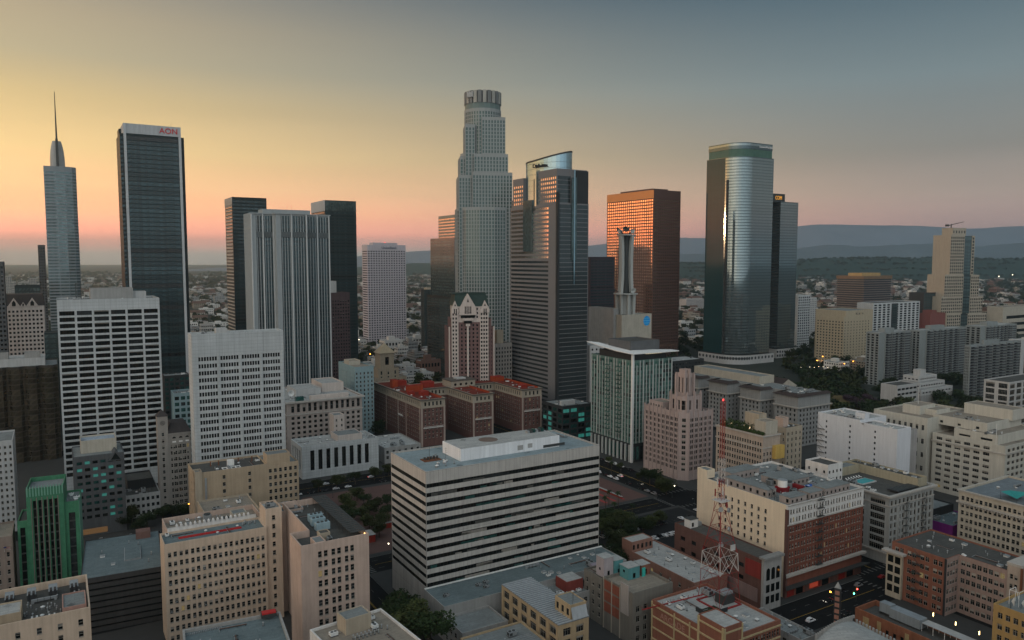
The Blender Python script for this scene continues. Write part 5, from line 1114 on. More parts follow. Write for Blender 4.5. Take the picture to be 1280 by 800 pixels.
L = lot((855, 517), 891, 806, D=505); 
B = Bld('art_deco_tower', 'pinkish art deco building with a stepped buttressed tower on its corner', 'building', L); h = L['h']; lu, lv = L['lu'], L['lv']; ADP = M('rose_terracotta', (.37, .30, .28), var=.12)
chf = 4.5
PL = [(chf, 0), (lu, 0), (lu, lv), (0, lv), (0, chf)]
wd_ = lambda n: W(n, 1.35, 3.75, 2.4, g=2, gap=.35, mx=.8, top=3.4, bot=5, style='plain', mix='dark', d=.5)
B.vol(PL, 0, h, ADP, {0: wd_(5), 3: wd_(8), 4: W(1, 2.6, 3.75, 2.4, top=3.4, bot=5, style='case', mix='std', d=.3)}, roof=RFD, par=1.2)
T1 = [(3.5, 1.2), (16.5, 1.2), (16.5, 14.5), (3.5-2.3, 14.5), (1.2, 3.5)]
B.vol(T1, h-1, h+11, ADP, {'*': W(2, 1.7, 9, 6.5, top=1.6, style='tall', mix='dark', d=.7)}, roof=RFG)
B.vol(B.rect(5.6, 5.6, 12.9, 12.9), h+10, h+26, ADP, {'*': W(2, 1.5, 20, 10.5, top=3, bot=2.5, style='tall', mix='dark', one=True, d=.8)}, roof=RFG); B.vol(B.rect(6.5, 6.5, 12, 12), h+25, h+28.5, ADP, roof=RFG)
B.vol(B.rect(1, 22, 12, lv-4), h-1.2, h+4, ADP, {3: W(5, 1.4, 4, 1.6, top=1, mix='dark')}, roof=RFT); B.finish()
for i in range(9):
    y = chf+.2+i*(lv-chf-1)/8; b = MB(); b.box(-.5, y, 0, -.005, y+.85, h+1.2, ADP); B.part('buttress', b)
for i in range(6):
    x = chf+.2+i*(lu-chf-1)/5; b = MB(); b.box(x, -.5, 0, x+.85, -.005, h+1.2, ADP); B.part('buttress', b)
for (x, y, z0, z1_) in ((3.0, .6, h, h+13), (10, .6, h, h+13), (15.6, .6, h, h+13), (.5, 8.5, h, h+13), (.5, 13.6, h, h+13), (4.4, 4.4, h+11, h+25), (12.7, 4.4, h+11, h+25), (4.4, 12.7, h+11, h+25), (8.5, 4.3, h+11, h+28)):
    b = MB(); b.box(x, y, z0, x+1.4, y+1.4, z1_, ADP); b.box(x+.3, y+.3, z1_, x+1.1, y+1.1, z1_+1.2, ADP); B.part('buttress', b)
B.put('antenna', 9, 9, h+27.6); b = MB(); b.box(0, 0, 0, 10, .5, 1.2, PALEC); B.clutter(14, 16, lu-2, lv-3, h-1.2, 6)

# telephone building with microwave tower
A1 = lot((767, 386), 772, 736, D=800)
B = Bld('telephone_building', 'blank concrete telephone building with a blue globe emblem near its top', 'building', dict(o=A1['o'], h=A1['h'], lu=40, lv=44, th=TH)); h = A1['h']
B.vol(B.rect(0, 0, 12, 44), 0, h, CONC, {0: W(1, 5, 4, 3, top=6, mix='dark')}, roof=RFG); B.vol(B.rect(3, -10, 44, 8), 0, h-6, BEIGE, {}, roof=RFG, par=.8); B.vol(B.rect(12, 8, 40, 40), 0, h-8, CONC, {}, roof=RFG); B.finish()
b = MB()
for i in range(20):
    z0 = -5.2+i*.52; w_ = math.sqrt(max(0, 5.2**2-(z0+.26)**2)); b.box(-w_*.86, -.35 if i % 5 else -.3, z0, w_*.86, -.006, z0+(.5 if i % 5 else .5), M('emblem_blue', (.01, .30, .72), rough=.4, var=.05, streak=0) if i % 5 else M('emblem_pale_blue', (.18, .52, .80), rough=.4, var=.05))
o = B.part('emblem', b); o.location = (37, -10, h-13.5)
mt = root('microwave_tower', 'fluted concrete microwave tower with dishes on the telephone building', 'tower', (*B.world(16, 0), h-6), R(TH))
CT = M('pale_tower_concrete', (.40, .41, .39), var=.1)
zz0, zm, zz1 = 0, 21, 83
b = MB()
for i in range(8):
    a = 2*math.pi*i/8+.39; ca, sa = math.cos(a), math.sin(a)
    b.bar((ca*9, sa*9, 0), (ca*9.5, sa*9.5, zm), 2.2, CT, 2.8)
b.cyl(0, 0, 0, zm, 7, 7, CT, 16); b.cyl(0, 0, zm, zm+1.2, 13, 13, CT, 16); b.build('base', mt)
for i in range(4):
    a = math.pi/2*i+.2; ca, sa = math.cos(a), math.sin(a); b = MB()
    pr_ = [(0, 8.0), (.3, 6.6), (.6, 6.4), (.85, 7.0), (1, 8.0)]
    for (t0, r0_), (t1, r1_) in zip(pr_, pr_[1:]): b.bar((ca*r0_, sa*r0_, zm+(zz1-zm)*t0), (ca*r1_, sa*r1_, zm+(zz1-zm)*t1), 3.4, CT, 3.4)
    b.build('leg', mt)
b = MB(); b.cyl(0, 0, zm, zz1, 4.6, 4.6, METD, 14); b.build('core', mt)
b = MB(); b.cyl(0, 0, zz1, zz1+1.2, 10, 10, CT, 16); b.build('platform', mt)
for i in range(8):
    a = 2*math.pi*i/8; b = MB(); n_ = 12; ax = Vector((math.cos(a), math.sin(a), .05)); u_ = Vector((-math.sin(a), math.cos(a), 0)); w_ = Vector((0, 0, 1)); c_ = ax*8; rad = 2.4
    b.raw([tuple(c_+ax*1.6+(u_*math.cos(t)+w_*math.sin(t))*rad) for t in [2*math.pi*k_/n_ for k_ in range(n_)]]+[tuple(c_)], [(j, (j+1) % n_, n_) for j in range(n_)], METD if i % 2 else CT)
    b.bar(tuple(c_), tuple(c_*.5+Vector((0, 0, -3))), .5, METD); o = b.build('dish', mt); o.location = (0, 0, zz1+4+(i % 2)*2.6 if i % 2 else zz1+4)
    if i % 3 == 0:
        o2 = o.copy(); COL.objects.link(o2); o2.location = (0, 0, zm+3.6); o2.scale = (1.25, 1.25, 1)

L = lot((817.5, 237), 851, 759, D=1150); 
B = Bld('skyscraper', 'brown square tower mirroring the orange sunset in its left windows', 'building', L); h = L['h']; lu, lv = L['lu'], L['lv']
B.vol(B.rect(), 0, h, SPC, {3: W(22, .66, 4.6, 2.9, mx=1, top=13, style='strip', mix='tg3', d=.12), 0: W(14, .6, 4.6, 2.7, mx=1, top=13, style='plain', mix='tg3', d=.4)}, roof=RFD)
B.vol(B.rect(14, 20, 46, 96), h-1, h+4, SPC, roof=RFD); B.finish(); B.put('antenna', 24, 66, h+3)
b = MB(); b.box(-.3, 0, h-12.5, -.006, lv, h-.2, M('evening_lit_crown', (.34, .20, .10), rough=.35, metal=.6, var=.05, streak=.05)); B.part('crown_lit_side', b)  # gold-brown evening light put into the crown's left side only
B = Bld('office_tower', 'dark low block between the banded tower and the brown square tower', 'building', lot((738, 321), 768, 730, D=1080, lv=30)); B.vol(B.rect(), 0, B.h, M('dark_plum_cladding', (.04, .032, .04)), {0: W(1, .95, 4.2, 1.9, top=4, style='strip', mix='tg2', d=.3)}, roof=RFD); B.finish(keep=40)

# curved glass tower with its neighbour
L = lot((925, 176), 968, 884, D=1080); 
B = Bld('skyscraper', 'tall mirror glass tower with a rounded corner and white letters at its top', 'building', L); h = L['h']; lu, lv = L['lu'], L['lv']
tower_glass('A', 'curtain_glass_dark_reflection', (.015, .05, .055), metal=.1, spec=.3, rough=.06, rnd=.05, wob=0, pane=.2); MIX['tgA'] = 'A'  # flat left face: dark reflected towers put into the glass colour
rc = 26; arc = [(rc+rc*math.cos(t), rc+rc*math.sin(t)) for t in [math.pi+math.pi/2*i/12 for i in range(13)]]
PL = [(0, lv)]+arc+[(lu, 0), (lu, lv)]
tg = lambda top=.8: W(1, .995, 4.2, 3.0, top=top, style='strip', mix='tg1', d=.03)
B.vol(PL, 14, h-20, SPB, {'*': tg(), 0: W(1, .995, 4.2, 4.16, sill=.02, top=.8, style='strip', mix='tgA', d=.03)}, roof=RFD); PI_ = inset(PL, 2.0)
B.vol(PI_, h-20.9, h-9, M('green_screen_glass', (.07, .14, .11), rough=.2), {}, roof=None); B.vol(inset(PL, 1.6), h-8.99, h, SPB, {'*': W(1, .995, 4.2, 3, top=.8, style='strip', mix='tg1', d=.03)}, roof=RFD); B.finish()
b = MB(); b.prism(inset(PL, -5), 0, 13, PALEC, RFD)
pod = inset(PL, -5)
for i in range(len(pod)):
    p, q = Vector(pod[i]), Vector(pod[(i+1) % len(pod)]); Lg = (q-p).length; nn_ = max(1, round(Lg/7)); e = (q-p).normalized(); nr = Vector((e.y, -e.x))
    for j in range(nn_):
        c_ = p+e*Lg*(j+.5)/nn_+nr*.1
        b.raw([(c_.x+e.x*2*math.cos(t), c_.y+e.y*2*math.cos(t), 8.5+2.2*math.sin(t)) for t in [2*math.pi*m/12 for m in range(12)]], [tuple(range(12))], DARKW)
B.part('podium', b)
b = MB(); b.box(-.8, 20, 14.2, -.05, 23, h-52, DARKW); B.part('dark_slot', b)
text(B.root, 'CommerceWest Bank', 3.5, (lu-16, 1.2, h-5), (R(90), 0, 0), M('sign_white', (.8, .8, .8)), .15, 'sign_letters', .85)
L = lot((976, 252), 998, 966, D=1160); 
B = Bld('skyscraper', 'darker glass tower with orange rooftop letters tucked behind the mirror tower', 'building', L); h = L['h']; lu, lv = L['lu'], L['lv']
tg4 = lambda: W(1, .985, 4.2, 3.0, top=.8, style='strip', mix='tg1', d=.03)
B.vol([(0, 26), (0, 0), (lu, 0), (lu, 40), (0, 40)], 14, h, SPB, {'*': tg4()}, roof=RFD); B.vol(B.rect(-14, 4, 14, 30), h-.9, h+12, METD, {}, roof=RFD); B.vol(B.rect(-5, -4, lu+4, 44), 0, 13.9, PALEC, {0: W(9, .6, 6, 3.5, top=1, style='plain')}, roof=RFD); B.finish(keep=50)
text(B.root, 'COM', 8, (-.5, 3.6, h+5.6), (R(90), 0, 0), emit('orange_sign_glow', (1, .42, .03), .75), .2, 'sign_letters', .8)

# ================================================================ mid right
L = lot((998, 496), 1038, 970, D=600); 
B = Bld('terminal_building', 'grey stone building of four parallel wings with dark tiled eaves', 'building', L); h = L['h']; lu = L['lu']; STG = M('cool_grey_stone', (.27, .275, .27), var=.12)
PL = [(0, 0), (lu, 0), (lu, 134), (0, 134), (0, 110), (16, 110), (16, 97), (0, 97), (0, 75), (16, 75), (16, 60), (0, 60), (0, 38), (16, 38), (16, 23), (0, 23)]
ws = W(-4.2, 1.6, 3.8, 2.1, mx=1.2, mr=1.2, top=.8, style='plain', mix='dark', d=.35)
B.vol(PL, 0, h-9, STG, {'*': ws}, roof=None); B.vol(PL, h-8.99, h, STG, {'*': W(-4.2, 1.9, 8, 5, mx=1.2, mr=1.2, top=1.6, style='plain', mix='dark', d=.5)}, roof=RFG, par=.4)
B.vol(B.rect(24, 60, lu+3, 140), h-.5, h+6.5, BEIGE, {3: W(14, 1.2, 6, 2, top=1.5, mix='dark')}, roof=RFG); B.finish()
ev = M('dark_roof_tiles', (.05, .038, .035), var=.2, scale=.5)
for y0, y1 in ((0, 23), (38, 60), (75, 97), (110, 134)):
    b = MB(); b.raw([(-2, y0-1.6, h-.2), (14, y0-1.6, h-.2), (14, y1+1.4, h-.2), (-2, y1+1.4, h-.2), (1.5, y0+2, h+1.6), (14, y0+2, h+1.6), (14, y1-2, h+1.6), (1.5, y1-2, h+1.6)], [(0, 1, 5, 4), (2, 3, 7, 6), (3, 0, 4, 7), (0, 3, 2, 1)], ev); B.part('tiled_eave', b)
b = MB(); b.raw([(13.9, -1.6, h-.2), (lu+1.6, -1.6, h-.2), (lu+1.6, 4, h-.2), (lu-1.5, 2, h+1.6), (13.9, 2, h+1.6)], [(0, 1, 3, 4), (1, 2, 3)], ev); B.part('tiled_eave', b)
B.ledge(PL, h-9.6, 1.3, .8, CORNST); B.clutter(4, 5, lu-3, 20, h-.4, 9, 'air_conditioner duct cooling_tower exhaust_fan'); B.clutter(18, 25, lu-3, 58, h-.4, 4)
B = Bld('hall_building', 'pale hall with a dark pitched roof and white gable behind the terminal wings', 'building', lotpq(552, 455, 576, 520, 36)); h = 36
B.vol(B.rect(), 0, h, BEIGE, {0: W(3, 1.2, 5, 2, top=3, mix='dark'), 3: W(14, 1.2, 5, 2, top=3, mix='dark')}, roof=None); B.finish(keep=40)
b = MB(); lu, lv = B.lu, B.lv; b.raw([(-1, -1, h), (lu+1, -1, h), (lu/2, -1, h+7), (-1, lv, h), (lu+1, lv, h), (lu/2, lv, h+7)], [(0, 2, 5, 3), (1, 4, 5, 2)], ev); b.raw([(-.5, -.8, h), (lu+.5, -.8, h), (lu/2, -.8, h+6.6)], [(0, 1, 2)], BEIGE); B.part('roof', b)

L = lot((954, 545), 975, 895.6, D=425); 
B = Bld('apartment_building', 'tan building with a lush planted roof garden and a yellow sign wall', 'building', L); h = L['h']; lu, lv = L['lu'], L['lv']; TNS = M('tan_pink_stone', (.37, .31, .26))
B.vol(B.rect(), 0, h, TNS, {3: [W(9, 1.25, 3.7, 2.1, g=2, gap=.55, mx=.8, top=3.4, mix='dark')], 0: W(3, 1.3, 3.7, 2, top=9, mr=6, mix='dark')}, roof=RFD, par=1.1)
B.vol(B.rect(3, 1, lu-1, 9), h-1.1, h+7.5, BEIGE, {}, roof=RFT, par=.4); B.vol(B.rect(lu-7, 9.5, lu-.5, 20), h-1.1, h+10, TANP, {}, roof=RFT, par=.4); B.finish()
B.ledge(B.rect(), h-7.6, .4, .6, CORNST, 'string_course'); B.ledge(B.rect(), h-.8, .6, .6, CORNST)
b = MB(); b.box(lu*.55, -2.6, h-14, lu+1.2, -.01, h-6.5, YELLOWP); B.part('sign_wall', b)
LEAFR = M('roof_garden_leaves', (.04, .06, .02), rough=.9, var=.5, scale=.8)
def leafclump(b, x, y, z, r, n, m, rr, q=.35):
    for _ in range(n):
        v = Vector((rr.gauss(0, 1), rr.gauss(0, 1), rr.gauss(0, .8))).normalized()*r*rr.uniform(.5, 1); s_ = q*rr.uniform(.6, 1.4); u_ = Vector((rr.uniform(-1, 1), rr.uniform(-1, 1), rr.uniform(-1, 1))).normalized(); w_ = u_.orthogonal().normalized()
        c_ = Vector((x, y, z))+v; b.poly([tuple(c_-u_*s_), tuple(c_+w_*s_*.7), tuple(c_+u_*s_), tuple(c_-w_*s_*.7)], m)
rr = random.Random(5); pb_ = B
for i in range(56):
    b = MB(); x, y = rr.uniform(.8, 2.6) if i < 30 else rr.uniform(1.5, lu-2), 2+i*(lv-4)/30 if i < 30 else rr.uniform(11, lv-2); H_ = rr.uniform(.9, 1.7) if i < 30 else rr.uniform(1.5, 4.2)
    X, Y = B.world(x, y); sh = root('potted_plant', 'leafy green plant in the roof garden of the tan apartment building', 'plant', (X, Y, h-1.1), 0, 'roof garden plants')
    b.cyl(0, 0, 0, .5, .3, .4, RUST, 8); b.bar((0, 0, .4), (0, 0, H_), .06, RUST); leafclump(b, 0, 0, H_+.3, .9+.3*H_, 90, LEAFR, rr, .34)
    o = b.build('foliage', sh)
for i in range(14):
    x, y = rr.uniform(2, lu-2), rr.uniform(10, lv-2); b = MB(); b.bar((0, 0, 0), (0, 0, 2.4), .05, METD); b.cyl(0, 0, 2.3, 2.75, .22, .22, emit('garden_lamp_glow', (1, .72, .42), 2.2), 8); o = B.part('garden_lamp', b); o.location = (x, y, h-1.1)
for i in range(4):
    X, Y = B.world(lu*.55, 22+i*4); o = root('parasol', 'pale parasol in the roof garden of the tan apartment building', 'parasol', (X, Y, h-1.1), 0, 'roof garden parasols')
    b = MB(); b.cyl(0, 0, 2.3, 3.0, 1.7, .05, (PALEC, WHP)[i % 2], 10); b.build('canopy', o); b = MB(); b.bar((0, 0, 0), (0, 0, 2.6), .06, METD); b.build('pole', o)
B = Bld('apartment_building', 'narrow beige block with a pink roof house next to the roof garden', 'building', lot((983, 535), 1003, 979, D=462, lv=18)); h = B.h
B.vol(B.rect(), 0, h, TANP, {0: W(4, 1.2, 3.7, 2.1, top=2.2, mix='dark'), 3: W(4, 1.0, 3.7, 2, top=2.2)}, roof=RFD); B.vol(B.rect(3, 5, 8, 11), h-.9, h+5, PINKC, {0: W(1, 1.4, 5, 2.2, top=1)}, roof=RFT, par=.3); B.finish(keep=60); B.clutter(1, 1, B.lu-1, 5, h-.9, 3, 'vent_pipe exhaust_fan'); 

L = lot((1122, 537), 1139, 1022.5, D=462); 
B = Bld('warehouse', 'large white blank walled building with three columns of tiny windows', 'building', L); h = L['h']; lu, lv = L['lu'], L['lv']; WB = M('white_painted_brick', (.60, .62, .65), var=.08, streak=.25)
B.vol(B.rect(0, 0, lu, lv*.45), 0, h, WB, {3: W(1, 1.2, 3.6, 1.5, mx=10, mr=14, top=2.5, style='plain', mix='blank')}, roof=RFL, par=.8); B.vol(B.rect(0, lv*.45, lu+14, lv), 0, h+1.2, WB, {3: W(2, 1.2, 3.6, 1.5, mx=-2, top=3.4, style='plain', mix='blank')}, roof=RFL)
B.vol(B.rect(lu, 3, lu+12, lv*.45), 0, h-3, M('grey_painted_brick', (.33, .32, .31)), {}, roof=RFB); B.vol(B.rect(lu-5, lv*.5, lu, lv*.62), h, h+4, WB, roof=RFL, par=.3); B.finish()
B.clutter(2, 3, lu-1, lv*.42, h-.8, 3, 'duct vent_pipe air_conditioner'); B.clutter(2, lv*.5, lu-6, lv*.75, h+.3, 12, 'air_conditioner cooling_tower duct exhaust_fan'); B.clutter(2, lv*.78, lu+6, lv-3, h+.3, 4, 'vent_pipe exhaust_fan')
b = MB(); b.bar((-.4, lv-1, 10), (-.4, lv-1, h), .08, METD)
for i in range(9):
    z = 4+i*4; b.box(-1.2, lv-6, z, -.05, lv-.5, z+.12, METD); b.bar((-1.1, lv-6, z), (-1.1, lv-.6, z+4), .12, METD)
B.part('fire_escape', b)

L = lot((1112, 620), 1167, None, D=365, lv=46); 
B = Bld('apartment_building', 'grey stone block with a roof pool court and dark loggia windows', 'building', L); h = L['h']; lu, lv = L['lu'], L['lv']; LG = M('light_grey_stone', (.30, .31, .30), var=.12)
B.vol(B.rect(), 0, h, LG, {0: W(11, .62, 3.8, 2.7, mx=.6, top=2.4, bot=5, style='case', mix='dark', d=.6), 3: W(4, .72, 3.8, 2.9, mx=.6, top=2.4, bot=5, style='case', mix='dark', d=.6)}, roof=RFD, par=1.0)
B.vol(B.rect(lu-9, 3, lu-1, lv-2), h-1, h+3.6, M('ochre_grey_stucco', (.33, .30, .22)), {3: W(12, 1.3, 4, 2, top=.7, style='plain', mix='dark')}, roof=RFD); B.vol(B.rect(3, lv-10, lu-9, lv-2), h-1, h+3.6, M('ochre_grey_stucco'), {0: W(9, 1.3, 4, 2, top=.7, style='plain', mix='dark')}, roof=RFG)
B.vol(B.rect(-4, lv-14, 8, lv), h-4, h+8.4, WHITEB, {0: W(4, 1.2, 4, 1.6, top=2.0, style='plain', mix='dark'), 3: W(3, 1.2, 4, 1.6, top=2, style='plain', mix='dark')}, roof=RFD); B.finish()
B.ledge(B.rect(), h-.9, 1.4, .9, CORNST); B.ledge(B.rect(), 5, .6, .7, CORNST, 'string_course'); B.ledge(B.rect(), h-5.6, .4, .5, CORNST, 'string_course')
for i in range(6): x = .2+i*(lu-.9)/5; b = MB(); b.box(x, -.35, 5.8, x+.7, -.004, h-5.7, LG); B.part('pilaster', b)
b = MB(); b.box(0, 0, 0, 12, 7, .5, PALEC); b.box(.6, .6, .5, 11.4, 6.4, .56, M('pool_water', (.03, .30, .32), rough=.08, var=.1, streak=0)); o = B.part('swimming_pool', b); o.location = (8, 20, h-1)
for i in range(6):
    X, Y = B.world(9+i*2.2, 29); o = root('sun_lounger', 'white sun lounger beside the roof pool of the grey stone block', 'lounger', (X, Y, h-1), B.th, 'loungers by the roof pool')
    b = MB(); b.box(0, 0, .25, .7, 1.3, .4, WHP); b.raw([(0, 1.3, .25), (.7, 1.3, .25), (.7, 1.9, .8), (0, 1.9, .8), (0, 1.3, .4), (.7, 1.3, .4), (.7, 1.85, .92), (0, 1.85, .92)], [(0, 1, 2, 3), (4, 5, 6, 7), (0, 1, 5, 4), (2, 3, 7, 6)], WHP); b.build('bed', o)
    b = MB(); b.box(.05, .1, 0, .15, .2, .25, MET); b.box(.55, .1, 0, .65, .2, .25, MET); b.box(.05, 1.2, 0, .15, 1.3, .25, MET); b.box(.55, 1.2, 0, .65, 1.3, .25, MET); b.build('frame', o)
b = MB(); b.box(0, 0, .8, 18, 6, 1.2, STEELD)
for i in range(8): b.box(.4+i*2.2, .4, 1.2, 2.2+i*2.2, 5.6, 1.35, METD)
o = B.part('solar_panel', b); o.location = (lu*.25, 1.5, h-1); B.clutter(lu-8, 4, lu-2, lv-3, h+2.7, 9); B.clutter(2, 10, 7, 30, h-1, 6, 'air_conditioner vent_pipe'); 
b = MB()
for f in range(7):
    z = 6+f*3.8; b.box(lu*.32, -1.3, z, lu*.32+3.2, -.01, z+.1, METD); b.bar((lu*.32, -1.25, z), (lu*.32+3.2, -1.25, z+3.8), .12, METD); b.box(lu*.32, -1.35, z+.9, lu*.32+3.2, -1.28, z+1.0, METD)
    b.box(lu*.72, -1.3, z, lu*.72+3.2, -.01, z+.1, METD); b.bar((lu*.72+3.2, -1.25, z), (lu*.72, -1.25, z+3.8), .12, METD); b.box(lu*.72, -1.35, z+.9, lu*.72+3.2, -1.28, z+1.0, METD)
B.part('fire_escape', b)

L = lot((985, 632), 1080, 889, D=327); 
B = Bld('hotel_building', 'cream sided red brick hotel with white top storeys and crowded roof', 'building', L); h = L['h']; lu, lv = L['lu'], L['lv']; CRS = M('cream_painted_wall', (.68, .57, .43), var=.1, streak=.3); lvf = lv+9
wl = W(10, 1.3, 3.75, 1.9, mx=7, mr=1, top=4, bot=12, style='sash', mix='dark', skip=lambda c, r: c > 7 and r < 5)
wf = W(13, 1.05, 3.75, 2.1, g=2, gap=.7, mx=1.2, top=.6, bot=8, style='sash', mix='std', d=.3)
B.vol(B.rect(0, 0, lu, lvf), 0, h-9, BRICK, {0: wf}, roof=None); 
B.vol(B.rect(0, 0, lu, lvf), h-8.99, h, WHITEB, {0: W(13, 1.05, 3.75, 2.1, g=2, gap=.7, mx=1.2, top=1.4, style='sash', mix='std', d=.3)}, roof=RFG, par=1.1)
B.vol([(-.3, lvf), (-.3, 1.0), (-.004, 1.0), (-.004, lvf)], 0, h+.02, CRS, {0: W(10, 1.3, 3.75, 1.9, mx=13, mr=1, top=4, bot=12, style='sash', mix='dark', d=.26, skip=lambda c, r: c > 7 and r > 1)}, roof=None)
B.vol(B.rect(-.3, lvf-6.5, 5, lvf+.02), h, h+4.2, CRS, roof=RFG, par=.3); B.finish()
b = MB(); b.box(-.35, -.1, 0, .9, 1.2, h-2, DBRICK); B.part('corner_pier', b); B.ledge(B.rect(0, 0, lu, lvf), h-.5, .5, .5, CORNST, edges=[0]); B.ledge(B.rect(0, 0, lu, lvf), h-9.3, .35, .5, CORNST, 'string_course', edges=[0])
B.ledge(B.rect(0, 0, lu, lvf), 10, 1.5, 1.1, CORNST, 'string_course', edges=[0]); B.ledge(B.rect(0, 0, lu, lvf), 5, 2.8, .5, METD, 'canopy', edges=[0])
b = MB()
for i in range(9): b.box(1+i*6, -.2, .4, 5.5+i*6, -.01, 4.4, (M('shop_red', (.22, .02, .015)), GL, DBRICK)[i % 3])
B.part('shopfront', b); b = MB(); b.box(16, -.25, 1, 22, -.2, 4.6, emit('red_shop_glow', (1, .10, .03), .22)); B.part('lit_shopfront', b)
b = MB(); xf = lu*.36
for f in range(9):
    z = 11.5+f*3.75; b.box(xf, -1.4, z, xf+4.2, -.01, z+.1, METD); b.bar((xf, -1.3, z), (xf+4.2, -1.3, z+3.75), .14, METD)
    b.box(xf, -1.42, z+.95, xf+4.2, -1.36, z+1.05, METD)
B.part('fire_escape', b)
PKG = M('pinkish_grey_roof_house', (.30, .26, .24)); 
for x0, y0, x1, y1, hh in ((4, 2, 15, 8, 3.2), (17, 2, 26, 8, 3.4), (28, 2, 46, 9, 3.6), (3, 14, 9, 40, 3.6), (22, 20, 40, 34, 3.2), (10, 42, 30, 50, 3.8)):
    b = MB(); b.box(x0, y0, 0, x1, y1, hh, PKG); b.box(x0-.15, y0-.15, hh, x1+.15, y1+.15, hh+.2, RFG)
    for k_ in range(int((x1-x0)/3)): b.box(x0+1+k_*3, y0-.05, 1, x0+1.9+k_*3, y0-.01, 2.2, GL)
    for k_ in range(int((y1-y0)/4)): b.box(x0-.05, y0+1+k_*4, .8, x0-.01, y0+2.2+k_*4, 2.4, GL)
    o = B.part('roof_house', b); o.location = (0, 0, h-1.1)
b = MB(); b.box(0, 0, 0, 5.4, 4.4, 2.6, M('deep_red_paint', (.20, .02, .025))); b.cyl(2.7, 2.2, 2.6, 5.8, 2.2, 2.2, WHP, 18); b.cyl(2.7, 2.2, 5.8, 6.2, 2.3, 1.2, MET, 18); o = B.part('water_tank', b); o.location = (14.5, 15, h-1.1)
b = MB(); b.box(0, 0, .6, 4.5, 3, .75, M('blue_tarpaulin', (.03, .12, .42), rough=.5)); b.box(.2, .2, 0, 4.3, 2.8, .6, METD); o = B.part('tarpaulin_cover', b); o.location = (33, 14, h-1.1)
b = MB(); b.box(0, 0, 0, 1.6, 6, 2.6, M('deep_red_paint')); o = B.part('red_bulkhead', b); o.location = (25, 12, h-1.1)
B.clutter(6, 9, lu-2, lvf-3, h-1.1, 52, 'air_conditioner duct vent_pipe exhaust_fan vent_pipe roof_hatch cooling_tower')
b = MB()
for i in range(5): b.bar((0, i*3, 0), (0, i*3, 4), .14, METD); b.bar((0, i*3, .3), (0, min(12, i*3+3), 4), .1, METD)
b.bar((0, 0, 4), (0, 12, 4), .16, METD); b.bar((0, 0, 2), (0, 12, 2), .1, METD); o = B.part('sign_frame', b); o.location = (2.5, 8, h-1.1); o.rotation_euler[2] = -.5

L = lot((953, 699.5), 984.5, 843.5, D=315); 
B = Bld('office_building', 'low dark red brick building with an arcaded stone end beside the cream hotel wall', 'building', L); h = L['h']; lu, lv = 10.5, L['lv']
B.vol(B.rect(0, 0, lu, lv), 0, h, DBRICK, {3: [W(6, 3.0, 5.5, 2.0, mx=2, mr=8, top=3.4, style='plain', mix='blank', d=.4)]}, roof=RFT if 0 else RFD, par=.5); B.finish()
b = MB(); b.box(-.4, -1.2, 0, lu+.3, -.006, h+.3, CONC)
for i in range(3):
    x = 1.3+i*3.1; b.box(x, -1.26, 13.4, x+2.2, -1.205, 17.6, GL); b.raw([(x+1.1+1.1*math.cos(t), -1.25, 17.6+1.1*math.sin(t)) for t in [math.pi*k_/8 for k_ in range(9)]], [tuple(range(8, -1, -1))], GL)
    for z in (3, 8): b.box(x, -1.25, z, x+2.2, -1.205, z+3.4, GL)
B.part('stone_front', b); b = MB(); b.box(-1.2, -2.6, h+.3, lu+.6, .8, h+1.3, M('grey_eave', (.22, .22, .21))); B.part('eave', b)
b = MB(); b.box(-.3, 2, 3, -.01, 40, 9, M('pale_red_wash', (.20, .14, .13))); B.part('painted_panel', b); b = MB(); b.box(-.3, .5, h-9, -.008, 9, h-2, M('fresh_red_wall', (.20, .035, .03))); B.part('red_panel', b)
b = MB(); b.box(0, 0, 0, 5, 4, 4, WHITEB); b.box(1, -.06, .6, 2.2, -.01, 2.6, GL); b.box(5, .5, 0, 8, 3.5, 1.8, MET); b.box(-.2, -.2, 4, 5.2, 4.2, 4.25, METD); o = B.part('roof_house', b); o.location = (1.5, lv-9, h-.5)

L = lot((791, 742), 841, 754, D=285); 
B = Bld('apartment_building', 'brown panelled brick block with turquoise roof houses and a white wall panel', 'building', L); h = L['h']; lu, lv = L['lu'], L['lv']; GRB = M('grey_brown_stucco', (.17, .16, .14))
B.vol(B.rect(), 0, h, GRB, {0: W(5, 2.0, 4.0, 2.6, mx=1, top=5, style='case', mix='dark', d=.5)}, roof=RFT, par=1.2, t=.4); B.finish()
b = MB(); 
for i in range(2):
    for j in range(3): b.box(-.12, lv*.42+i*5.2, h-4.6-j*4.6, -.005, lv*.42+4.7+i*5.2, h-.8-j*4.6, M('panel_brick', (.22, .075, .05), var=.2, scale=.4))
for i in range(3): b.box(-.3, lv*.42-.4+i*5.2, 0, -.006, lv*.42+i*5.2, h+.2, M('pale_frame', (.34, .30, .25)))
B.part('brick_panel', b); b = MB(); b.box(-.35, 2.2, h-10, -.01, 7, h+2.2, M('faded_white_panel', (.34, .31, .29))); B.part('wall_panel', b)
for x, y, w_, d_, hh, m in ((1, lv+1, 5, 5, 8, M('pale_mauve_stucco', (.36, .32, .33))), (6.2, lv+.5, 4.5, 5, 6.2, TURQ), (8, lv-6.2, 6, 5.5, 5.0, TURQ), (15.5, lv-5.5, 4.6, 5, 4.4, M('rust_brick_box', (.22, .10, .07)))):
    b = MB(); b.box(0, 0, 0, w_, d_, hh, m); b.box(-.15, -.15, hh, w_+.15, d_+.15, hh+.2, RFL); b.box(w_*.4, -.05, .5, w_*.62, -.01, 2.5, GL); b.box(-.05, d_*.4, 2.6, -.01, d_*.6, 3.6, GL); o = B.part('roof_house', b); o.location = (x, y, h-1.2)
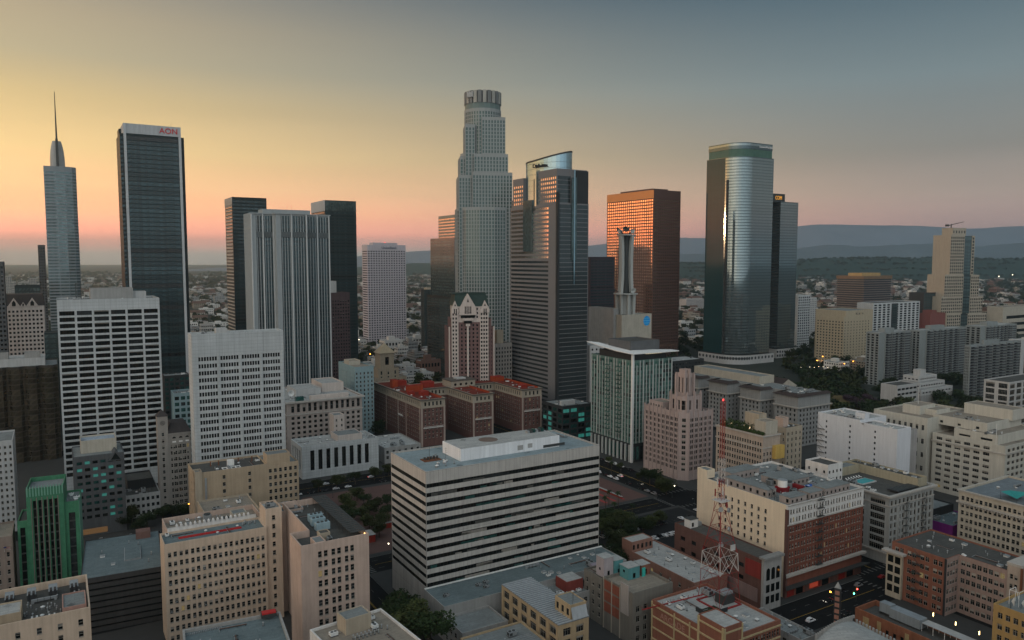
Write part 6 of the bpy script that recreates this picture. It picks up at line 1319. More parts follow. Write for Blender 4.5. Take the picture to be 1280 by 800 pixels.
b = MB(); b.box(15.4, -.0, 0, 17, .4, 3.6, M('bright_turquoise', (.05, .42, .36))); o = B.part('painted_door', b); o.location = (0, lv-6.3, h-1.2)
B = Bld('apartment_building', 'rear annex carrying mauve and turquoise roof houses by the panelled block', 'building', lotpq(187, 239.5, 203, 252, 20)); B.vol(B.rect(), 0, 20, GRB, {3: W(3, 1.5, 4, 2, top=2)}, roof=RFT); B.finish(); B.clutter(2, 7, 14, 11, 19.1, 3)

L = dict(lot((868, 729), 898, 778, D=317)); L['lu'] = 20
B = Bld('warehouse', 'long low pale roof with a brick raised end next to the parking lot', 'building', L); h = L['h']; lu, lv = L['lu'], L['lv']
B.vol(B.rect(), 0, h, M('pinkish_brick', (.24, .13, .10)), {3: W(8, 1.6, 4, 2, top=2)}, roof=RFL, par=.7, t=.4); B.vol(B.rect(0, lv-7, 13, lv+.3), h-.7, h+4.5, M('pinkish_brick'), {0: W(5, 1.4, 4, 2.4, top=.8, style='plain', mix='dark')}, roof=RFL, par=.3); B.finish()
B.clutter(2, 3, lu-2, lv-9, h-.7, 12, 'vent_pipe exhaust_fan roof_hatch vent_pipe air_conditioner')

L = lot((905, 800), 976, 815, D=252); 
B = Bld('office_building', 'red brick building with tan stone bands carrying the radio mast', 'building', L); h = L['h']; lu, lv = L['lu'], L['lv']; RB2 = M('warm_red_brick', (.22, .095, .065), var=.2, scale=.4); BND = M('tan_band_stone', (.42, .34, .20))
B.vol(B.rect(), 0, h, RB2, {0: W(8, 1.25, 4.4, 2.4, g=2, gap=.4, mx=6, mr=.6, top=2.4, sill=1.2, mix='std', d=.4)}, roof=RFL, par=.9, t=.6); B.vol(B.rect(-.3, -.4, 8.5, 12), 0, h+4.5, RB2, {}, roof=RFL, par=.3); B.finish()
b = MB()
for k_ in range(5): z = h-2.2-k_*4.4; b.box(8.6, -.3, z, lu+.01, -.005, z+.6, BND); b.box(-.32, 12.2, z, -.005, lv, z+.55, BND)
for k_ in range(5): z = h+2.2-k_*4.4; b.box(-.55, -.65, z, 8.6, -.405, z+.6, BND); b.box(-.6, -.4, z, -.305, 12, z+.6, BND)
for y in (0, 11.5): b.box(-.62, y-.3, 0, -.31, y+.6, h+4.2, BND)
for x in (-.5, 8.0): b.box(x, -.7, 0, x+.6, -.41, h+4.2, BND)
for y in (16, 24, lv-.6): b.box(-.34, y, 0, -.006, y+.55, h-.5, BND)
B.part('stone_band', b)
o = text(B.root, 'ARCADE', 3.4, (-.03, 25.5, h-4.6), (R(90), 0, R(-90)), M('faded_sign_paint', (.34, .20, .16)), .02, 'painted_letters'); o.location.x = -.06
b = MB(); b.box(0, 0, 0, 9, 6, .15, LAWN)
for k_ in range(20): b.box(k_*.5, -.1, 0, k_*.5+.42, .0, 1.7, DARKW); b.box(-.1, k_*.32, 0, 0, k_*.32+.28, 1.7, DARKW)
o = B.part('roof_lawn', b); o.location = (8.8, 16, h-.9)
b = MB(); b.box(0, 0, 0, 6, 4.5, 3.5, METD); b.box(.5, .5, 3.5, 5.5, 4, 4.4, MET); o = B.part('plant_box', b); o.location = (lu-8, 20, h-.9)
B.clutter(10, 3, lu-3, 13, h-.9, 4, 'vent_pipe exhaust_fan roof_hatch'); B.clutter(2, 24, 12, lv-3, h-.9, 6, 'air_conditioner vent_pipe duct'); B.clutter(20, 27, lu-2, lv-2, h-.9, 4, 'air_conditioner cooling_tower')
RAD = B

# ---- right edge, near
L = lot((1300, 637), 1360, 1199, D=350); 
B = Bld('office_building', 'cream stone office building with bracketed cornice line and teal roof canopy', 'building', L); h = L['h']; lu, lv = L['lu'], L['lv']; CST = M('cream_stone', (.43, .39, .32))
B.vol(B.rect(), 0, h, CST, {3: W(8, 1.5, 3.75, 2.1, g=2, gap=.9, mx=1, top=2.2, style='sash', mix='std', d=.35), 0: W(9, 1.5, 3.75, 2.1, g=2, gap=.9, mx=1, top=2.2)}, roof=roofmat('roof_steel_grey', (.17, .20, .22)), par=1.0, t=.6); B.finish()
B.ledge(B.rect(), h-.7, .7, .7, CORNST); B.ledge(B.rect(), h-6.6, .9, .7, CORNST, 'string_course')
b = MB()
for i in range(26): y = 1+i*(lv-2)/25; b.box(-.8, y, h-7.4, -.01, y+.5, h-6.6, CORNST)
B.part('bracket_course', b); b = MB(); b.raw([(0, 0, 2.2), (12, 0, 3.4), (11, 9, 2.4), (1, 8, 3.6), (5.5, 4.5, 2.4)], [(0, 1, 4), (1, 2, 4), (2, 3, 4), (3, 0, 4)], M('teal_canopy_cloth', (.04, .28, .26), rough=.8))
for x, y, z in ((0, 0, 2.2), (12, 0, 3.4), (11, 9, 2.4), (1, 8, 3.6)): b.bar((x, y, 0), (x, y, z), .12, METD)
o = B.part('canopy', b); o.location = (4, 12, h-1); b = MB(); b.box(0, 0, 0, 9, .3, 1.6, STEELD); o = B.part('screen', b); o.location = (3, 8, h-1); B.clutter(16, 6, 40, 34, h-1, 6)

L = lot((1183, 699), 1201, 1126, D=310); 
B = Bld('office_building', 'brick office block with fire escape and a pale stone bay on its street end', 'building', L); h = L['h']; PKB = M('pinkish_grey_brick', (.30, .22, .19), var=.2); lv = L['lv']+4
N2 = lot((1238, 703), 1250, 1203, D=298); x2, y2 = N2['o'][0]-B.o[0], N2['o'][1]-B.o[1]; lx, ly = x2*B.c+y2*B.s_, -x2*B.s_+y2*B.c
PL = [(0, 0), (L['lu'], 0), (L['lu'], ly), (L['lu']+16, ly), (L['lu']+16, lv), (0, lv)]
PL = [(0, 0), (9.5, 0), (9.5, -19), (30, -19), (30, lv), (0, lv)]
wn = lambda n: W(n, 1.7, 3.85, 2.2, g=2, gap=.5, mx=.6, top=1.0, style='case', mix='std', d=.18)
B.vol(PL, 0, h, RB2, {5: wn(4)}, roof=RFD, par=.6, t=.45)
B.vol([(-.002-.1, lv*.0)] if 0 else [(.02, -.25), (9.5, -.25), (9.5, -.004), (.02, -.004)], 0, h+.01, PKB, {0: wn(2)}, roof=None)
B.vol([(9.25, -.25), (9.25, -19.3), (9.496, -19.3), (9.496, -.25)], 0, h+.012, PKB, {0: wn(4)}, roof=None); B.finish()
b = MB(); b.box(-.35, -.3, 0, -.01, .5, h, DARKW); B.part('corner_pier', b)
b = MB()
for f in range(6):
    z = 3+f*3.85; b.box(-1.5, lv*.42, z, -.01, lv*.42+4.4, z+.12, METD); b.bar((-1.4, lv*.42, z), (-1.4, lv*.42+4.4, z+3.85), .14, METD); b.box(-1.52, lv*.42, z+.95, -1.45, lv*.42+4.4, z+1.05, METD)
B.part('fire_escape', b)
b = MB(); b.box(-1.4, lv-5.6, 0, -.01, lv+1.6, h-4.6, M('ivory_stone', (.42, .38, .30))); b.box(-3, lv-7, h-4.6, .2, lv+3, h-3.7, CORNST)
for f in range(4):
    for kx in range(2): b.box(-1.46, lv-5.0+kx*3.3, h-9-f*4.4, -1.405, lv-2.5+kx*3.3, h-5.9-f*4.4, GL)
B.part('stone_bay', b)
b = MB(); b.raw([(0, 0, .05), (3.2, .6, .05), (3.8, 2.2, .05), (2.2, 2.6, .05), (1.0, 1.4, .05), (0, .9, .05)], [(0, 1, 2, 3, 4, 5)], WHP); b.box(1.2, 1.0, .05, 2.0, 1.8, .8, WHP); o = B.part('roof_patch', b); o.location = (10, -2, h-.6)
B.clutter(2, 3, 26, lv-2, h-.6, 9, 'vent_pipe exhaust_fan vent_pipe roof_hatch'); B.clutter(12, -17, 28, -3, h-.6, 6)
o2 = B.world(9.4, -24.2)
B = Bld('office_building', 'tan pink brick block with a rust streaked pipe at the right edge', 'building', dict(o=o2, h=27.5, lu=26, lv=5, th=TH)); h = 27.5
B.vol(B.rect(0, 0, 26, 5), 0, h, TNS, {3: W(1, 1.2, 3.85, 2.0, g=2, gap=.5, top=2.6, mix='std')}, roof=None); B.vol(B.rect(.2, -9, 26, 0), 0, h-.5, PKB, {}, roof=RFT); B.finish()
b = MB(); b.box(-.5, -.9, 0, -.01, -.1, h, RUST); B.part('drain_pipe', b); b = MB(); b.box(0, -.3, h, 26, 5.3, h+1, CORNST); B.part('roof', b); B.clutter(3, -8, 22, -1, h-1.4, 5)
B = Bld('shop_building', 'ochre brick corner block with white dishes on its roof at the right edge', 'building', lot((1300, 775), 1345, 1242, D=238)); h = B.h
B.vol(B.rect(), 0, h, M('ochre_brick', (.36, .24, .10), var=.2), {3: W(5, 1.5, 3.9, 2.1, mx=1, top=1.6, style='case', mix='dark'), 0: W(5, 1.5, 3.9, 2, top=1.6)}, roof=RFG); B.finish()
for x, y, s_ in ((3, B.lv-4, 1.6), (5.5, B.lv-6, 1.3), (4, B.lv-9, 1.5)): B.put('satellite_dish', x, y, h-.9, .5, (s_, s_, s_))
b = MB()
for k_ in range(2): 
    b.bar((k_*4, 0, 0), (k_*4, 0, 5), .12, WHP)
    b.bar((k_*4, 3, 0), (k_*4, 3, 5), .12, WHP)
b.bar((0, 0, 5), (4, 0, 5), .12, WHP); b.bar((0, 3, 5), (4, 3, 5), .12, WHP); b.bar((0, 0, 2.5), (4, 3, 5), .1, WHP); b.bar((0, 0, 5), (0, 3, 5), .12, WHP); o = B.part('roof_frame', b); o.location = (6, B.lv-5, h-.9)

L = lot((1230, 829), None, 1069, D=245, lu=13)
B = Bld('shop_building', 'long orange brick building with a lamp lit roof terrace and steel canopy', 'building', L); h = L['h']; lu, lv = L['lu'], L['lv']
B.vol(B.rect(), 0, h, OBRICK, {3: W(13, 1.3, 4.4, 2.4, mx=9, mr=1, top=2.6, style='plain', mix='dark', d=.35)}, roof=RFD, par=2.0, t=.5); B.finish()
for y, y2, z0_, z1_ in [(4+i*11, 5.6+i*11, h-9, h-1.5) for i in range(4)]+[(lv-6, lv-3.5, h-10, h-2)]:
    b = MB(); b.box(-.12, y, z0_, -.006, y2, z1_, M('tan_brick_pilaster', (.34, .25, .13))); B.part('pilaster', b)
b = MB(); b.box(0, 0, .5, 4.5, 12, 4.0, M('blue_grey_duct', (.20, .23, .25))); b.box(.6, 12, 1, 3.8, 16.5, 4.6, M('blue_grey_duct')); b.box(.8, 16, -.0, 1.6, 16.6, 1, METD); o = B.part('air_handler', b); o.location = (6.5, lv-22, h-1.8)
b = MB(); b.box(0, 0, 3.0, 4.2, 34, 3.2, M('pale_canopy', (.34, .36, .37)))
for i in range(9): b.bar((.15, .3+i*4.2, 0), (.15, .3+i*4.2, 3), .14, WHP); b.bar((4, .3+i*4.2, 0), (4, .3+i*4.2, 3), .14, WHP)
o = B.part('canopy', b); o.location = (7.5, -8, h-2)
for i in range(4):
    b = MB(); b.bar((0, 0, 0), (0, 0, 2.4), .08, METD); b.cyl(0, 0, 2.4, 3.6, .16, .16, emit('terrace_lamp_glow', (1, .68, .28), 9), 8); o = B.part('terrace_lamp', b); o.location = (12.2, lv-23.5-i*8.2, h+.8)

L = lot_back((1020, 797), (1067, 773), 18, 34); L['lu'] = 20
pts_ = [atz(1020, 797, 18)[:2], atz(1067, 773, 18)[:2], atz(1120, 800, 18)[:2]]
B = Bld('theatre_building', 'low theatre with a broad grey curved roof under the orange brick terrace', 'building', dict(o=pts_[0], h=18, lu=22, lv=22, th=0)); 
a_, b_, c_ = [Vector((p[0]-pts_[0][0], p[1]-pts_[0][1])) for p in pts_]
d_ = a_+(c_-b_)*1.0
B.th = 0; B.c, B.s_ = 1, 0
e_ = (c_-b_)
B.vol([tuple(a_+e_*1.2), tuple(b_+e_*1.2), tuple(b_), tuple(a_)], 0, 17, CONC, {}, roof=None); B.finish()
b = MB(); n_ = 10
for i in range(n_+1):
    t = i/n_; z = 17+2.2*math.sin(math.pi*min(1, max(0, t)))
    for f in (0, 1.2): p = a_+(b_-a_)*t+e_*f; b.v.append((p.x, p.y, z))
for i in range(n_): b.f.append((2*i, 2*i+1, 2*i+3, 2*i+2)); b.m.append(b.mi(RFL))
for i in range(n_): b.f.append((2*i, 2*i+2, 2*n_+2+0, 2*n_+2+0)) if 0 else None
B.part('roof', b); b = MB()
for i in range(20):
    p = a_+(b_-a_)*(i/19); q = p+(e_.normalized()*.7); b.box(p.x-.3, p.y-.3, 16.5, p.x+.3, p.y+.3, 19.2+1.0*math.sin(math.pi*i/19), CONC)
for i in range(16): p = b_+e_*(i/15*1.2); b.box(p.x-.3, p.y-.3, 16.5, p.x+.3, p.y+.3, 18.2, CONC)
B.part('parapet_trim', b)
X, Y, Z = atz(1046, 776, 12)
sg = root('theatre_sign', 'tall dark blade sign with bulb lit letters over the street', 'sign', (X, Y, 9), R(TH+20))
b = MB(); b.box(-.5, -1.2, 0, .5, 1.2, 16, DARKW); b.raw([(-.5, -1.2, 16), (.5, -1.2, 16), (.5, 1.2, 16), (-.5, 1.2, 16), (0, 0, 18.5)], [(0, 1, 4), (1, 2, 4), (2, 3, 4), (3, 0, 4)], MET); b.build('blade', sg)
b = MB()
for i in range(6): b.box(-.75, -.8, 1.5+i*2.4, -.505, .8, 3.0+i*2.4, M('dull_letter_red', (.32, .16, .12)))
b.build('letter_panel', sg); b = MB(); b.box(-1.6, -1.8, -5, .8, 1.8, -.2, WHITEB); b.box(-1.7, -1.9, -.2, .9, 1.9, .01, METD); b.build('base', sg)
B = Bld('shop_building', 'low cluttered roof beside the street right of the radio mast building', 'building', lot((1002, 800), 1022, 978, z=9, lv=26)); B.vol(B.rect(), 0, 9, CONC, {3: W(5, 2, 4, 2, top=1.5)}, roof=RFG, par=.7); B.finish(); B.clutter(1, 2, B.lu-1, 20, 8.3, 8, 'air_conditioner duct vent_pipe exhaust_fan')

L = lot((1257, 558), 1310, 1166, D=450); 
B = Bld('department_store', 'large cream office building with wide steel windows and stepped roof houses', 'building', L); h = L['h']; lu, lv = L['lu'], L['lv']; CS2 = M('cream_white_stone', (.46, .45, .40), var=.12)
B.vol(B.rect(0, 0, lu, lv), 0, h, CS2, {3: W(6, .66, 3.9, 1.9, mx=1.5, mr=8, top=1.2, style='case', mix='std', d=.35), 0: W(9, .7, 3.9, 2.2, mx=2, top=1.2, style='case', mix='dark', d=.5)}, roof=RFT, par=.8)
B.vol(B.rect(3, 6, lu, lv-12), h-.8, h+5, CS2, {3: W(2, 7, 4, 1.4, top=1.6, style='dark', mix='dark')}, roof=RFT); B.vol(B.rect(10, 16, lu, lv+6), h+4, h+10, CS2, {3: W(3, 2, 4, 1.6, top=2, style='dark', mix='dark')}, roof=RFT)
B.vol(B.rect(-3, lv+2, lu, lv+40), 0, h+9, CS2, {3: W(9, 1.8, 9, 3.4, mx=1, top=2.2, style='case', mix='dark')}, roof=RFT); B.vol(B.rect(8, lv+14, 26, lv+26), h+8, h+14, CS2, {3: W(1, 2.4, 6, 2.6, top=1.6, style='plain', mix='blank')}, roof=RFT, par=.3); B.vol(B.rect(14, lv+6, 30, lv+14), h+8, h+12, CS2, roof=RFT, par=.3); B.vol(B.rect(36, 14, lu, lv), h+9, h+16, CS2, roof=RFT, par=.3); B.finish()
B.ledge(B.rect(0, 0, lu, lv), h-5.4, .6, .7, CORNST, 'string_course', edges=[0, 3]); B.clutter(4, 7, 22, 24, h+4.1, 6, 'air_conditioner duct satellite_dish'); B.clutter(12, 18, lu-3, lv, h+9, 6)
for x, y, z in ((1, 6, h), (16, lv+20, h+13)):
    b = MB(); b.bar((0, 0, 0), (0, 0, 13), .22, METW); o = B.part('flagpole', b); o.location = (x, y, z-.5)
B = Bld('market_building', 'low dark roofed shop with a purple mural wall between the office blocks', 'building', lotpq(398, 214, 424, 250, 11)); B.vol(B.rect(), 0, 11, PURPLE, {}, roof=RFB, par=.6); B.vol(B.rect(.01, 14, 25.9, 35.9), 10, 15, DARKW, roof=RFG); B.finish(); B.clutter(2, 2, 24, 12, 10.4, 5); 
b = MB(); b.box(6, -.1, 2, 7.2, -.006, 9, M('mural_pink', (.30, .06, .26))); b.box(17, -.1, 0, 26, -.006, 11, DARKW); B.part('mural_panel', b)
B = Bld('parking_garage', 'flat grey parking roof with blue canopy behind the cream department store', 'building', lotpq(560, 236, 640, 300, 18)); B.vol(B.rect(), 0, 18, CONC, {3: W(10, .8, 3.2, 1.3, top=1, style='plain', mix='blank')}, roof=RFG); B.finish(keep=40); b = MB(); b.box(0, 0, 0, 30, 6, .4, M('blue_canopy', (.06, .28, .40))); 
for i in range(5): b.bar((i*7, 1, -3), (i*7, 1, 0), .2, METD)
o = B.part('canopy', b); o.location = (10, 24, 20.2)
B = Bld('office_building', 'small white framed block with large dark windows at the right edge', 'building', lot((1262, 478), 1310, 1256, D=620, lv=20)); B.vol(B.rect(), 0, B.h, PALEC, {0: W(6, .76, 5.2, 4.0, top=1, style='case', mix='dark', d=.5), 3: W(2, .7, 5.2, 4, top=1, style='case', mix='dark')}, roof=RFD); B.finish(keep=60)

# ---- hill side apartments and far right towers
B = Bld('school_building', 'stepped white concrete terraces and stairs among trees on the hill', 'building', lot((1150, 472), 1210, 1128, z=27, lu=50, lv=22)); h = B.h
for i in range(3): B.vol(B.rect(-12+i*9, -9+i*7, 46-i*3, 22), max(0, h-17+i*5.5), h-11+i*5.5, PALEC, {0: W(9, .8, 4, 1.8, mx=2, top=1.4, style='dark', mix='blank', d=1.4), 3: W(4, .6, 4, 1.6, top=1.6, style='dark', mix='blank', d=1.2)}, roof=RFL)
B.vol(B.rect(-12, -9, 46, 22), 0, h-17, CONC, roof=None)
b = MB()
for i in range(14): b.box(-13-i*1.1, -6, 0, -12-i*1.1, 2, h-12-i*1.1, PALEC)
B.part('stair', b)
B.vol(B.rect(14, 8, 24, 16), h-1, h+6, PALEC, roof=RFL); B.finish()
B = Bld('school_building', 'low white wing with two window strips beside the concrete terraces', 'building', lot((1122, 482), 1143, 1105, z=24, lu=34, lv=18)); B.vol(B.rect(), 0, 24, PALEC, {0: W(5, .85, 5, 2.2, top=2, style='dark', mix='dark', d=.5)}, roof=RFD); B.finish(keep=40)
b = MB()
def apartments(label, Nn, Rx, Lx, D, blank, nb, cat='building'):
    B = Bld('apartment_tower', label, cat, lot(Nn, Rx, Lx, D=D)); lu, lv, h = B.lu, B.lv, B.h; AW = M('apartment_concrete', (.23, .255, .255), var=.1)
    B.vol(B.rect(0, 0, lu, lv), 0, h, AW, {0: W(nb, .62, 3.1, 2.1, mx=blank, top=1.6, style='dark', mix='dark', d=1.5), 3: W(3, .66, 3.1, 2.1, top=1.6, style='dark', mix='dark', d=1.5)}, roof=RFL); B.vol(B.rect(lu*.3, lv*.3, lu*.6, lv*.8), h-.9, h+4, AW, roof=RFL); B.finish(keep=100)
    for i in range(nb+1):
        x = blank+i*(lu-blank)/nb; b = MB(); b.box(x-.25, -1.2, 0, x+.25, -.006, h, AW); B.part('party_wall', b)
    for f in range(int(h/3.1)): b = MB(); z = h-3.9-f*3.1; b.box(blank, -1.1, z, lu, -.006, z+.9, M('balcony_rail', (.055, .055, .06))); B.part('balcony', b)
    return B
apartments('grey apartment slab with a blank end, leftmost of the hill apartments', (1099, 416), 1138, 1083, 900, 12, 4)
apartments('grey apartment slab with a broad blank wall, middle of the hill apartments', (1150, 413), 1207, 1136, 940, 14, 6)
apartments('grey apartment slab rear of the hill apartments near the stepped tower', (1226, 408), 1270, 1207, 1010, 12, 7)
B = apartments('teal windowed apartment slab close to the right edge', (1212, 432), 1275, 1206, 800, .6, 7)
b = MB(); b.box(0, -1.3, 0, 8, 12, B.h+.4, PALEC); o = B.part('end_wall', b); o.location = (B.lu, 0, 0)
B = Bld('hotel_building', 'tan hotel block with a faint window grid beside the mirror tower', 'building', lot((1055, 396), 1088, 1021, D=1080)); h = B.h; TNH = M('tan_hotel_stone', (.38, .33, .24), var=.1)
B.vol(B.rect(0, 0, B.lu, B.lv), 0, h, TNH, {0: W(9, 1.6, 4.1, 2.0, top=6, style='plain', mix='dark', d=.2), 3: W(9, 2.2, 4.1, 2.0, top=6, style='plain', mix='dark', d=.2)}, roof=RFD); B.vol(B.rect(10, 4, B.lu+12, B.lv+10), 0, h+8, TNH, {0: W(5, 2, 6, 3, top=2, mx=22)}, roof=RFG); B.finish(keep=90)
b = MB()
for i in range(9): b.box(-.4, 2+i*5, .5, -.05, 5+i*5, 3.5, emit('hotel_lobby_glow', (1, .55, .25), .5))
B.part('lobby_window', b)
B = Bld('apartment_tower', 'white gridded apartment block with dark glass centre bay', 'building', lot((1092, 379), 1150, 1086, D=1250, lv=30)); h = B.h; lu = B.lu
B.vol(B.rect(), 0, h, WHITEP, {0: W(11, .62, 4, 2.5, top=2, style='plain', mix='dark', d=.4)}, roof=RFD); B.vol(B.rect(lu*.38, -1, lu*.5, 10), 0, h-2, DARKW, {0: W(1, .9, 4, 3, top=2, style='strip', mix='tg4')}, roof=RFD); B.finish(keep=90)
L = lot((1080, 345), 1114, 1047, D=1900)
B = Bld('office_building', 'horizontally banded flat office block with a wide overhanging top far right', 'building', L); h = L['h']; PL = B.rect(); BRD = M('band_slab', (.24, .20, .19))
B.vol(PL, 0, h-8, DARKW, {0: W(1, .97, 5.6, 3, top=1, style='strip', mix='tg2', d=.05), 3: W(1, .97, 5.6, 3, top=1, style='strip', mix='tg2', d=.05)}, roof=None); B.vol(inset(PL, -2), h-8, h, M('bronze_fascia', (.20, .13, .08)), {}, roof=RFG); B.vol(inset(PL, 18), h-1, h+7, M('gold_roof_house', (.40, .27, .12)), {}, roof=RFG); B.finish(keep=40)
for i in range(16): B.ledge(PL, h-13-i*5.6, 4.5, 1.8, BRD, 'floor_slab', edges=[0, 3])
B = Bld('apartment_tower', 'small white square gridded block at the foot of the darker glass tower', 'building', lot((998, 369), 1013, 994, D=1290, lv=20)); B.vol(B.rect(), 0, B.h, WHITEP, {0: W(6, .6, 4.4, 2.8, top=2, style='plain', mix='dark', d=.4)}, roof=RFG); B.finish(keep=80)
# stepped tower with crane
Dq = 1500; kq = Dq/FPX; zq = lambda py: CAMH+(325-py)*kq
X, Y, _ = at(1200, 330, Dq)
B = Bld('apartment_tower', 'stepped beige tower with a blue glass flank and a crane arm on top', 'building', dict(o=(X, Y), h=zq(284), lu=60, lv=50, th=20)); BT = M('beige_tower_stone', (.36, .325, .265), var=.08)
wq = lambda n=-5: W(n, .62, 6.2, 4.0, top=2.5, style='plain', mix='dark', d=.5); GQ = W(1, .95, 6.2, 4.6, top=2, style='strip', mix='tg4', d=.06)
for x0, x1, xg, zt_, dy in ((-27, 37, 10, 294, 0), (-42, 50, 8, 343, -3), (-52, 58, 4, 370, -6), (-40, 66, -4, 391, -10)):
    B.vol([(x0, dy), (xg, dy), (xg, dy+40), (x0, dy+40)], 0, zq(zt_), BT, {0: wq()}, roof=RFG); B.vol([(xg, dy+1), (xg+20, dy+1), (xg+20, dy+38), (xg, dy+38)], 0, zq(zt_)-1.5, SPB, {0: GQ}, roof=RFG); B.vol([(xg+20, dy), (x1, dy), (x1, dy+40), (xg+20, dy+40)], 0, zq(zt_)-1, BT, {0: wq()}, roof=RFG)
B.vol(B.rect(-14, 8, 22, 32), zq(294)-1, zq(285), BT, {0: W(5, 3, 10, 5, top=3)}, roof=RFG); B.finish()
b = MB(); b.bar((-4, 20, 0), (-4, 20, 8), 1.4, METD); b.bar((-16, 20, 4), (30, 20, 13), 1.5, METD, .8); b.box(-18, 18, 3, -12, 22, 7, METD); o = B.part('crane', b); o.location = (0, 0, zq(285))
B = Bld('office_building', 'dark glazed podium block left of the stepped beige tower', 'building', lot((1155, 366), 1176, 1152, D=1480, lv=30)); B.vol(B.rect(), 0, B.h, DARKW, {0: W(1, .95, 5, 3, top=2, style='strip', mix='tg4')}, roof=RFD); B.finish(keep=20)
B = Bld('museum_building', 'dull red stone block in front of the stepped beige tower', 'building', lot((1163, 392), 1182, 1149, D=1320)); B.vol(B.rect(), 0, B.h, M('dull_red_stone', (.20, .075, .065), var=.1), {}, roof=RFR); B.vol(B.rect(10, 4, 26, 20), B.h-.9, B.h+5, M('dull_red_stone'), roof=RFR); B.finish()
B = Bld('museum_building', 'long low beige block with a dark slot at the far right edge', 'building', lot((1254, 384), 1300, 1250, D=1500, lv=30)); B.vol(B.rect(), 0, B.h, BEIGE, {0: W(1, .8, 14, 6, top=14, style='dark', mix='blank', d=.8)}, roof=RFT); B.finish()
B = Bld('office_building', 'small grey glass block behind the long low beige block', 'building', lot((1240, 392), 1252, 1236, D=1560, lv=22)); B.vol(B.rect(), 0, B.h, SPD, {0: W(1, .9, 5, 3, top=2, style='strip', mix='tg4')}, roof=RFD); B.finish(keep=20)
for i, (px, py, rx, D, col) in enumerate(((873, 420, 890, 1500, BEIGE), (858, 374, 880, 2300, M('pale_grey_box', (.36, .34, .33))), (898, 470, 930, 760, CONC), (836, 452, 880, 820, DARKW), (1012, 372, 1021, 1500, PALEC), (1022, 430, 1010, 900, CONC), (738, 432, 764, 700, PALEC))):
    if rx < px: continue
    B = Bld('warehouse', ('pale flat block right of the brown square tower', 'grey ribbed box far behind the brown square tower', 'low concrete deck in front of the mirror tower podium', 'dark low block at the foot of the brown square tower', 'small pale block right of the darker glass tower', '', 'small white service building left of the telephone building')[i], 'building', lot((px, py), rx, None, D=D, lv=30))
    B.vol(B.rect(), 0, B.h, col, {0: W(-5, 1.8, 4, 1.8, top=2, style='plain', mix='dark')}, roof=RFL); B.finish(keep=30); B.clutter(2, 2, B.lu-2, 26, B.h-.9, 4)
for i, (px, py, rx, D) in enumerate(((205, 470, 237, 640), (217, 492, 240, 500))):
    B = Bld('office_building', ('small dark block between the black tower and the white office tower', 'grey teal glass block beside the white office tower')[i], 'building', lot((px, py), rx, None, D=D, lv=16)); B.vol(B.rect(), 0, B.h, (DARKW, AQUA)[i], {0: W(-4, .7, 4, 2.4, top=1.5, style='plain', mix='tealglass')}, roof=RFG); B.finish(keep=40); B.clutter(1, 1, B.lu-1, 14, B.h-.9, 4)

NEAR_LOTS = len(LOTS)
# ================================================================ radio mast on the brick building
Hh = RAD.h-.9
mast = root('radio_mast', 'red and white lattice radio mast on the red brick roof', 'mast', (*RAD.world(21.5, 23), Hh), R(TH))
def sq(h, r): return [Vector((r*x, r*y, h)) for x, y in ((-1, -1), (1, -1), (1, 1), (-1, 1))]
lv_ = [(0, 5.6), (7, 5.0), (13, 4.9), (20, 4.6), (25, 3.6), (30, 2.7), (36, 1.9), (40, 1.6)]
MRED, MWHT = M('weathered_mast_red', (.24, .03, .028), rough=.6), M('weathered_mast_white', (.46, .45, .43), rough=.6)
for i, (z, r) in enumerate(lv_[:-1]):
    b = MB(); z2, r2 = lv_[i+1]; A, C_ = sq(z, r), sq(z2, r2); m = MWHT if i in (2, 5) else MRED
    m = MWHT if i in (2,) else MRED
    for k_ in range(4):
        n_ = (k_+1) % 4; b.bar(A[k_], C_[k_], .2 if m is MWHT else .14, m); b.bar(C_[k_], C_[n_], .11, m); mid = (C_[k_]+C_[n_])/2
        b.bar(A[k_], mid, .08, m); b.bar(A[n_], mid, .08, m)
        if i == 2: b.bar(A[k_], (A[k_]+C_[n_])/2, .14, m); b.bar((A[k_]+A[n_])/2, C_[k_], .12, m); b.bar((A[k_]+A[n_])/2, C_[n_], .12, m)
    b.build('lattice_section', mast)
b = MB(); b.box(-5.9, -6.1, -.02, 5.9, -5.3, .35, MRED); b.box(-5.9, 5.3, -.02, 5.9, 6.1, .35, MRED); b.box(-6.1, -5.3, -.02, -5.3, 5.3, .35, MRED); b.box(5.3, -5.3, -.02, 6.1, 5.3, .35, MRED); b.build('base_frame', mast)
b = MB(); b.box(-2.4, -2.4, 40, 2.4, 2.4, 40.3, MWHT)
for k_ in range(4):
    A = sq(41.4, 2.4); b.bar(A[k_], A[(k_+1) % 4], .08, MWHT); b.bar(sq(40.3, 2.4)[k_], A[k_], .08, MWHT)
b.build('platform', mast)
b = MB(); segs = 19
for i in range(segs):
    z, z2 = 40.3+i*2.0, 42.3+i*2.0; r = .85 if i < 8 else .6; m = MRED if (i//4) % 2 == 0 or i > 9 else MWHT
    A, C_ = sq(z, r), sq(z2, r)
    for k_ in range(4): b.bar(A[k_], C_[k_], .11, m); b.bar(A[k_], C_[(k_+1) % 4], .07, m); b.bar(C_[k_], C_[(k_+1) % 4], .06, m)
b.build('antenna_column', mast)
for i, (z, a) in enumerate(((41.5, .4), (43, 2.4), (44.5, 4.1), (46, 1.1), (48, 3.2), (39, 5.2), (47, 5.4))):
    b = MB(); ca, sa = math.cos(a), math.sin(a); b.bar((.5*ca, .5*sa, z), (2.2*ca, 2.2*sa, z), .12, METD); b.bar((2.2*ca, 2.2*sa, z-1.4), (2.2*ca, 2.2*sa, z+1.4), .35, (MWHT, MRED)[i % 2]); b.build('panel_antenna', mast)
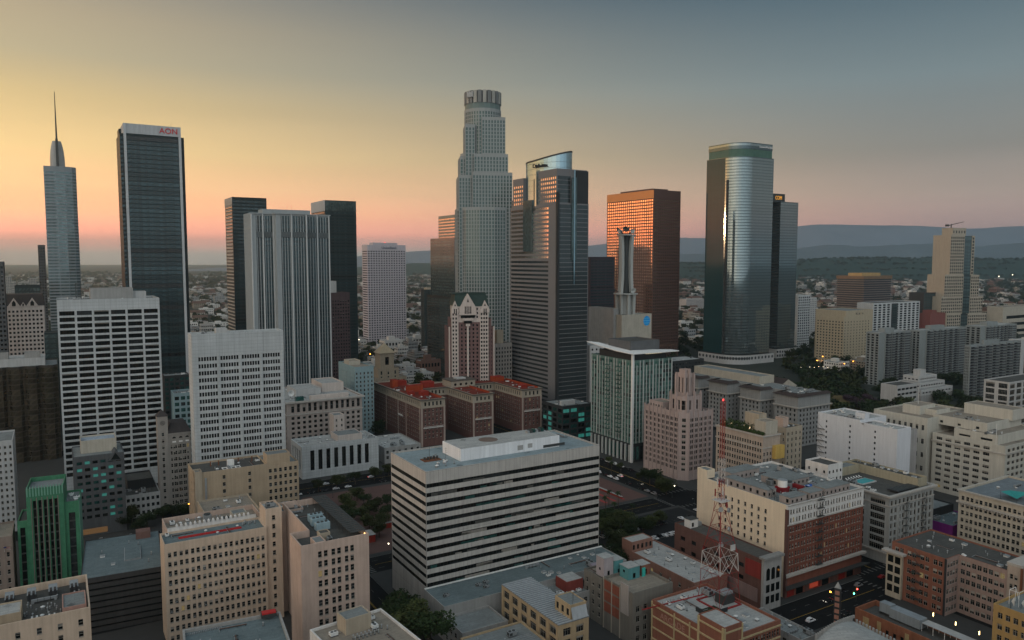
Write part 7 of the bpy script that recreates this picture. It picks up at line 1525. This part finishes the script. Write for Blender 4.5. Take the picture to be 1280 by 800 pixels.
for z, a in ((24, 4.0), (37.5, 3.9), (37, 5.0), (29.5, 5.2)):
    b = MB(); b.cyl(0, 0, -.3, .3, 0.9, 0.9, MET, 14); o = b.build('dish_antenna', mast, (3.2*math.cos(a), 3.2*math.sin(a), z)); o.rotation_euler = (R(90), 0, a+math.pi/2)
b = MB(); b.box(-1.2, -.15, -1.1, 1.2, .15, 1.1, MWHT); b.build('white_panel', mast, (2.4, -4.2, 22.5))
b = MB(); b.cyl(0, 0, 0, .7, .3, .3, emit('mast_beacon', (1, .05, .05), 2.5), 8); b.build('beacon', mast, (0, 0, 78.4))
b = MB(); b.bar((-28, 12, -1), (-5, 3, 3.2), .35, MRED)
for i in range(12): b.bar((-28+i*1.9, 12-i*.75, -1+i*.35), (-28+i*1.9, 12-i*.75, .2+i*.35), .12, MRED)
b.build('cable_tray', mast)
b = MB(); b.box(-.2, -1.5, 0, .2, 1.5, 2.6, M('billboard_pale', (.5, .5, .42))); b.build('equipment_panel', mast, (5.2, 1, 0), .5)

# ================================================================ trees
FOL = [M('foliage_dark', (.022, .036, .014), rough=.9, var=.5, scale=.35, streak=0, rnd=.35), M('foliage_olive', (.040, .050, .018), rough=.9, var=.5, scale=.35, streak=0, rnd=.35), M('foliage_purple', (.065, .04, .055), rough=.9, var=.5, scale=.35, streak=0, rnd=.2)]
BARK = M('bark', (.07, .05, .035), rough=.95, var=.3, scale=1.5)
def crown_mesh(seed, n, q, mat, flat=.8):
    r = random.Random(seed); b = MB(); lobes = []
    for _ in range(11):
        a, rr_ = r.uniform(0, 6.28), r.uniform(.1, .62); lobes.append((Vector((rr_*math.cos(a), rr_*math.sin(a), r.uniform(-.35, .5)*flat)), r.uniform(.26, .46)))
    for _ in range(n):
        c, R_ = r.choice(lobes); v = Vector((r.gauss(0, 1), r.gauss(0, 1), r.gauss(0, 1))).normalized()*R_*r.uniform(.55, 1.05); v.z *= flat
        p = c+v; u = Vector((r.uniform(-1, 1), r.uniform(-1, 1), r.uniform(-.6, .6))).normalized(); w = u.cross(Vector((r.uniform(-1, 1), r.uniform(-1, 1), 1))).normalized(); s_ = q*r.uniform(.5, 1.4)
        b.poly([tuple(p-u*s_), tuple(p-w*s_*.6), tuple(p+u*s_), tuple(p+w*s_*.6)], mat)
    return b.mesh('crown')
def trunk_mesh():
    b = MB(); b.bar((0, 0, 0), (.02, .01, .55), .05, BARK, .035, 7)
    for a, z in ((.3, .42), (2.2, .46), (4.1, .40), (5.3, .5)): b.bar((0, 0, z), (.22*math.cos(a), .22*math.sin(a), z+.28), .026, BARK, .01, 5)
    return b.mesh('trunk')
CR_N = [crown_mesh(i, 2600, .062, FOL[i % 2]) for i in range(4)]; CR_P = crown_mesh(9, 2000, .06, FOL[2]); TRK = trunk_mesh()
CR_M = [crown_mesh(20+i, 420, .14, FOL[i % 2]) for i in range(5)]; CR_F = [crown_mesh(30+i, 110, .26, FOL[i % 2], .7) for i in range(4)]
tr = random.Random(3)
def tree(x, y, z, r, hgt, label, group, mesh=None, parts=True, name='street_tree'):
    t = root(name, label, 'tree', (x, y, z), tr.uniform(0, 6.28), group)
    c = link('crown', mesh or tr.choice(CR_N), t, (0, 0, hgt-r*.75), 0, (r*1.25, r*1.25, r*1.05))
    link('trunk', TRK, t, (0, 0, 0), 0, (hgt*.9, hgt*.9, hgt*1.2)); return t
def trees_px(lst, label, group, mesh=None):
    for px, py, r, hgt in lst:
        X, Y, _ = atz(px, py, .14); tree(X, Y, .14, r, hgt, label, group, mesh)
trees_px([(398, 615, 4.5, 8.5), (421, 611, 5.2, 10), (444, 606, 4.5, 9), (468, 600, 5, 9.5), (486, 596, 4.6, 9)], 'round dark street tree in front of the white box with slots', 'street trees before the white box')
trees_px([(438, 640, 4.5, 8), (452, 650, 4.5, 8), (462, 662, 5, 9), (474, 672, 5, 9), (470, 640, 5, 9), (484, 648, 4.6, 8), (455, 632, 4, 7.5), (440, 655, 5, 9), (428, 650, 5, 9), (430, 634, 5, 9), (446, 626, 5, 9), (476, 660, 5, 9), (462, 645, 5, 9), (484, 634, 4.6, 8)], 'dark tree in the paved square left of the banded office block', 'trees in the square, left')
trees_px([(766, 668, 7, 12), (778, 660, 7, 11), (790, 672, 6, 10), (768, 690, 7, 12), (782, 696, 7, 12), (760, 710, 7, 13), (795, 690, 6, 10), (752, 672, 7, 12), (770, 716, 7, 12), (804, 668, 5, 9), (812, 660, 5, 8), (758, 655, 6, 10), (792, 712, 6, 10), (824, 655, 4.5, 8)], 'dark tree between the banded office block and the parking cars', 'trees by the parking lot')
trees_px([(812, 607, 7, 12), (833, 618, 7.5, 12)], 'broad dark street tree at the foot of the pinkish art deco tower', 'trees under the art deco tower')
trees_px([(165, 655, 6, 11), (184, 660, 5, 9), (152, 662, 5, 9), (172, 668, 5, 9)], 'dark street tree before the low white shop building', 'trees before the low white shop')
trees_px([(216, 650, 6, 10), (232, 648, 5.5, 9), (204, 652, 5, 9)], 'dark street tree at the foot of the clock tower building', 'trees under the clock tower')
trees_px([(502, 815, 8, 21), (520, 830, 9, 24), (492, 800, 7, 19), (536, 842, 8, 23), (508, 790, 7, 18)], 'large black-green tree in the gap beside the banded office block', 'large trees beside the banded block')
trees_px([(800, 605, 3, 8), (776, 590, 3, 7), (760, 582, 3, 7)], 'small street tree along the green glass condominium', 'small trees by the condominium')
X_ = 'dark hillside tree around the terraced concrete school'
trees_px([(1108, 488, 8, 12), (1122, 492, 8, 13), (1136, 487, 8, 12), (1150, 482, 8, 13), (1164, 479, 8, 12), (1178, 478, 8, 12), (1196, 480, 8, 12), (1206, 484, 8, 12), (1100, 494, 8, 12)], X_, 'hillside trees behind the school')
trees_px([(1216, 508, 9, 13), (1228, 512, 9, 14), (1240, 510, 9, 13), (1252, 512, 9, 13), (1208, 512, 8, 12)], 'dark rounded tree below the teal windowed apartment slab', 'trees below the teal slab')
trees_px([(1060, 508, 9, 14), (1072, 512, 9, 14), (1084, 508, 9, 15)], 'purple flowering tree on the hill by the white blank building', 'purple trees', CR_P)
trees_px([(1040, 500, 8, 11), (1046, 486, 8, 11), (1052, 478, 8, 11), (1066, 484, 8, 11), (1090, 520, 7, 11), (1100, 514, 7, 11), (1040, 472, 7, 10), (1056, 466, 7, 10), (1020, 470, 7, 10), (1004, 466, 7, 9)], 'dark tree on the slope between terminal wings and hill apartments', 'slope trees')
LP = M('dry_grass', (.10, .075, .035), rough=1, var=.4, scale=.1, streak=0)
X, Y, _ = atz(1046, 505, .14); b = MB()
hb = [(X+34*math.cos(t)*f, Y+40*math.sin(t)*f, .1+9*(1-f**1.6)) for f in (1, .75, .5, .25, .02) for t in [2*math.pi*i/18 for i in range(18)]]
b.raw(hb, [(j*18+i, j*18+(i+1) % 18, (j+1)*18+(i+1) % 18, (j+1)*18+i) for j in range(4) for i in range(18)], LP); tag(b.build('hill'), kind='structure')
PF = MB(); r = random.Random(2)
for i in range(26):
    a, el_ = 2*math.pi*i/26+r.uniform(-.1, .1), r.uniform(-.2, 1.1); pts = []
    for j in range(6): t = j/5; d_ = 2.3*t; pts.append(Vector((math.cos(a)*d_*math.cos(el_*(1-t)), math.sin(a)*d_*math.cos(el_*(1-t)), math.sin(el_)*d_*.9-1.5*t*t)))
    s_ = Vector((-math.sin(a), math.cos(a), 0))
    for p, q, w1, w2 in zip(pts, pts[1:], (.15, .4, .4, .3, .2), (.4, .4, .3, .2, .03)): PF.poly([tuple(p-s_*w1), tuple(p+s_*w1), tuple(q+s_*w2), tuple(q-s_*w2)], FOL[0])
PFM = PF.mesh('crown'); b = MB(); b.bar((0, 0, 0), (.3, .1, 9), .28, BARK, .2, 8); PTM = b.mesh('trunk')
for px, py in ((761, 632), (773, 634), (757, 640), (790, 650), (768, 648), (764, 594)):
    X, Y, _ = atz(px, py, .14); t = root('palm_tree', 'slender palm tree beside the red paved plaza', 'tree', (X, Y, .14), tr.uniform(0, 6), 'palms by the red plaza'); link('crown', PFM, t, (.3, .1, 9)); link('trunk', PTM, t)

# plaza furniture
for i, (p, q, w_, d_, hh, lab) in enumerate(((150, 392, 14, 1, 3.0, 'long low red wall at the left of the paved square'), (300, 366, 1, 30, 1.2, 'red planter wall along the plaza edge near the palms'), (262, 430, 18, 5, 4.5, 'red painted pavilion among palms at the plaza'), (136, 376, 5, 8, 4, 'red kiosk box left of the banded office block'))):
    X, Y = pq(p, q); o = root(('garden_wall', 'garden_wall', 'pavilion', 'kiosk')[i], lab, ('wall', 'wall', 'pavilion', 'kiosk')[i], (X, Y, .14), R(TH)); RW = M('plaza_red', (.26, .03, .02), var=.2)
    b = MB(); b.box(0, 0, 0, w_, d_, hh, RW); b.build('wall', o)
    b = MB(); b.box(-.25, -.25, hh, w_+.25, d_+.25, hh+.25, CONC); b.build('coping' if i < 2 else 'roof', o)

# ================================================================ cars, lamps, signals
CARP = [M('car_paint_white', (.62, .63, .64), rough=.3, var=.03, streak=0), M('car_paint_silver', (.30, .31, .32), rough=.3, metal=.5, var=.03, streak=0), M('car_paint_dark', (.02, .021, .024), rough=.25, var=.03, streak=0), M('car_paint_red', (.22, .02, .02), rough=.3, var=.03, streak=0)]
TYRE = M('tyre_rubber', (.015, .015, .015), rough=.9); HLW = emit('headlight_glow', (1, .95, .8), 1.6); TLR = emit('tail_light_glow', (1, .04, .03), 2.5); LAMPW = M('lamp_lens', (.4, .4, .38), rough=.2)
def car_body(m, suv):
    b = MB(); hw = .9; zt = 1.75 if suv else 1.42
    pr_ = [(-2.2, .35), (-2.25, .75), (-2.1, .98), (-1.75 if suv else -1.5, 1.02), (-1.6 if suv else -.95, zt-.08), (-.6, zt), (.45, zt-.03), (1.15, 1.0), (2.05, .86), (2.25, .6), (2.2, .35)]
    n = len(pr_); vs = [(x, -hw*(1 if z < 1.0 else .8), z) for x, z in pr_]+[(x, hw*(1 if z < 1.0 else .8), z) for x, z in pr_]
    b.raw(vs, [(i, (i+1) % n, n+(i+1) % n, n+i) for i in range(n)], m); b.raw(vs[:n], [tuple(range(n-1, -1, -1))], m); b.raw(vs[n:], [tuple(range(n))], m); return b.mesh('body')
def car_glass(suv):
    b = MB(); zt = 1.75 if suv else 1.42; xb = -1.7 if suv else -1.3
    for s_ in (-1, 1): y = s_*.93*.88; b.raw([(xb+.15, y, 1.06), (.95, y, 1.06), (.45, s_*.76, zt-.1), (xb+.4, s_*.76, zt-.14)], [(0, 1, 2, 3)], GL)
    b.raw([(.5, -.66, zt-.03), (.5, .66, zt-.03), (1.16, .72, 1.03), (1.16, -.72, 1.03)], [(0, 1, 2, 3)], GL); b.raw([(xb-.05, -.66, 1.1), (xb-.05, .66, 1.1), (xb+.35, .6, zt-.1), (xb+.35, -.6, zt-.1)], [(0, 1, 2, 3)], GL); return b.mesh('window')
b = MB(); b.cyl(0, 0, -.11, .11, .33, .33, TYRE, 14); b.cyl(0, 0, .111, .12, .2, .2, MET, 10); b.cyl(0, 0, -.12, -.111, .2, .2, MET, 10); WHM = b.mesh('wheel')
b = MB(); b.box(-.03, -.22, -.08, .05, .22, .08, LAMPW); HLO = b.mesh('headlight'); b = MB(); b.box(-.05, -.22, -.08, .05, .22, .08, HLW); HLN = b.mesh('headlight'); b = MB(); b.box(-.05, -.2, -.1, .03, .2, .1, M('tail_lens', (.25, .01, .01), rough=.3)); TLO = b.mesh('tail_light'); b = MB(); b.box(-.05, -.2, -.1, .03, .2, .1, TLR); TLN = b.mesh('tail_light')
BOD = {(c, s_): car_body(CARP[c], s_) for c in range(4) for s_ in (0, 1)}; GLS = {s_: car_glass(s_) for s_ in (0, 1)}
CN = ('white', 'silver', 'dark', 'red')
def car(x, y, rz, c, suv, where, group, lit=0, z=.01):
    o = root('parked_car' if not lit else 'car', f"{CN[c]} {'tall hatchback' if suv else 'saloon car'} {where}", 'car', (x, y, z), rz, group)
    link('body', BOD[c, suv], o); link('window', GLS[suv], o)
    for wx in (-1.35, 1.35):
        for wy in (-.8, .8): w = link('wheel', WHM, o, (wx, wy, .33)); w.rotation_euler = (R(90), 0, 0)
    for wy in (-.62, .62): link('headlight', HLN if lit & 1 else HLO, o, (2.2, wy, .68)); link('tail_light', TLN if lit & 2 else TLO, o, (-2.22, wy, .82))
cr = random.Random(8)
for k_ in range(26):
    for q_, c0 in ((302.5, .72), (318.5, .62)):
        if cr.random() < c0: x, y = pq(227.7+k_*3.4, q_); c = cr.choice((0, 0, 1, 2, 2, 0)); s_ = cr.randint(0, 1); car(x, y, R(TH+90)+math.pi*cr.randint(0, 1), c, s_, 'in the parking lot behind the long pale roof', 'cars in the parking lot', z=.145)
UVD = R(TH+90)
for q_ in (432, 440, 448, 456, 414, 424): x, y = pq(347.6, q_); c = cr.choice((0, 1, 0, 2)); car(x, y, UVD, c, cr.randint(0, 1), 'at the kerb below the green glass condominium', 'cars at the condominium kerb')
for q_, c, l_ in ((405, 0, 3), (384, 2, 3), (446, 0, 3), (300, 0, 3), (260, 2, 3)): x, y = pq(331 if l_ else 340, q_); car(x, y, UVD-math.pi if c else UVD, c, 1, ('driving towards the crossing by the plaza', 'driving down the street past the parking lot')[q_ < 350], 'cars on the street by the plaza', l_)
for p_, c in ((150, 0), (168, 2), (182, 0), (205, 0), (220, 1), (240, 2)): x, y = pq(p_, 492); car(x, y, R(TH), c, 0, 'on the street before the white box with slots', 'cars on the street by the white box', 3 if p_ in (182, 205) else 0)
X, Y, _ = atz(1013, 777, 0); car(X, Y, R(TH), 0, 1, 'on the street between radio mast building and theatre', None, 1)
for p_, c in ((300, 2), (312, 1), (330, 3), (352, 0)): x, y = pq(p_, 209); car(x, y, R(TH), c, cr.randint(0, 1), 'parked before the red brick hotel shopfronts', 'cars before the brick hotel')
for i in range(34):
    q_ = 222+i*6.4
    if 330 < q_ < 362 or cr.random() < .35: continue
    x, y = pq(324.2, q_); car(x, y, UVD, cr.choice((0, 1, 2, 2, 0)), cr.randint(0, 1), 'parked along the street between plaza and brick hotel', 'cars along the plaza street')
for i in range(30):
    p_ = 236+i*6.6
    if cr.random() < .6: continue
    x, y = pq(p_, 194.3); car(x, y, R(TH)+math.pi, cr.choice((2, 1, 2, 2, 3)), cr.randint(0, 1), 'parked on the near kerb of the brick hotel street', 'cars on the near kerb')
for p_, q_, c in ((286, 206, 2), (344, 206, 0), (372, 200, 1), (410, 206, 0), (430, 200, 2)): x, y = pq(p_, q_); car(x, y, R(TH)+(math.pi if q_ > 203 else 0), c, 0, 'moving along the street below the brick hotel', 'cars moving by the brick hotel', 3)
for i in range(22):
    p_ = 128+i*8.2
    if cr.random() < .4: continue
    x, y = pq(p_, 478.2); car(x, y, R(TH), cr.choice((0, 1, 2, 0)), cr.randint(0, 1), 'parked on the square side of the street by the white box', 'cars on the square side')
for p_, q_, c in ((30, 452, 0), (42, 450, 2), (16, 454, 1), (60, 452, 2)): x, y = pq(p_, q_); car(x, y, R(TH), c, 0, 'on the dark street before the teal lit stone block', 'cars on the dark left street', 3 if c == 0 else 0)

ORL = emit('sodium_lamp_glow', (1, .36, .04), 9); WLL = emit('white_lamp_glow', (1, .85, .6), 7)
b = MB(); b.bar((0, 0, 0), (0, 0, 8.2), .16, METD, .10, 8); b.bar((0, 0, 8.0), (1.9, 0, 8.5), .09, METD); b.cyl(0, 0, 0, .5, .3, .22, METD, 8); POLE = b.mesh('pole')
b = MB(); b.box(1.5, -.16, 8.42, 2.3, .16, 8.6, MET); HEADO = b.mesh('lamp_head')
def bulb(m, r_): b = MB(); b.cyl(0, 0, -.25, .25, r_, r_*.8, m, 10); return b.mesh('bulb')
hw = MB(); hill = bpy.data.objects['wooded_hills'].data
hv = [v.co.copy() for v in hill.vertices if v.co.z > 15]; hr = random.Random(17)
for i in range(3400):
    v = hr.choice(hv); x, y, r_ = v.x+hr.uniform(-45, 45), v.y+hr.uniform(-80, 80), hr.uniform(9, 19); me = CR_F[i % 4]; base = len(hw.v)
    hw.v.extend((x+w.co.x*r_*1.4, y+w.co.y*r_, v.z+1+w.co.z*r_) for w in me.vertices)
    for p in me.polygons: hw.f.append(tuple(base+j for j in p.vertices)); hw.m.append(hw.mi(me.materials[0]))
tag(hw.build('hill_woods'), kind='stuff')
BUO, BUW = bulb(ORL, .42), bulb(WLL, .30)
def lamp(x, y, label, bm=None, group=None, rz=0, z=.14, sc_=1):
    o = root('street_lamp', label, 'lamp', (x, y, z), rz, group); o.scale = (sc_,)*3; link('pole', POLE, o); h_ = link('lamp_head', HEADO, o)
    if bm: link('bulb', bm, h_, (1.95, 0, 8.2))
for px, py, lab, bm in ((233, 648, 'orange glowing street lamp near the clock tower trees', BUO), (1042, 765, 'orange glowing street lamp before the brick hotel shopfronts', BUO), (868, 640, 'tall unlit street lamp at the plaza crossing', None), (840, 622, 'white lit street lamp at the foot of the art deco tower', BUW), (490, 700, 'white lit street lamp beside the paved square', BUW), (416, 622, 'pale street lamp on the street before the white box', None)):
    X, Y, _ = atz(px, py, .14); lamp(X, Y, lab, bm, rz=tr.uniform(0, 6))
X, Y, _ = atz(1070, 752, .14); sgn = root('traffic_light', 'traffic signal glowing at the corner past the brick hotel', 'signal', (X, Y, .14), R(TH)); b = MB(); b.bar((0, 0, 0), (0, 0, 5.5), .12, METD, .1, 8); b.bar((0, 0, 5.3), (-3, 0, 5.5), .08, METD); b.build('pole', sgn)
for i, (c, z) in enumerate((((1, .05, .05), 5.9), ((.1, 1, .6), 4.4))):
    b = MB(); b.box(-.25, -.2, -.6, .25, .2, .6, M('signal_yellow', (.35, .25, .03))); s_ = b.build('signal_head', sgn, (-.1-2.2*i, -.2, z)); b = MB(); b.cyl(0, -.25, -.2, .2, .24, .24, emit(('signal_red', 'signal_green')[i], c, 14), 10); b.build('lens', s_)
# lamps among the far streets
fl_ = [(1238, 447, 0), (1205, 462, 1), (1147, 497, 1), (1233, 504, 1), (888, 432, 1), (893, 438, 0), (1025, 452, 0), (1063, 458, 0), (1052, 461, 0), (460, 449, 0), (446, 431, 1), (541, 400, 1), (1262, 430, 1), (1178, 352, 0), (1245, 352, 1), (1262, 350, 1), (1279, 350, 0), (1180, 350, 1), (1018, 457, 0), (1110, 500, 1)]
for px, py, w_ in fl_:
    X, Y, _ = atz(px, py+6, 0); s_ = max(1, Y/620); lamp(X, Y, 'tiny lit lamp far off among trees and blocks', (BUO, BUW)[w_], 'far street lamps', sc_=s_)
for i in range(12): X, Y, _ = atz(988+i*5.6, 465+(i % 3)*.6, 0); lamp(X, Y, 'white lamp in the bright row below the tan hotel', BUW, 'lamps in the bright row', sc_=.9)

# ================================================================ the city goes on under and behind the drone
nb_ = random.Random(31); nk = 0
for p0 in range(-420, 760, 62):
    for q0 in range(-420, 520, 50):
        w_, d_, hh = 44, 33, nb_.choice((34, 42, 50, 58, 66))
        cs = [pq(p0+a, q0+c) for a, c in ((0, 0), (w_, 0), (w_, d_), (0, d_))]
        if any(abs(q0+d_/2-a) < d_/2+b for a, b in ((203, 12), (348, 11), (490, 15))) or any(abs(p0+w_/2-a) < w_/2+b for a, b in ((113, 10), (336, 14), (-70, 10))): continue
        while hh > 12 and any(-60 < (P_ := prj(x, y, hh+2))[0] < 1340 and P_[1] < 830 and P_[2] > 1 for x, y in cs): hh -= 4
        if hh <= 12: continue
        cx, cy = pq(p0+w_/2, q0+d_/2)
        if any(math.hypot(cx-L['o'][0]-(L['lu']*GC-L['lv']*GS)/2, cy-L['o'][1]-(L['lu']*GS+L['lv']*GC)/2) < 27+math.hypot(L['lu'], L['lv'])*.5 for L in LOTS[:NEAR_LOTS]): continue
        m = (GREYP, BRICK, CST, TANP, CONC)[nk % 5]
        B = Bld('office_building', ('grey stone', 'red brick', 'cream stone', 'pale tan', 'concrete')[nk % 5]+(' office block in the streets under and behind the viewpoint' if q0 < 150 and p0 < 440 else ' office block in the streets beside the view'), 'building', lotpq(p0, q0, p0+w_, q0+d_, hh), group=('grey', 'brick', 'cream', 'tan', 'concrete')[nk % 5]+(' blocks under the viewpoint' if q0 < 150 and p0 < 440 else ' blocks beside the view')); nk += 1
        B.faces_cam = lambda a, c: True
        B.vol(B.rect(), 0, hh, m, {'*': W(-4, 1.6, 3.8, 2.1, mx=1, top=2, bot=5, style='plain', mix='dark')}, roof=RFG); B.finish(keep=0)

# ================================================================ the far city
LB = []
for L in LOTS:
    c, s_ = math.cos(R(L['th'])), math.sin(R(L['th'])); x, y = L['o']; cx, cy = x+L['lu']/2*c-L['lv']/2*s_, y+L['lu']/2*s_+L['lv']/2*c; LB.append((cx, cy, math.hypot(L['lu'], L['lv'])/2))
def clear(x, y, r): return all(math.hypot(x-a, y-b) > r+c*.86 for a, b, c in LB)
HC = [('pale', M('far_wall_pale', (.46, .45, .43), var=.2, rnd=.25)), ('tan', M('far_wall_tan', (.30, .26, .21), var=.2, rnd=.25)), ('brick red', M('far_wall_brick', (.17, .10, .08), var=.2, rnd=.25)), ('grey', M('far_wall_grey', (.30, .31, .31), var=.2, rnd=.3)), ('white', M('far_wall_white', (.60, .59, .56), var=.15, rnd=.15))]
FR_ = [RFL, RFG, RFG, M('tiled_roof_red', (.115, .07, .055), var=.25, scale=.5), RFG]
def house_mesh(i, c, gable_):
    b = MB(); m = HC[c][1]; r = random.Random(i); n = r.randint(2, 4)
    b.box(-.5, -.5, 0, .5, .5, 1, m)
    for f in range(n):
        z0 = (f+.3)/n; z1 = z0+.42/n
        for s_ in (-1, 1):
            for k_ in range(6):
                a = -.44+k_*.155; b.raw([(a, s_*.502, z0), (a+.09, s_*.502, z0), (a+.09, s_*.502, z1), (a, s_*.502, z1)], [(0, 1, 2, 3)], GL); b.raw([(s_*.502, a, z0), (s_*.502, a+.09, z0), (s_*.502, a+.09, z1), (s_*.502, a, z1)], [(0, 1, 2, 3)], GL)
    if gable_: b.raw([(-.54, -.54, 1), (.54, -.54, 1), (.54, .54, 1), (-.54, .54, 1), (-.54, 0, 1.45), (.54, 0, 1.45)], [(0, 1, 5, 4), (2, 3, 4, 5), (1, 2, 5), (3, 0, 4), (0, 3, 2, 1)], FR_[3])
    else:
        b.raw([(-.5, -.5, 1.002), (.5, -.5, 1.002), (.5, .5, 1.002), (-.5, .5, 1.002)], [(0, 1, 2, 3)], FR_[c]); b.box(-.5, -.5, 1.004, .5, -.46, 1.08, m); b.box(-.5, .46, 1.004, .5, .5, 1.08, m); b.box(-.2, -.1, 1.004, .12, .25, 1.3, m)
    return b.mesh('distant_house')
HM = [[house_mesh(10*c+k_, c, k_ == 2 and c in (0, 1, 4)) for k_ in range(3)] for c in range(5)]
fr = random.Random(21); placed = []; cand = []
tries = 0
while len(cand) < 3400 and tries < 40000:
    tries += 1
    D = 620*math.exp(fr.random()*math.log(7500/620)); px = fr.uniform(-40, 1320); X = (px-640)/FPX*D
    w_, d_, hh = fr.uniform(10, 30)*(1+D/5000), fr.uniform(10, 26)*(1+D/5000), fr.uniform(5, 15)*(1.6 if fr.random() < .15 else 1)
    if D < 1000 and (px > 1020 or fr.random() < .6): continue
    if D < 900: hh *= .7
    if 835 < px < 1045 and D < 1350: continue
    r_ = math.hypot(w_, d_)/2
    if D < 2400 and not clear(X, D, r_): continue
    g = (int(X//90), int(D//90))
    if any(math.hypot(X-a, D-b) < r_+c for a, b, c in placed[-400:]): continue
    placed.append((X, D, r_)); cand.append((X, D, w_, d_, hh, fr.choice((0, 0, 1, 2, 3, 3, 4, 4)), fr.randint(0, 2 if D > 1700 else 1)))
cand.sort(key=lambda c: -c[2]*c[4]/c[1]**2)
WHERE = lambda D: 'on the far edge of the tower district' if D < 1500 else 'in the hazy low city beyond the towers'
rest = MB()
for i, (X, D, w_, d_, hh, c, k_) in enumerate(cand):
    rz = R(TH)+(0 if D < 1800 else (int(X//600) % 3-1)*.3)
    if i < 290:
        o = link('distant_house', HM[c][k_], None, (X, D, 0), rz, (w_, d_, hh)); tag(o, f'small {HC[c][0]} low-rise building {WHERE(D)}', 'house', f'{HC[c][0]} low-rise buildings {WHERE(D)}')
    else:
        ca, sa = math.cos(rz), math.sin(rz); me = HM[c][k_]
        T = lambda v: (X+v.x*w_*ca-v.y*d_*sa, D+v.x*w_*sa+v.y*d_*ca, v.z*hh)
        base = len(rest.v); rest.v.extend(T(v.co) for v in me.vertices)
        for p in me.polygons: rest.f.append(tuple(base+j for j in p.vertices)); rest.m.append(rest.mi(me.materials[p.material_index]))
tag(rest.build('distant_houses'), kind='stuff')
TF = MB(); nt_ = 0; tl = []
for _ in range(45000):
    if len(tl) >= 8500: break
    D = 640*math.exp(fr.random()**.8*math.log(8500/640)); px = fr.uniform(-40, 1320); X = (px-640)/FPX*D
    if px > 850 and px < 1010 and D < 800: continue
    if 865 < px < 985 and 880 < D < 1200: continue
    if D < 2400 and not clear(X, D, 3): continue
    if not (835 < px < 1045 and D < 1350) and math.sin(X*.004+1.3)*math.sin(D*.0031)+fr.uniform(-.7, .7) < -.35: continue
    tl.append((X, D, fr.uniform(4.5, 8.5)*(1+D/4500)))
tl.sort(key=lambda t: -t[2]/t[1])
for i, (X, D, r_) in enumerate(tl):
    rz = fr.uniform(0, 6.28); me = fr.choice(CR_M if D < 1500 else CR_F)
    if i < 280:
        o = link('distant_tree', me, None, (X, D, r_*.8), rz, (r_, r_, r_*1.1)); tag(o, 'dark bushy tree ' + WHERE(D), 'tree', 'bushy trees ' + WHERE(D))
    else:
        ca, sa = math.cos(rz), math.sin(rz); base = len(TF.v); me = CR_F[i % 4]
        TF.v.extend((X+(v.co.x*ca-v.co.y*sa)*r_, D+(v.co.x*sa+v.co.y*ca)*r_, r_*.8+v.co.z*r_*1.1) for v in me.vertices)
        for p in me.polygons: TF.f.append(tuple(base+j for j in p.vertices)); TF.m.append(TF.mi(me.materials[0]))
tag(TF.build('distant_woods'), kind='stuff')
# a few far towers fading in the haze at the left, and a distant line of larger sheds
for px, py, rx, D, lab in ((2, 345, 14, 3000, 'faint hazy tower block at the left horizon'), (36, 348, 46, 3200, 'faint hazy slab in the haze left of the slim dark slab'), (14, 352, 20, 2600, 'small faint block in the haze between two hazy towers'), (612, 330, 618, 3000, '')):
    if not lab: continue
    B = Bld('office_tower', lab, 'building', lot((px, py), rx, None, D=D, lv=30)); B.vol(B.rect(), 0, B.h, CONC, {0: W(5, .6, 6, 3, top=3, style='plain', mix='dark')}, roof=RFG); B.finish(keep=10)
